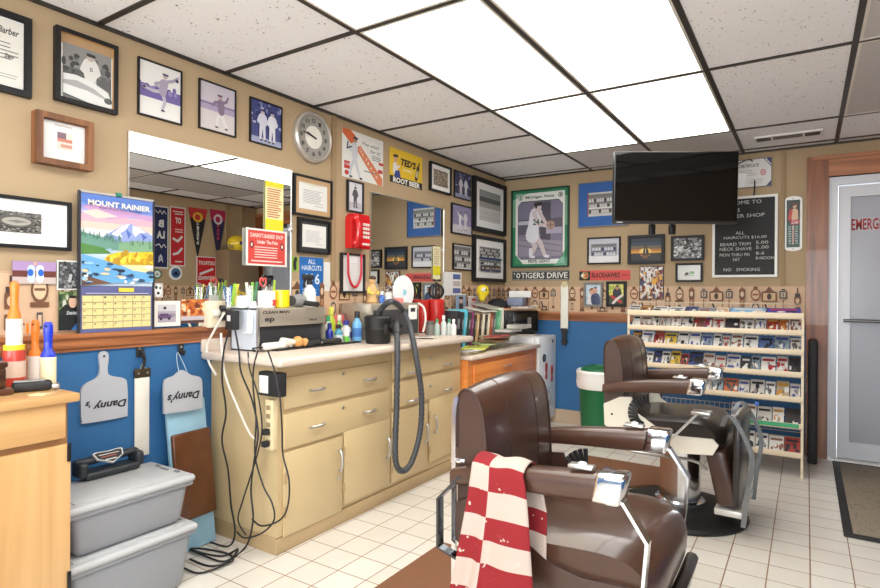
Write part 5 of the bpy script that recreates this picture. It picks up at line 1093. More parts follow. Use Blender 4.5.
# ------------------------------------------------------------ things hung on the blue wall
GREYP = pm((176, 178, 184), .5, 0, .03, 8)
def wallpoly(pts): # picture points on the mirror wall -> (y, z)
    return [(lambda q: (q.y, q.z))(atL(u, v)) for u, v in pts]
def outline_smooth(pts, sub=4):
    P = smooth_path([(p[0], p[1], 0) for p in pts + [pts[0]]], sub)[:-1]; return [(q.x, q.y) for q in P]
r1 = T('signature_paddle', 'grey paddle with upside-down handwriting hanging beside the maple cabinet', 'paddle', tuple(atL(102, 423)), RZ['L'], 'grey handwritten paddles')
pp = wallpoly([(79.5, 415), (79.5, 392), (84, 384), (96, 377), (98.5, 368), (97.5, 355), (102.5, 351), (107, 355), (106, 372), (112, 376), (122, 378), (125.5, 384), (125.8, 412), (122, 416.5), (84, 423), (80.5, 421)])
y_, z_ = r1.location.y, r1.location.z
b = MB(); b.prism(outline_smooth(pp, 4), lambda y, z, t: (y - y_, -t, z - z_), .002, .014, GREYP); b.build('board', r1)
b = MB(); q = atL(102.3, 356); b.cyl((q.y - y_, -.0146, q.z - z_), (q.y - y_, -.0135, q.z - z_), .005, .005, BLACK, 12); b.build('hanging_hole', r1)
def scribble(r, u0, u1, v0, v1, t, fx=0.0):
    q0, q1 = atL(u0, v1), atL(u1, v0); a = Art.__new__(Art); a.w, a.h, a.k, a.v, a.f, a.c, a.thick, a.clip = q1.y - q0.y, q1.z - q0.z, 0, [], [], [], .0, False
    a.text(t, 0, 0, 1, 1, (34, 34, 40), .035, .25, rot=math.pi)
    a.build('handwriting', r, PRINT, ((q0.y + q1.y) / 2 - r.location.y, -.0146 - fx, q0.z - r.location.z))
scribble(r1, 91, 125, 396, 411, 'Danny'); scribble(r1, 83.5, 88.5, 401, 408, "'s")
a = None
def hook(u, v, label):
    q = atL(u, v); r = T('wall_hook', label, 'wall hook', (0, q.y, q.z - .03), RZ['L'], 'black wall hooks')
    b = MB(); b.rbox(-.014, .014, -.01, -.001, 0, .05, .004, SOFTBLACK); b.build('plate', r)
    b = MB(); b.tube([(0, -.008, .012), (0, -.03, .004), (0, -.034, .02)], .006, SOFTBLACK, 7); b.cyl((0, -.009, .036), (0, -.0125, .036), .006, .005, STEEL, 8); b.build('hook_prong', r)
hook(138.5, 350, 'black wall hook holding the white strop'); hook(180, 348, 'black wall hook above the booster board')
qa, qb = atL(133.5, 377), atL(148, 376); q2 = atL(138, 456)
r = T('razor_strop', 'long white razor strop hanging from black hook on the blue wall', 'razor strop', (0, (qa.y + qb.y) / 2, q2.z), RZ['L'])
wS = (qb.y - qa.y) / 2; hs = qa.z - q2.z
b = MB(); b.rbox(-wS, wS, -.014, -.004, 0, hs, .003, pm((226, 220, 208), .8)); b.build('canvas_strap', r)
b = MB(); b.rbox(-wS - .003, wS + .003, -.018, -.003, hs - .005, hs + .035, .004, pm((70, 58, 40), .4, .4)); b.cyl((-.02, -.019, hs + .015), (-.02, -.018, hs + .015), .005, .005, STEEL, 8); b.cyl((.02, -.019, hs + .015), (.02, -.018, hs + .015), .005, .005, STEEL, 8); b.build('end_clamp', r)
b = MB(); b.tube([(0, -.012, hs + .03), (.004, -.02, hs + .06), (0, -.022, hs + .09), (-.004, -.02, hs + .12)], .007, SOFTBLACK, 7); b.tube([(-.012, -.014, hs + .03), (0, -.016, hs + .055), (.012, -.014, hs + .03)], .003, STEEL, 6); b.build('swivel', r)
# children's booster board leaning on the wall, second paddle hung in front of it
r = T('booster_board', "pale blue child's booster board with brown leather pad, leaning on the wall", 'booster board', (.115, 1.6, .003), 0, None, None)
LB = pm((146, 186, 206), .5, 0, .04); PAD = pm((96, 56, 30), .3, 0, .45, 14, .2, .1)
r.rotation_euler = (math.radians(1.2), math.radians(-6.5), 0)
b = MB(); b.rbox(-.01, .01, -.098, .098, 0, .67, .006, LB); b.build('board', r)
b = MB(); b.rbox(.011, .034, -.094, .1, .14, .53, .01, PAD, 3); b.build('leather_pad', r)
r2 = T('signature_paddle', 'grey paddle with upside-down handwriting, hung before the booster board', 'paddle', tuple(atL(183, 413, .075)), RZ['L'], 'grey handwritten paddles')
pp = [(lambda q: (q.y, q.z))(atL(u, v, .075)) for u, v in [(163.5, 413), (163.5, 385), (166, 379), (173, 376), (178, 372), (182, 370), (186, 372), (191, 375), (199, 377), (201.5, 383), (201.5, 404), (199, 408.5), (167, 413.5)]]
y_, z_ = r2.location.y, r2.location.z
b = MB(); b.prism(outline_smooth(pp, 4), lambda y, z, t: (y - y_, -t, z - z_), -.006, .006, GREYP); b.build('board', r2)
q0, q1 = atL(171, 403, .083), atL(200, 388, .083); a = Art.__new__(Art); a.w, a.h, a.k, a.v, a.f, a.c, a.thick, a.clip = q1.y - q0.y, q1.z - q0.z, 0, [], [], [], 0, False
a.text("Danny's", -.12, 0, 1, 1, (34, 34, 40), .035, .25, rot=math.pi); a.build('handwriting', r2, PRINT, ((q0.y + q1.y) / 2 - y_, -.0066, q0.z - z_))
b = MB(); q = atL(181, 372, .075); b.tube([(-.02, .0, q.z - z_ - .005), (-.012, .03, q.z - z_ + .05), (0, .045, q.z - z_ + .085), (.012, .03, q.z - z_ + .05), (.02, .0, q.z - z_ - .005)], .0015, pm((170, 190, 200), .3), 5); b.build('hanging_line', r2)
# strop on the back wall
qa, qb = atB(562.5, 285), atB(570, 285); q1 = atB(566, 328); q2 = atB(566, 345)
r = T('razor_strop', 'white strop with black handle hanging on the TV wall', 'razor strop', ((qa.x + qb.x) / 2, YB, q2.z)); wS = (qb.x - qa.x) / 2
b = MB(); b.rbox(-wS, wS, -.045, -.036, q1.z - q2.z - .01, qa.z - q2.z, .003, pm((232, 228, 216), .7)); b.build('canvas_strap', r)
b = MB(); b.prism([(-wS * .9, q1.z - q2.z), (wS * .9, q1.z - q2.z), (wS * .5, .08), (wS * .8, .03), (wS * .4, 0), (-wS * .4, 0), (-wS * .8, .03), (-wS * .5, .08)], lambda x, z, t: (x, t, z), -.05, -.032, SOFTBLACK); b.build('grip', r)
b = MB(); b.rbox(-wS * .7, wS * .7, -.047, -.001, qa.z - q2.z - .02, qa.z - q2.z + .03, .004, pm((206, 190, 150), .5)); b.build('wall_bracket', r)

# ------------------------------------------------------------ waste bin, black board by the door
r = T('waste_bin', 'green waste bin with white liner beside the refrigerator', 'waste bin', (1.07, 4.52, 0))
GRN = pm((20, 104, 62), .4, 0, .05)
b = MB(); b.lathe([(1e-7, .0), (.135, .0), (.14, .02), (.165, .5), (.17, .52), (.165, .52), (.15, .3)], GRN, n=32); b.build('tub', r)
b = MB(); b.lathe([(.167, .425), (.176, .43), (.184, .47), (.18, .52), (.186, .555), (.176, .572), (.155, .56), (.14, .45)], pm((236, 236, 232), .5, 0, .03, 30, 0, .4), n=32, sx=1); b.build('liner', r)
b = MB(); b.lathe([(.15, .56), (.145, .585), (.1, .6), (.09, .585), (.06, .57), (1e-7, .57)], GRN, n=32); b.build('swing_lid', r)
b = MB(); b.rbox(2.462, 2.52, 4.72, 4.93, .002, .86, .015, SOFTBLACK, 3); b.build('folded_board', None, label='black board standing between magazine rack and door casing', cat='board')

# ------------------------------------------------------------ wire magazine rack with booklets
ORD = ['first', 'second', 'third', 'fourth', 'fifth', 'sixth', 'seventh', 'eighth', 'ninth', 'tenth', 'eleventh', 'twelfth', 'thirteenth', 'fourteenth', 'fifteenth', 'sixteenth', 'seventeenth']
RY = 4.33; RX0 = hit(628, 310, 1, RY).x; RX1 = hit(804, 320, 1, RY).x
tiers = [hit(803, v, 1, RY).z for v in (318.5, 335, 354.5, 377, 402, 429, 458)]
BEI = pm((226, 208, 178), .5, 0, .04); WIRE = pm((196, 184, 160), .4, .3)
r = T('magazine_rack', 'beige wire magazine rack with seven tiers under the letter board', 'magazine rack', ((RX0 + RX1) / 2, 4.55, 0))
for x in (RX0 + .006, RX1 - .006):
    for y in (RY, 4.79): b = MB(); b.box(x - .007, x + .007, y - .007, y + .007, 0, tiers[0] + (.02 if y > 4.5 else .0), BEI); b.build('post', r, world=True)
for i, z in enumerate(tiers):
    b = MB(); b.rbox(RX0, RX1, RY - .012, RY - .006, z - .004, z + (.034 if i == 0 else .03), .002, BEI); rl = b.build('shelf_rail', r, world=True)
    b = MB()
    n = 34
    for k in range(n): x = RX0 + .02 + (RX1 - RX0 - .04) * k / (n - 1); b.tube([(x, RY - .004, z - .012), (x, RY + .16, z - .004), (x, RY + .17, z + .09)], .0018, WIRE, 4, raw=True)
    for (y, zz) in ((RY + .005, z - .008), (RY + .09, z - .004), (RY + .165, z), (RY + .17, z + .05), (RY + .17, z + .09)): b.cyl((RX0, y, zz), (RX1, y, zz), .0022, .0022, WIRE, 5)
    for x in (RX0, RX1): b.cyl((x, RY, z), (x, 4.79, z + .01), .003, .003, WIRE, 5)
    b.build('wire_tray_grid', r, world=True)
b = MB(); z = tiers[5]; b.box(hit(738, 420, 1, RY).x, hit(799, 420, 1, RY).x, RY - .0145, RY - .0125, z + .002, z + .028, pm((60, 160, 110), .4)); b.build('green_label_strip', r, world=True, label='green plastic label strip')
b = MB()
for k in range(7): zz = .2 + k * .11; b.cyl((RX0, 4.79, zz), (RX1, 4.79, zz), .003, .003, WIRE, 5)
b.build('back_wire_grid', r, world=True)
b = MB(); q = hit(757, 404, 1, RY - .02); b.rbox(q.x - .012, q.x + .012, RY - .03, RY - .014, q.z - .012, q.z + .014, .003, pm((70, 110, 190), .4)); b.build('blue_tag', r, world=True)
rnd = random.Random(77)
CV = [((236, 234, 228), 'white'), ((214, 208, 200), 'pale grey'), ((60, 56, 58), 'black'), ((176, 60, 50), 'red'), ((206, 110, 60), 'orange'), ((90, 110, 160), 'blue'), ((190, 170, 140), 'tan'), ((120, 80, 66), 'brown'), ((226, 190, 70), 'yellow'), ((150, 166, 176), 'steel blue')]
MARK = [((176, 50, 50), 'red'), ((40, 40, 46), 'black'), ((52, 52, 56), 'dark grey'), ((90, 88, 90), 'grey'), ((40, 40, 46), 'black'), ((236, 232, 224), 'white'), ((60, 80, 150), 'blue'), ((150, 100, 80), 'brown'), ((210, 150, 60), 'ochre')]
starts = [0, 0, 0, 0, .36, .6, .66]
for ti, z in enumerate(tiers):
    x = RX1 - .045; k = 0
    while x > RX0 + .03 + starts[ti] * (RX1 - RX0):
        wdt = rnd.choice([.055, .062, .07, .078, .09]) if ti else rnd.choice([.09, .11, .13])
        hgt = rnd.uniform(.115, .145) if ti else rnd.uniform(.12, .15)
        bc, bn = rnd.choice(CV[:3] * 3 + CV[:2] * 6 + CV); mc, mn = rnd.choice(MARK)
        while mn == bn: mc, mn = rnd.choice(MARK)
        if ti == 0 and k == 0: wdt, bc, bn, mc, mn = .2, (74, 70, 160), 'violet', (190, 60, 70), 'red'
        if ti == 0 and k == 1: wdt, bc, bn, mc, mn = .22, (130, 180, 220), 'sky blue', (226, 214, 196), 'cream'
        a = Art(wdt - .006, hgt, bc, .006); s_ = rnd.randrange(900)
        crowdbg(a, .08, .1, .92, .6, 7 if ti else 12, [mc, tuple(int(q * .7) for q in bc), mc, (236, 232, 226)], s_, .13)
        a.rect(.1, .72, .9, .86, mc)
        a.rect(0, 0, .04, 1, tuple(int(q * .8) for q in bc))
        tl = math.radians(-42 if ti else -66)
        a.build('booklet', None, GLAZED if s_ % 2 else PRINT, (x - wdt / 2 + .03, RY + .012 + .004 * (k % 2), z + .008), 0, '%s booklet with %s marks, %s from the door end of the %s tier' % (bn, mn, ORD[k], ORD[ti]), 'booklet', 'booklets on the wire rack', rx=tl)
        x -= wdt; k += 1

# ------------------------------------------------------------ small helper shapes for the counters
def S(u, v, z=None): return atZ(u, v, CT if z is None else z)
def bottle(label, loc, rad, hgt, body, cap, neck=.45, caph=.18, band=None, name='bottle', group=None, cat='bottle'):
    r = T(name, label, cat, loc, 0, group); hb = hgt * (1 - caph)
    m = pm(body, .3, 0, .04, 20, .3)
    b = MB(); b.lathe([(rad * .94, 0), (rad, .006), (rad, hb * .68), (rad * .93, hb * .78), (rad * neck, hb * .92), (rad * neck, hb)], m, n=18); b.build('body', r)
    b = MB(); b.lathe([(rad * neck * 1.15, hb), (rad * neck * 1.15, hgt * .97), (rad * neck * .9, hgt), (1e-7, hgt)], pm(cap, .4), n=16); b.build('cap', r)
    if band: b = MB(); b.lathe([(rad * 1.012, hb * .18), (rad * 1.012, hb * .56)], pm(band, .5), n=18); b.build('label_band', r)
    return r
def can(label, loc, rad, hgt, col, lid=None, name='tin', cat='tin', group=None, band=None):
    r = T(name, label, cat, loc, 0, group)
    b = MB(); b.lathe([(rad * .97, 0), (rad, .005), (rad, hgt - .006), (rad * .97, hgt), (1e-7, hgt)], pm(col, .35, 0, .05, 20, .3), n=20); b.build('body', r)
    if lid: b = MB(); b.lathe([(rad * 1.03, hgt - .012), (rad * 1.03, hgt + .008), (rad * .9, hgt + .012), (1e-7, hgt + .012)], pm(lid, .4), n=20); b.build('lid', r)
    if band: b = MB(); b.lathe([(rad * 1.012, hgt * .25), (rad * 1.012, hgt * .7)], pm(band, .5), n=20); b.build('label_band', r)
    return r
def flatbox(name, label, cat, loc, rz, sx, sy, sz, col, group=None, art=None, edge=None):
    r = T(name, label, cat, loc, rz, group)
    b = MB(); b.rbox(-sx / 2, sx / 2, -sy / 2, sy / 2, 0, sz, min(.003, sz * .3), pm(edge or col, .6)); b.build('body' if sz > .03 else 'pages', r)
    a = Art(sx * .98, sy * .98, col, .0006)
    if art: art(a)
    o = a.build('top_print' if sz > .03 else 'cover', r, PRINT, (0, -sy * .49, sz + .001)); o.rotation_euler = (-math.pi / 2, 0, 0)
    return r

# ------------------------------------------------------------ metal cabinet with lettering on the long counter, and what stands on it
MET = pm((186, 176, 160), .3, .55, .05, 30); LBL = pm((206, 214, 224), .45, 0, .03)
A0 = S(257, 352); TL = hit(257, 308.5, 0, A0.x); AE = hit(325, 320, 0, A0.x)
sx0, sx1, sy0, sy1, szt = .05, A0.x, A0.y, AE.y, TL.z
r = T('sterilizer_cabinet', 'metal towel cabinet with dark lettering on the long countertop', 'sterilizer', ((sx0 + sx1) / 2, (sy0 + sy1) / 2, CT))
b = MB(); b.box(sx0, sx1, sy0, sy0 + .008, CT + .001, szt, LBL); b.box(sx0, sx1, sy1 - .008, sy1, CT + .001, szt, MET); b.box(sx0, sx1, sy0, sy1, szt - .008, szt, MET); b.box(sx0, sx0 + .006, sy0, sy1, CT, szt, MET); b.box(sx0, sx1, sy0, sy1, CT + .001, CT + .007, MET); b.build('shell', r, world=True)
zf = hit(257, 327, 0, A0.x).z
b = MB(); b.rbox(sx1 - .012, sx1 + .004, sy0 + .006, sy1, zf, szt - .002, .003, MET); fr = b.build('front_panel', r, world=True)
b = MB(); b.rbox(sx1 - .006, sx1 + .005, sy0 - .002, sy0 + .012, CT + .001, szt, .002, STEEL); b.build('corner_strip', r, world=True)
for tx, f0, f1, g0, g1 in (('CLEAN MAN', .03, .42, .72, .9), ('ep', .06, .2, .14, .46), ('No 2', .74, .86, .16, .32)):
    ww_, hh_ = sy1 - sy0 - .02, szt - zf - .01
    a = Art.__new__(Art); a.w, a.h, a.k, a.v, a.f, a.c, a.thick, a.clip = ww_ * (f1 - f0), hh_ * (g1 - g0), 0, [], [], [], 0, False
    a.text(tx, 0, 0, 1, 1, (44, 34, 30), .03)
    o = a.build('lettering', r, PRINT); o.location = wmat(r).inverted() @ Vector((sx1 + .0045, sy0 + .015 + ww_ * (f0 + f1) / 2, zf + .005 + hh_ * g0)); o.rotation_euler = (0, 0, RZ['L'])
b = MB(); b.box(sx1 - .02, sx1 - .014, sy0 + .02, sy1 - .02, CT + .007, zf, pm((46, 46, 50), .5)); b.build('opening_shade', r, world=True)  # dark sheet stands in for the shaded opening below the front panel
# tray with tools in front
q0 = S(262, 351); q1 = S(345, 341)
r = T('tool_tray', 'black tool mat in front of the metal towel cabinet', 'tray', ((q0.x + .04 + A0.x) / 2, (q0.y + q1.y) / 2 + .02, CT))
b = MB(); b.rbox(A0.x + .012, q0.x + .075, q0.y + .03, q1.y - .02, CT + .001, CT + .008, .003, SOFTBLACK); b.build('rubber_mat', r, world=True)
xm = A0.x + .03
r = T('hair_clipper', 'white hair clipper lying on the black tool mat', 'hair clipper', (xm, hit(276, 340, 0, xm).y, CT + .009), RZ['L'])
b = MB(); b.rbox(-.08, .07, -.018, .018, 0, .034, .012, pm((222, 220, 214), .35), 3); b.build('housing', r); b = MB(); b.rbox(.068, .092, -.02, .02, .004, .022, .002, STEEL); b.build('blade', r); b = MB(); b.tube([(-.08, 0, .015), (-.13, .01, .012), (-.15, -.03, .006)], .004, BLACK, 6); b.build('power_cord', r)
r = T('neck_duster', 'brush with orange wooden ball handle on the black tool mat', 'brush', (xm + .012, hit(296, 342, 0, xm).y, CT + .009), RZ['L'])
ORW = pm((206, 150, 84), .4, 0, .08)
b = MB(); b.ball((0, 0, .028), .03, .026, .028, ORW); b.ball((.045, 0, .022), .026, .024, .022, ORW); b.build('ball_handle', r); b = MB(); b.cyl((-.02, 0, .028), (-.1, 0, .03), .012, .026, pm((226, 220, 206), .9), 12); b.build('bristle', r)
for i, (u, lab) in enumerate(((312, 'black trimmer on the tool mat beside the orange ball brush'), (330, 'black trimmer at the bottle end of the tool mat'))):
    r = T('hair_trimmer', lab, 'hair trimmer', (xm + .012, hit(u, 342, 0, xm).y, CT + .009), RZ['L'] + .3 - .5 * i, 'black trimmers')
    b = MB(); b.rbox(-.07, .06, -.016, .016, 0, .03, .012, SOFTBLACK, 3); b.build('housing', r); b = MB(); b.rbox(.058, .075, -.02, .02, .006, .016, .002, STEEL); b.build('blade', r)
# on top of it
PT = szt
def top(u, x): q = hit(u, 300, 0, x); return (x, q.y, PT)
CLR = GLASS
def jar(label, loc, rad, hgt, cols, group='clear jars of combs'):
    r = T('comb_jar', label, 'jar', loc, 0, group)
    b = MB(); b.lathe([(1e-7, .004), (rad * .9, .004), (rad, .0), (rad, hgt), (rad * .93, hgt), (rad * .9, .01)], CLR, n=18); b.build('glass', r)
    rr = random.Random(int(loc[1] * 1000))
    for i, c in enumerate(cols):
        an = i * 2.4; x, y = math.cos(an) * rad * 1.0, math.sin(an) * rad * 1.0
        b = MB(); b.bar([(x * .4, y * .4, .012), (x * 1.0, y * 1.0, hgt * (1.0 + .22 * rr.random()))], (1, .3, 0), .014, .004, pm(c, .4), raw=True); b.build('comb', r)
jar('clear jar of green and blue combs, on the metal cabinet nearest the calendar', top(230, .12), .036, .1, [(150, 200, 60), (60, 120, 180), (40, 90, 130), (226, 220, 80), (60, 60, 60)])
jar('clear jar of green combs beside the white cup on the metal cabinet', top(252, .15), .036, .11, [(60, 130, 90), (130, 190, 60), (230, 226, 210), (50, 50, 54), (170, 200, 60)])
flatbox('tissue_box', 'small white box between the two comb jars', 'box', top(241, .13), 0, .07, .06, .06, (236, 234, 230))
def mug(label, loc, rad, hgt, col, mark=None, rz=0.0):
    r = T('mug', label, 'mug', loc, rz)
    m = pm(col, .25, 0, .03, 10, .4)
    b = MB(); b.lathe([(1e-7, .004), (rad * .9, 0), (rad, .006), (rad, hgt), (rad * .92, hgt), (rad * .9, .012)], m, n=22); b.build('cup', r)
    b = MB(); b.tube([(0, rad * .97, hgt * .82), (0, rad * 1.5, hgt * .75), (0, rad * 1.55, hgt * .35), (0, rad * .97, hgt * .22)], .0065, m, 7, 4); b.build('handle', r)
    if mark: b = MB(); b.rbox(rad * .7, rad * 1.015, -rad * .55, rad * .55, hgt * .12, hgt * .5, .004, pm(mark, .5)); b.build('print', r)
    return r
mug('white mug with red print holding scissors on the metal cabinet', top(266.5, .2), .043, .085, (236, 234, 230), (206, 60, 56), .6)
mug('yellow mug on the metal cabinet', top(281, .2), .044, .09, (236, 208, 30), None, .25)
for i, (u, c, lab) in enumerate(((263, (220, 90, 80), 'scissors with red handle standing in the white mug'), (269, (30, 30, 32), 'scissors with black handle standing in the white mug'), (273, (170, 200, 60), 'comb with green handle standing in the white mug'))):
    p = top(u, .2); r = T('scissors' if i < 2 else 'comb', lab, 'scissors' if i < 2 else 'comb', (p[0], p[1], p[2] + .02))
    if i < 2:
        b = MB(); b.bar([(0, 0, 0), (.0, -.004, .09)], (0, 1, 0), .008, .002, STEEL, raw=True); b.bar([(0, 0, 0), (.002, .006, .09)], (0, 1, 0), .008, .002, STEEL, raw=True); b.build('blade', r)
        for s_ in (-1, 1): b = MB(); b.tube([(0, s_ * .004, .085), (0, s_ * .016, .1), (0, s_ * .018, .12), (0, s_ * .008, .128), (0, s_ * .002, .11)], .004, pm(c, .4), 6, 4); b.build('finger_ring', r)
    else:
        b = MB(); b.bar([(0, 0, 0), (0, .01, .12)], (0, 1, 0), .012, .004, pm(c, .4), raw=True); b.build('comb_spine', r)
r = T('spray_bottle', 'white spray bottle with black trigger before the blue price sign', 'spray bottle', top(309.5, .17), RZ['L'])
b = MB(); b.lathe([(.032, 0), (.034, .01), (.034, .075), (.026, .1), (.014, .115), (.014, .125)], pm((232, 230, 226), .4), n=18); b.build('bottle', r)
b = MB(); b.lathe([(.017, .12), (.017, .14), (.012, .146)], SOFTBLACK, n=14); b.rbox(-.05, .025, -.012, .012, .146, .176, .007, SOFTBLACK); b.bar([(-.03, 0, .15), (-.04, 0, .125), (-.036, 0, .105)], (0, 1, 0), .014, .006, SOFTBLACK); b.build('trigger', r)
r = T('hair_dryer', 'grey and black hair dryer lying beside the white spray bottle', 'hair dryer', top(297, .2), RZ['L'] + .4)
b = MB(); b.cyl((-.07, 0, .035), (.04, 0, .035), .026, .036, pm((150, 150, 150), .4), 18); b.build('barrel', r); b = MB(); b.cyl((-.09, 0, .035), (-.07, 0, .035), .028, .026, SOFTBLACK, 18); b.build('nozzle', r); b = MB(); b.tube([(.02, 0, .03), (.03, -.05, .02), (.02, -.11, .015)], .014, SOFTBLACK, 8); b.build('handle', r)
r = T('cloth', 'crumpled white cloth on the calendar side of the metal cabinet', 'cloth', top(250, .27)); b = MB(); vs = []; fs = []; n = 15
y0_, y1_ = hit(222, 300, 0, .27).y, hit(268, 300, 0, .27).y
for i in range(n):
    for j in range(n):
        s_, t_ = i / (n - 1), j / (n - 1); yy = y0_ + (y1_ - y0_) * s_; xx = .18 + (sx1 - .2) * t_
        z_ = PT + .006 + .03 * max(0, math.sin(s_ * 8 + t_ * 3) * math.sin(t_ * 7 + 1)) * (1 - t_ * .5)
        if yy < sy0: z_ = PT + .004 - min(.12, (sy0 - yy) * 3.2); yy = sy0 - .006 - (sy0 - yy) * .12 + .003 * math.sin(t_ * 12)
        vs.append((xx, yy, z_))
for i in range(n - 1):
    for j in range(n - 1): fs.append((i * n + j, i * n + j + 1, (i + 1) * n + j + 1, (i + 1) * n + j))
b.add(vs, fs, pm((236, 236, 236), .9, 0, .03)); o = b.build('fabric', r, world=True); md = o.modifiers.new('t', 'SOLIDIFY'); md.thickness = .003; md.offset = 1

# outlet box with plugs on the rail, adapter, cords
q0, q1 = atL(209, 301, .05), atL(226, 327, .05)
r = T('outlet_box', 'beige outlet box with plugs above the countertop end', 'outlet box', (0, (q0.y + q1.y) / 2, q1.z), RZ['L']); w_ = q1.y - q0.y; hh = q0.z - q1.z
b = MB(); b.rbox(-w_ / 2, w_ / 2, -.05, -.001, 0, hh, .005, pm((226, 214, 186), .5)); b.build('box', r)
for x, z in ((.2, .25), (.2, .6), (-.15, .45)): b = MB(); b.rbox(w_ * x - .013, w_ * x + .013, -.075, -.049, hh * z, hh * z + .03, .005, SOFTBLACK if x > 0 else pm((226, 222, 210), .5)); b.build('plug', r)
q0, q1 = hit(229, 310, 1, 1.79), hit(241, 330, 1, 1.79)
r = T('power_adapter', 'black power adapter hanging at the metal cabinet side', 'power adapter', ((q0.x + q1.x) / 2, 1.775, q1.z)); b = MB(); hh = q0.z - q1.z; b.rbox(-.03, .03, -.02, .02, 0, hh, .006, SOFTBLACK); b.build('case', r); b = MB(); b.rbox(-.012, .012, -.023, -.018, hh * .45, hh * .75, .002, pm((220, 220, 220), .5)); b.build('rating_plate', r)
ys = Y0 - .001
q0, q1 = hit(259, 371, 1, ys - .04), hit(280, 398, 1, ys - .04)
r = T('outlet_box', 'black outlet box with white plate on the cream cabinet side', 'outlet box', ((q0.x + q1.x) / 2, ys, q1.z)); w_ = q1.x - q0.x; hh = q0.z - q1.z
b = MB(); b.rbox(-w_ / 2, w_ / 2, -.045, -.001, 0, hh, .006, SOFTBLACK); b.build('box', r); b = MB(); b.rbox(-w_ * .42, w_ * .0, -.05, -.044, hh * .12, hh * .85, .003, pm((230, 228, 222), .4)); b.build('cover_plate', r)
q0, q1 = hit(265.5, 399, 1, ys - .03), hit(273, 451, 1, ys - .03)
r = T('power_strip', 'cream vertical power strip on the cream cabinet side', 'power strip', ((q0.x + q1.x) / 2, ys, q1.z)); w_ = q1.x - q0.x; hh = q0.z - q1.z
b = MB(); b.rbox(-w_ / 2, w_ / 2, -.034, -.001, 0, hh, .006, pm((226, 206, 164), .5)); b.build('strip', r)
for k in range(5): b = MB(); b.rbox(-w_ * .25, w_ * .25, -.037, -.033, hh * (.12 + .17 * k), hh * (.12 + .17 * k) + .02, .002, pm((150, 130, 96), .5)); b.build('socket', r)
for k, z in enumerate((.08, .32)): b = MB(); b.rbox(-.014, .014, -.065, -.036, hh * z, hh * z + .026, .005, SOFTBLACK); b.build('plug', r)
def cord(label, pts, rad, col, planes=1.685, floor_pts=()):
    P = []
    for i, (u, v) in enumerate(pts): P.append(hit(u, v, 1, planes if not isinstance(planes, (list, tuple)) else planes[i]))
    for u, v in floor_pts: P.append(atZ(u, v, rad + .002) + Vector((0, 0, .004 * (len(P) % 3))))
    for q in P: q.z = max(q.z, rad + .001)
    b = MB(); b.tube(P, rad, pm(col, .5), 7, 7); b.build('hanging_cable', None, label=label, cat='cable', group='cords hanging at the cream cabinet end')
KB = (28, 28, 30)
cord('black cord hanging lowest beside the blue wall, coiled onto the floor', [(230, 329), (224, 350), (222, 378), (226, 412), (222, 440), (228, 470), (231, 505), (235, 532)], .0042, KB, 1.68, [(228, 548), (205, 541), (188, 545), (196, 553), (222, 556), (238, 550), (225, 566), (200, 573), (184, 569)])
cord('black cord crossing the middle of the cream cabinet end, ending in floor coils', [(235, 329), (239, 352), (241, 372), (252, 400), (258, 432), (254, 462), (251, 490), (253, 520)], .0042, KB, 1.675, [(246, 548), (226, 561), (205, 557), (190, 551), (205, 549), (228, 555), (232, 563), (210, 566), (190, 560)])
cord('black cord from tool mat swinging down past the power strip', [(258, 350), (254, 366), (253, 385), (256, 420), (255, 455), (263, 485), (272, 503), (274, 520), (262, 533), (245, 538), (237, 532)], .0038, KB, 1.69)
cord('black cord looping widest before the cabinet corner', [(268, 351), (275, 372), (280, 398), (282, 430), (283, 455), (289, 480), (288, 505), (280, 520), (262, 526), (252, 519)], .0038, KB, 1.69)
cord('thin black cord tangled around the power strip', [(248, 352), (250, 370), (258, 395), (262, 428), (258, 452), (250, 478), (243, 500), (238, 520), (246, 535)], .0035, KB, 1.692)
cord('white cord arching from the beige outlet box down the cabinet end', [(224, 313), (214, 331), (207, 346), (209, 362), (216, 375)], .0055, (232, 226, 214), 1.7)
cord('white cord slanting across the cream cabinet end to the power strip', [(221, 333), (222, 352), (226, 378), (238, 408), (249, 432), (256, 440)], .005, (232, 226, 214), 1.695)
q = atZ(189, 546, .008); b = MB(); b.rbox(q.x - .012, q.x + .012, q.y - .008, q.y + .008, .012, .026, .003, pm((220, 206, 40), .5)); b.build('yellow_tag', None, label='small yellow tag on the coiled floor cords', cat='tag')

# ------------------------------------------------------------ bottles between the metal cabinet and the black vacuum
G5 = 'bottles on the long countertop'
bt = [('green capped white bottle beside the metal cabinet', (328, 338), .1, .022, .15, (226, 232, 226), (60, 170, 110), (90, 180, 130)), ('dark blue bottle in front of the green capped bottle', (329.5, 341), .2, .021, .115, (30, 44, 150), (30, 40, 120), None),
      ('yellow-green bottle behind the dark blue bottle', (331, 334), .07, .026, .2, (190, 204, 50), (226, 226, 90), None), ('clear teal bottle with black cap', (338.5, 341), .21, .024, .105, (70, 150, 170), (30, 30, 32), (206, 214, 214)),
      ('white bottle with violet label, behind the teal bottle', (346, 336), .14, .032, .12, (226, 226, 230), (60, 60, 150), (90, 90, 170)), ('light blue bottle with black cap, nearest the black vacuum', (357, 340), .2, .028, .175, (110, 176, 226), (28, 28, 30), (70, 120, 190)),
      ('light green bottle among the bottles at the mirror edge', (339, 330), .07, .024, .15, (150, 206, 110), (226, 226, 210), None), ('black capped silver bottle behind the light blue bottle', (350, 332), .08, .024, .19, (170, 174, 180), (26, 26, 28), None)]
for lab, (u, v), x, rad, hgt, bc, cc, bd in bt:
    q = hit(u, 330, 0, x); bottle(lab, (x, q.y, CT + .0005), rad, hgt, bc, cc, .5, .22, bd, group=G5)
q = hit(346, 338, 0, .2); can('small jar with lime green label before the violet labelled bottle', (.2, q.y, CT + .0005), .02, .045, (120, 210, 80), (236, 234, 226), 'small_jar', 'jar')
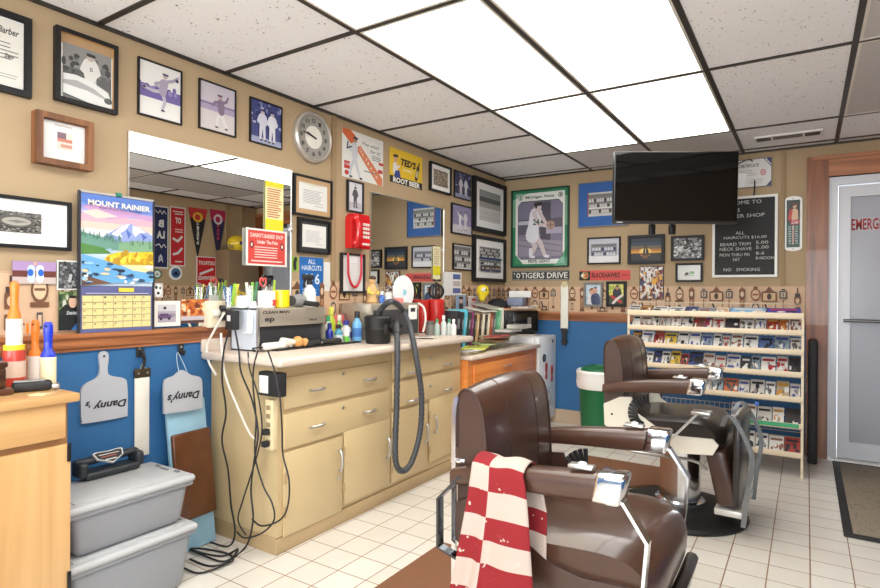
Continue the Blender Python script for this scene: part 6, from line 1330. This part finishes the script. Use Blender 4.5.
q = hit(335, 300, 0, .05); flatbox('carton', 'pink and white carton at the mirror foot above the bottles', 'carton', (.045, q.y, CT + .06), RZ['L'], .13, .05, .09, (226, 130, 120), edge=(216, 110, 104))

# black tub vacuum with a grey hose looped over the cabinet front
q = S(378, 345)
vx, vy = q.x - .07, hit(378, 330, 0, q.x - .07).y
r = T('vacuum', 'black canister clipper vacuum on the long countertop', 'vacuum', (vx, vy, CT))
b = MB(); b.lathe([(.066, 0), (.07, .01), (.076, .075), (.08, .08), (.08, .088), (.076, .092), (.08, .145), (.074, .155), (.06, .16), (1e-7, .16)], RUB, n=30); b.build('canister', r)
b = MB(); b.cyl((.0, 0, .15), (0, 0, .18), .028, .026, SOFTBLACK, 14); b.build('hose_socket', r)
b = MB()
for s_ in (-1, 1): b.rbox(-.01 + .077, .09, s_ * .03 - .008, s_ * .03 + .008, .06, .11, .003, SOFTBLACK)
b.build('latch', r)
P = [Vector((vx, vy, CT + .165)), hit(382, 308, 0, vx + .02), hit(392, 301.5, 0, vx + .1), hit(403, 311, 0, .45), hit(411, 332, 0, .55), hit(417, 362, 0, .6), hit(421.5, 396, 0, .61), hit(420, 432, 0, .6), hit(412, 461, 0, .59), hit(402.5, 471, 0, .58), hit(395.5, 459, 0, .575), hit(396.5, 410, 0, .575), hit(397.5, 360, 0, .578), hit(397, 335, 0, .56), hit(396, 322, 0, .5)]
b = MB(); P2 = smooth_path(P, 16); b.tube(P2, lambda t: .0165 + .0016 * math.sin(t * 640), pm((66, 68, 72), .45, 0, .06), 12, raw=True); b.build('hose', r, world=True)
b = MB(); b.cyl(P[-1], P[-2], .02, .02, SOFTBLACK, 12); q = hit(395, 326, 0, .5); b.rbox(.44, .52, q.y - .03, q.y + .05, q.z - .012, q.z + .012, .005, SOFTBLACK); b.build('nozzle', r, world=True)

# second, grey metal cabinet behind the vacuum and what stands on it
m0 = hit(371, 330, 0, .27); m1 = hit(419, 330, 0, .27); mt = hit(360, 303.5, 0, .2).z
r = T('sterilizer_cabinet', 'low grey metal cabinet behind the black vacuum', 'sterilizer', (.17, (m0.y + m1.y) / 2, CT))
b = MB(); b.rbox(.03, .27, m0.y, m1.y, CT + .0005, mt, .006, MET); b.build('shell', r, world=True)
b = MB(); b.rbox(.266, .276, m0.y + .02, m1.y - .02, CT + .02, mt - .04, .003, pm((70, 70, 74), .4, .3)); b.build('door', r, world=True)
q0, q1 = hit(409, 305, 0, .28), hit(417, 319, 0, .28)
b = MB(); b.box(.276, .279, q0.y, q1.y, q1.z, q0.z, pm((238, 236, 230), .6)); b.box(.279, .2795, q0.y + .02, q1.y - .02, q0.z - .045, q0.z - .02, pm((60, 60, 64), .6)); b.build('paper_tag', r, world=True)
def mtop(u, x): q = hit(u, 300, 0, x); return (x, q.y, mt)
r = T('figurine', 'tan and yellow standing figurine at the smaller mirror edge', 'figurine', mtop(372, .14)); TANF = pm((206, 166, 110), .5, 0, .2, 30)
b = MB(); b.lathe([(.035, 0), (.04, .008), (.035, .012), (.028, .05), (.034, .09), (.022, .115), (.02, .12)], TANF, n=16); b.ball((0, 0, .14), .022, .022, .026, TANF); b.build('body', r)
b = MB(); b.ball((.004, 0, .158), .023, .024, .014, pm((70, 52, 36), .6)); b.build('hat', r)
for s_ in (-1, 1): b = MB(); b.tube([(0, s_ * .03, .095), (.012, s_ * .045, .07), (.028, s_ * .02, .06)], .009, pm((226, 206, 90), .5), 7); b.build('sleeve', r)
bottle('blue bottle with white cap on the low grey cabinet', mtop(382, .2), .018, .075, (60, 110, 190), (232, 230, 226), .5, .3)
can('white jar with round lid on the low grey cabinet', mtop(388, .2), .026, .055, (232, 230, 226), (226, 222, 216), 'small_jar', 'jar')
flatbox('carton', 'small pink carton below the white round disc', 'carton', mtop(398, .22), RZ['L'], .07, .04, .03, (236, 140, 136))
r = T('hand_mirror', 'round white hand mirror standing up before the smaller mirror', 'hand mirror', mtop(403, .16), RZ['L'])
q0, q1 = hit(392.5, 292, 0, .16), hit(413, 292, 0, .16); R_ = (q1.y - q0.y) / 2; zc = hit(403, 292.5, 0, .16).z - mt
b = MB(); f = lambda q: Vector((q.x, -q.z, q.y + zc)); b.lathe([(1e-7, .012), (R_ * .8, .014), (R_ * .95, .012), (R_, .004), (R_ * .95, -.006), (1e-7, -.008)], pm((236, 238, 240), .35, 0, .02), n=36, xf=f); b.build('disc', r)
b = MB(); b.lathe([(1e-7, .016), (R_ * .16, .016), (R_ * .18, .012)], pm((150, 200, 220), .4), n=20, xf=f); b.build('center_badge', r)
b = MB(); b.rbox(-.03, .03, -.03, .03, 0, .012, .004, pm((226, 226, 226), .4)); b.cyl((0, 0, .008), (0, 0, max(.02, zc - R_ + .01)), .012, .01, pm((226, 226, 226), .4), 12); b.build('stand', r)

# red tins, wire basket, glass bottles at the far end of the long counter
rp = hit(443, 330, 0, .17); rp2 = hit(432.5, 330, 0, .12); rt = hit(443, 301, 0, .17).z - CT
can('tall red tin at the far end of the long countertop', (.12, rp.y - .02, CT + .0005), .062, rt, (190, 34, 30), (206, 44, 36), group='red tins'); can('red tin half hidden behind the taller one', (.055, rp2.y - .04, CT + .0005), .05, rt * .98, (186, 36, 30), (196, 40, 34), group='red tins')
r = T('wire_basket', 'dark wire globe basket on top of the red tins', 'basket', (.12, rp.y - .02, CT + rt + .013)); bw = .058
for k in range(7):
    an = math.pi * k / 7; b = MB(); b.tube([(bw * math.cos(t) * math.cos(an), bw * math.cos(t) * math.sin(an), .058 + .056 * math.sin(t)) for t in [-1.5 + 3.0 * i / 12 for i in range(13)]] , .004, SOFTBLACK, 6, raw=True); b.tube([(-bw * math.cos(t) * math.cos(an), -bw * math.cos(t) * math.sin(an), .058 + .056 * math.sin(t)) for t in [-1.5 + 3.0 * i / 12 for i in range(13)]], .004, SOFTBLACK, 6, raw=True); b.build('wire_hoop', r)
b = MB(); b.lathe([(.03, 0), (.03, .006), (1e-7, .006)], SOFTBLACK, n=16); b.ball((0, 0, .118), .012, .012, .01, SOFTBLACK); b.build('base', r)
q = hit(430, 330, 0, .3); can('grey metal can in front of the red tins', (.3, q.y, CT + .0005), .03, .085, (120, 118, 112), (96, 94, 90))
for i, (u, x, lab, bc, cc) in enumerate(((437, .34, 'green topped small glass bottle nearest the grey can', (170, 190, 180), (60, 160, 110)), (443.5, .37, 'tall clear glass bottle with white stopper before the red tin', (200, 206, 204), (236, 234, 230)), (449, .4, 'green capped glass bottle at the counter end', (180, 190, 186), (70, 150, 110)), (453.5, .43, 'slim white bottle beside the black binders', (226, 222, 220), (236, 234, 232)))):
    q = hit(u, 333, 0, x); bottle(lab, (x, q.y, CT + .0005), .02, .11 if i != 1 else .135, bc, cc, .45, .2, None, 'glass_bottle', 'glass bottles by the red tins')
r = T('hose', 'white flexible hose looped beside the low grey cabinet', 'hose', (.3, hit(423, 330, 0, .3).y, CT)); b = MB()
b.tube([hit(418, 303, 0, .28), hit(424, 308, 0, .31), hit(425.5, 320, 0, .33), hit(423, 332, 0, .33)], .007, pm((226, 222, 212), .5), 8); b.build('tube', r, world=True)
rnd = random.Random(5)
for i, (u, v, c, lab, rz_) in enumerate(((405, 340, (226, 220, 212), 'white printed leaflet lying beside the vacuum nozzle', .3), (418, 338, (206, 190, 186), 'pinkish leaflet on the countertop before the low grey cabinet', -.2), (432, 339, (232, 226, 216), 'cream paper sheet on the countertop before the glass bottles', .5))):
    q = S(u, v); flatbox('leaflet', lab, 'leaflet', (min(q.x, .42), q.y, CT + .0005 + .004 * i), rz_, .14, .11, .0035, c, 'loose papers on the long countertop', lambda a, i=i: (a.lines(.1, .2, .9, .8, 5, (150, 120, 130), .4, i), a.rect(.1, .84, .5, .92, (190, 70, 80))))

# ------------------------------------------------------------ books and papers on the orange cabinet
bx = .3; by = hit(456.5, 330, 0, bx).y
books = [(.05, .24, (34, 34, 40), 'black binder, nearest the long counter'), (.026, .235, (40, 40, 46), 'second black binder, leaning on the first'), (.03, .25, (90, 186, 206), 'cyan book between black binder and dark green book'), (.035, .23, (54, 62, 56), 'dark green book beside the cyan book'), (.02, .235, (130, 50, 96), 'purple book beside the dark green book'),
         (.022, .215, (60, 50, 50), 'dark brown thin book beside the purple one'), (.024, .215, (206, 170, 120), 'tan book beside the thin dark brown book'), (.022, .22, (80, 60, 44), 'brown book between tan and cream books'), (.024, .215, (232, 218, 190), 'cream book beside the brown book'), (.02, .21, (46, 44, 44), 'charcoal thin book between two cream books'), (.022, .22, (228, 212, 182), 'second cream book, beside the rust book'),
         (.028, .225, (176, 90, 56), 'rust colored book in the middle of the leaning row'), (.03, .22, (110, 116, 110), 'grey green book beside the rust book'), (.026, .24, (90, 170, 120), 'green book near the white one'), (.02, .235, (130, 200, 150), 'light green thin book near the white one'), (.03, .25, (236, 230, 214), 'white wide book at the oven end of the row')]
y = by
yend = hit(505, 330, 0, bx).y; tot = sum(q[0] for q in books); gap = (yend - by - tot) / (len(books))
for th, hg, c, lab in books:
    sl = .16 if lab[0] != 'w' else .02
    if lab[0] == 'w': y += .03
    r = T('book', lab, 'book', (bx - .1, y + th / 2, OT + .001 + math.sin(sl) * th / 2), 0, 'leaning books on the orange cabinet', (-sl, 0, 0))
    b = MB(); hg *= 1.2; b.rbox(-.08, .085, -th / 2, th / 2, 0, hg, .003, pm(c, .5)); b.build('cover', r); b = MB(); b.box(-.084, .075, -th / 2 + .003, th / 2 - .003, .003, hg + .001, pm((232, 226, 210), .8)); b.build('pages', r)
    b = MB(); b.box(.085, .0858, -th * .3, th * .3, hg * .55, hg * .8, pm(tuple(min(255, int(q * .6 + 110)) for q in c), .5)); b.build('spine_title', r)
    y += th + gap
btop = OT + .275
for i, (u, v, lab, c, sx, sy) in enumerate(((483, 306, 'open white paper pad lying tilted on the leaning books', (222, 214, 200), .2, .2), (487, 299, 'grey magazine on top of the paper pad over the books', (176, 168, 160), .16, .2))):
    q = hit(u, v, 0, bx - .08); r = flatbox('magazine', lab, 'magazine', (bx - .1, q.y, btop + .012 + i * .03), 1.4, sx, sy, .008, c, 'papers on top of the books', lambda a: (a.rect(.15, .2, .85, .8, (150, 146, 140)), a.lines(.2, .25, .8, .75, 4, (220, 214, 206), .5, 2))); r.rotation_euler = (.16, 0, 1.4)
for lab, (u0, u1, vt, vb), cs in (('small color picture of a dark haired person above the black binders', (456, 466, 294, 310), ((150, 170, 200), (60, 50, 50), (220, 180, 160))), ('picture with red hair figure above the purple book', (468.5, 479, 296, 311), ((220, 210, 214), (190, 60, 50), (236, 190, 170)))):
    q0 = hit(u0, vt, 0, .05); q1 = hit(u1, vb, 0, .05); a = Art(q1.y - q0.y, q0.z - q1.z, cs[0], .003); a.limb([(.5, .05), (.5, .3)], .5, cs[1]); a.limb([(.5, .55), (.5, .62)], .3, cs[2]); a.limb([(.35, .76), (.65, .76)], .16, cs[1]); a.rect(0, 0, 1, .06, (240, 238, 232)); a.rect(0, .94, 1, 1, (240, 238, 232))
    a.build('photograph', None, GLAZED, (.05, (q0.y + q1.y) / 2, q1.z), RZ['L'], lab, 'photograph', 'snapshots behind the books')
q0, q1 = hit(476, 285, 0, .12), hit(488, 301, 0, .12)
r = T('plush_toy', 'yellow plush bird head above the leaning books', 'plush toy', (.12, (q0.y + q1.y) / 2, q1.z), RZ['L']); hh = q0.z - q1.z; ww = (q1.y - q0.y) * .62; YEL = pm((240, 214, 40), .8)
b = MB(); b.ball((ww * .1, 0, hh * .62), ww * .45, ww * .4, hh * .42, YEL); b.lathe([(1e-7, -hh * .05), (ww * .2, hh * .1), (ww * .3, hh * .5)], YEL, n=12); b.build('head', r)
for s_ in (-1, 1): b = MB(); b.ball((ww * (.05 + .16 * s_), -ww * .36, hh * .7), .008, .005, .01, BLACK, 8, 6); b.build('eye', r)
b = MB(); b.ball((-ww * .2, -ww * .2, hh * .72), .02, .02, .02, pm((226, 226, 220), .8)); b.build('crest', r)

_heap = []
def heap(x, y, sx, sy, sz, rz, base):
    c, s_ = abs(math.cos(rz)), abs(math.sin(rz)); hx, hy = (sx * c + sy * s_) / 2, (sx * s_ + sy * c) / 2
    z = base
    for a in _heap:
        if abs(a[0] - x) < a[2] + hx - .005 and abs(a[1] - y) < a[3] + hy - .03: z = max(z, a[4])
    _heap.append((x, y, hx, hy, z + sz + .003)); return z + .001


# black toaster oven set diagonally in the corner, clutter on top
OA = math.radians(42); OW, OD, OH = .31, .25, .2; mz0 = .8225
fc = hit(521.5, 319, 0, .33); on = Vector((math.sin(OA), -math.cos(OA), 0)); oc = Vector((fc.x, fc.y, 0)) - on * (OD / 2); mz1 = mz0 + OH
class _P: pass
mv0, mv1 = _P(), _P(); mv0.y, mv1.y = oc.y - .1, oc.y + .1
r = T('toaster_oven', 'black toaster oven with knobs set diagonally in the corner', 'toaster oven', (oc.x, oc.y, .8105), OA)
z_ = .012
b = MB(); b.rbox(-OW / 2, OW / 2, -OD / 2, OD / 2, z_, z_ + OH, .008, BLACK); b.build('housing', r)
b = MB(); b.rbox(-OW / 2 + .075, OW / 2 - .01, -OD / 2 - .01, -OD / 2, z_ + .02, z_ + OH - .015, .004, pm((14, 14, 15), .2, 0, .05, 10, .2)); dr = b.build('glass_door', r)
b = MB(); b.rbox(.05, .085, -OD / 2 - .024, -OD / 2 - .01, z_ + .045, z_ + OH - .06, .004, pm((110, 106, 98), .4)); b.build('handle', dr)
for k in range(3): b = MB(); b.cyl((-OW / 2 + .038, -OD / 2, z_ + .04 + k * .06), (-OW / 2 + .038, -OD / 2 - .016, z_ + .04 + k * .06), .018, .015, pm((70, 70, 72), .4), 14); b.build('knob', r)
for sx in (-1, 1):
    for sy in (-1, 1): b = MB(); b.cyl((sx * (OW / 2 - .03), sy * (OD / 2 - .03), .0), (sx * (OW / 2 - .03), sy * (OD / 2 - .03), z_ + .001), .012, .012, BLACK, 8); b.build('foot', r)
def turned(b, name, **k):
    o = b.build(name, None, origin=Vector((0, 0, 0)), **k); o.location = (oc.x, oc.y, 0); o.rotation_euler = (0, 0, OA); return o
b = MB(); b.rbox(-OW / 2 - .01, OW / 2 - .02, -OD / 2 - .01, OD / 2 - .04, .801, .81, .003, pm((206, 196, 180), .6)); turned(b, 'base_board', label='thin pale board under the black toaster oven on the refrigerator', cat='board')
b = MB(); b.rbox(-OW / 2 - .06, OW / 2 + .02, -OD / 2 - .02, OD / 2, mz1 + .001, mz1 + .016, .003, wood('board_top', (190, 150, 100), (214, 176, 126), 'X')); turned(b, 'serving_board', label='light wooden board lying on top of the toaster oven', cat='board')
ozt = mz1 + .0165
for i, (u, x, lab, c, sx, sy, sz) in enumerate(((524, .36, 'comic magazine with red figure on the wooden board', (206, 190, 184), .16, .2, .02), (517, .22, 'blue and white boxed paper stack on the wooden board', (130, 140, 166), .14, .18, .07), (531, .2, 'pile of white papers at the back of the wooden board', (236, 234, 228), .2, .2, .06), (534, .38, 'small cream carton at the corner of the wooden board', (226, 214, 180), .06, .05, .03))):
    q = hit(u, 300, 0, x); flatbox('magazine' if i == 0 else 'carton' if i in (1, 3) else 'paper_pad', lab, 'magazine' if i == 0 else 'carton' if i in (1, 3) else 'paper pad', (x, min(max(q.y, mv0.y - .08), mv1.y + .06), heap(x, min(max(q.y, mv0.y - .08), mv1.y + .06), sx, sy, sz, .2 * i, ozt)), .2 * i, sx, sy, sz, c, None, lambda a, i=i: crowdbg(a, .1, .1, .9, .9, 10, [(190, 60, 50), (60, 60, 70), (230, 200, 170)], i, .12))
q = hit(506, 297, 0, .24)
r = T('baseball_cap', 'black and red baseball cap lying between books and toaster oven', 'cap', (oc.x - .14, oc.y - .125, ozt + .0015), .4)
b = MB(); b.lathe([(.085, 0), (.088, .02), (.075, .055), (.045, .08), (1e-7, .088)], pm((32, 32, 38), .8), n=24, sx=1.1); b.build('crown', r)
b = MB(); b.prism([(.06, -.07), (.11, -.06), (.15, -.03), (.16, 0), (.15, .03), (.11, .06), (.06, .07)], lambda x, y, t: (x, y, t - (x - .06) * .15), .002, .008, pm((150, 30, 36), .7)); b.build('visor', r)
b = MB(); b.ball((0, 0, .088), .008, .008, .005, pm((150, 30, 36), .7)); b.build('button', r)
# loose papers and magazines on the orange cabinet top
lp = [(.4, 3.52, 'cream newspaper pile at the counter step on the orange cabinet', (222, 208, 176), .2, .26, .022, .1), (.44, 3.62, 'yellow-green folded paper on the cream newspaper pile', (206, 210, 90), .17, .22, .01, .35), (.5, 3.42, 'white envelope at the near front corner of the orange cabinet', (232, 230, 222), .09, .17, .004, -.1),
      (.41, 3.8, 'green and white brochure next to the yellow-green paper', (176, 190, 130), .16, .12, .012, -.5), (.43, 3.93, 'brown magazine on the pile before the leaning books', (150, 116, 84), .17, .24, .02, .15), (.41, 3.98, 'tan folded newspaper lying on the brown magazine', (206, 186, 150), .15, .2, .018, -.3), (.49, 3.86, 'red edged magazine at the orange cabinet front edge', (176, 80, 70), .12, .26, .008, .12),
      (.46, 4.08, 'dark covered notebook before the rust and green books', (84, 66, 60), .14, .18, .014, .2), (.42, 4.2, 'white magazine before the toaster oven', (226, 220, 210), .12, .22, .018, -.12), (.44, 4.36, 'thick white paper pad at the oven end of the orange cabinet', (230, 226, 216), .14, .2, .03, .05), (.5, 4.22, 'grey printed leaflet at the orange cabinet front edge', (190, 184, 176), .09, .2, .004, .2)]
for i, (x, y_, lab, c, sx, sy, sz, rz_) in enumerate(lp):
    flatbox('magazine', lab, 'magazine', (x, y_, heap(x, y_, sx, sy, sz, rz_, OT)), rz_, sx, sy, sz, c, 'papers on the orange cabinet', lambda a, i=i: (a.lines(.1, .1, .9, .6, 5, tuple(int(q * .7) for q in lp[i][3]), .4, i), a.rect(.12, .66, .6, .9, tuple(int(q * .55) for q in lp[i][3]))))

# ------------------------------------------------------------ on the light maple cabinet
def S3(u, v): return atZ(u, v, LT)
def roller(label, u, vb, cr, vrt, vht, rollc, hc, wr, group='lint rollers on the maple cabinet', lift=0.0):
    q = S3(u, vb); d = (q - Vector((CX, CY, CZ))); dep = d.dot(FW); mpp = dep / FPX
    r = T('lint_roller', label, 'lint roller', (q.x, q.y, LT + .0005 + lift), 0, group); rr = wr * mpp; hr = (vb - vrt) * mpp; hh = (vrt - vht) * mpp
    b = MB(); b.lathe([(rr * .98, 0), (rr, .003), (rr, hr - .003), (rr * .98, hr), (1e-7, hr)], pm(rollc, .7), n=22); b.build('sticky_roll', r)
    m = pm(hc, .35, 0, .04, 10, .3); k = rr
    b = MB(); b.lathe([(k * .96, hr), (k * .9, hr + hh * .1), (k * .55, hr + hh * .2), (k * .52, hr + hh * .45), (k * .62, hr + hh * .7), (k * .6, hr + hh * .9), (k * .4, hr + hh), (1e-7, hr + hh)], m, n=18); b.build('handle', r)
    b = MB(); zz = hr + hh * .88; b.cyl((k * .45, -k * .45, zz), (k * .6, -k * .6, zz), k * .16, k * .16, pm(tuple(int(c * .5) for c in hc), .6), 10); b.build('hanging_hole', r)
roller('blue handled lint roller with cream roll at the maple cabinet corner', 48, 386, 7, 357, 322, (236, 226, 186), (30, 54, 196), 7)
roller('orange handled lint roller with white roll, beside the blue handled one', 35, 382, 6, 356, 320, (232, 224, 214), (240, 130, 40), 6)
roller('orange handled lint roller with brown roll, behind the clippers', 25.5, 379, 6, 355, 320, (176, 120, 84), (240, 130, 40), 6)
q = S3(14, 386); d = (q - Vector((CX, CY, CZ))).dot(FW) / FPX
r = can('red and white patterned can holding the big orange roller', (q.x, q.y, LT + .0005), 9.5 * d, 36 * d, (206, 70, 56), None, band=(230, 200, 180)); ctop = LT + 36 * d
r = T('lint_roller', 'tall orange handled lint roller standing on the patterned can', 'lint roller', (q.x, q.y, ctop + .001), 0, 'lint rollers on the maple cabinet')
b = MB(); b.lathe([(9 * d, 0), (9 * d, 5 * d), (1e-7, 5 * d)], pm((240, 214, 50), .5), n=20); b.build('yellow_collar', r)
b = MB(); b.lathe([(7 * d, 5 * d), (7 * d, 31 * d), (1e-7, 31 * d)], pm((226, 222, 214), .7), n=20); b.build('sticky_roll', r)
b = MB(); b.lathe([(6 * d, 31 * d), (5 * d, 37 * d), (3.6 * d, 42 * d), (3.4 * d, 54 * d), (4.2 * d, 64 * d), (3 * d, 68 * d), (1e-7, 69 * d)], pm((240, 130, 40), .35, 0, .04, 10, .3), n=18); b.build('handle', r)
q = S3(34, 391)
r = T('hair_clipper', 'black and silver hair clipper lying on the maple cabinet', 'hair clipper', (q.x, q.y, LT + .0005), 1.2)
b = MB(); b.rbox(-.06, .05, -.02, .02, 0, .034, .012, SOFTBLACK, 3); b.build('housing', r); b = MB(); b.rbox(-.055, .03, -.015, .015, .032, .037, .002, pm((150, 156, 160), .3, .6)); b.build('silver_plate', r); b = MB(); b.rbox(.048, .07, -.022, .022, .006, .02, .002, STEEL); b.build('blade', r)
q = S3(40, 395); flatbox('card', 'small cream card beside the clipper on the maple cabinet', 'card', (q.x - .0, q.y, LT + .0005), .6, .05, .04, .002, (236, 220, 170))
q = S3(2, 395); DW = wood('dark_box_wood', (56, 34, 22), (86, 54, 36), 'Y')
r = T('wooden_box', 'dark wooden box at the photo edge on the maple cabinet', 'box', (q.x - .06, q.y - .05, LT + .0005))
b = MB(); b.rbox(-.075, .085, -.12, .075, 0, .02, .005, DW); b.build('base_tray', r); b = MB(); b.rbox(-.07, .065, -.11, .06, .02, .085, .005, DW); b.build('chest', r); b = MB(); b.rbox(-.074, .07, -.114, .064, .085, .105, .006, DW); b.build('lid', r); b = MB(); b.ball((.07, -.03, .06), .007, .007, .007, pm((120, 96, 50), .3, .8), 8, 6); b.build('knob', r)
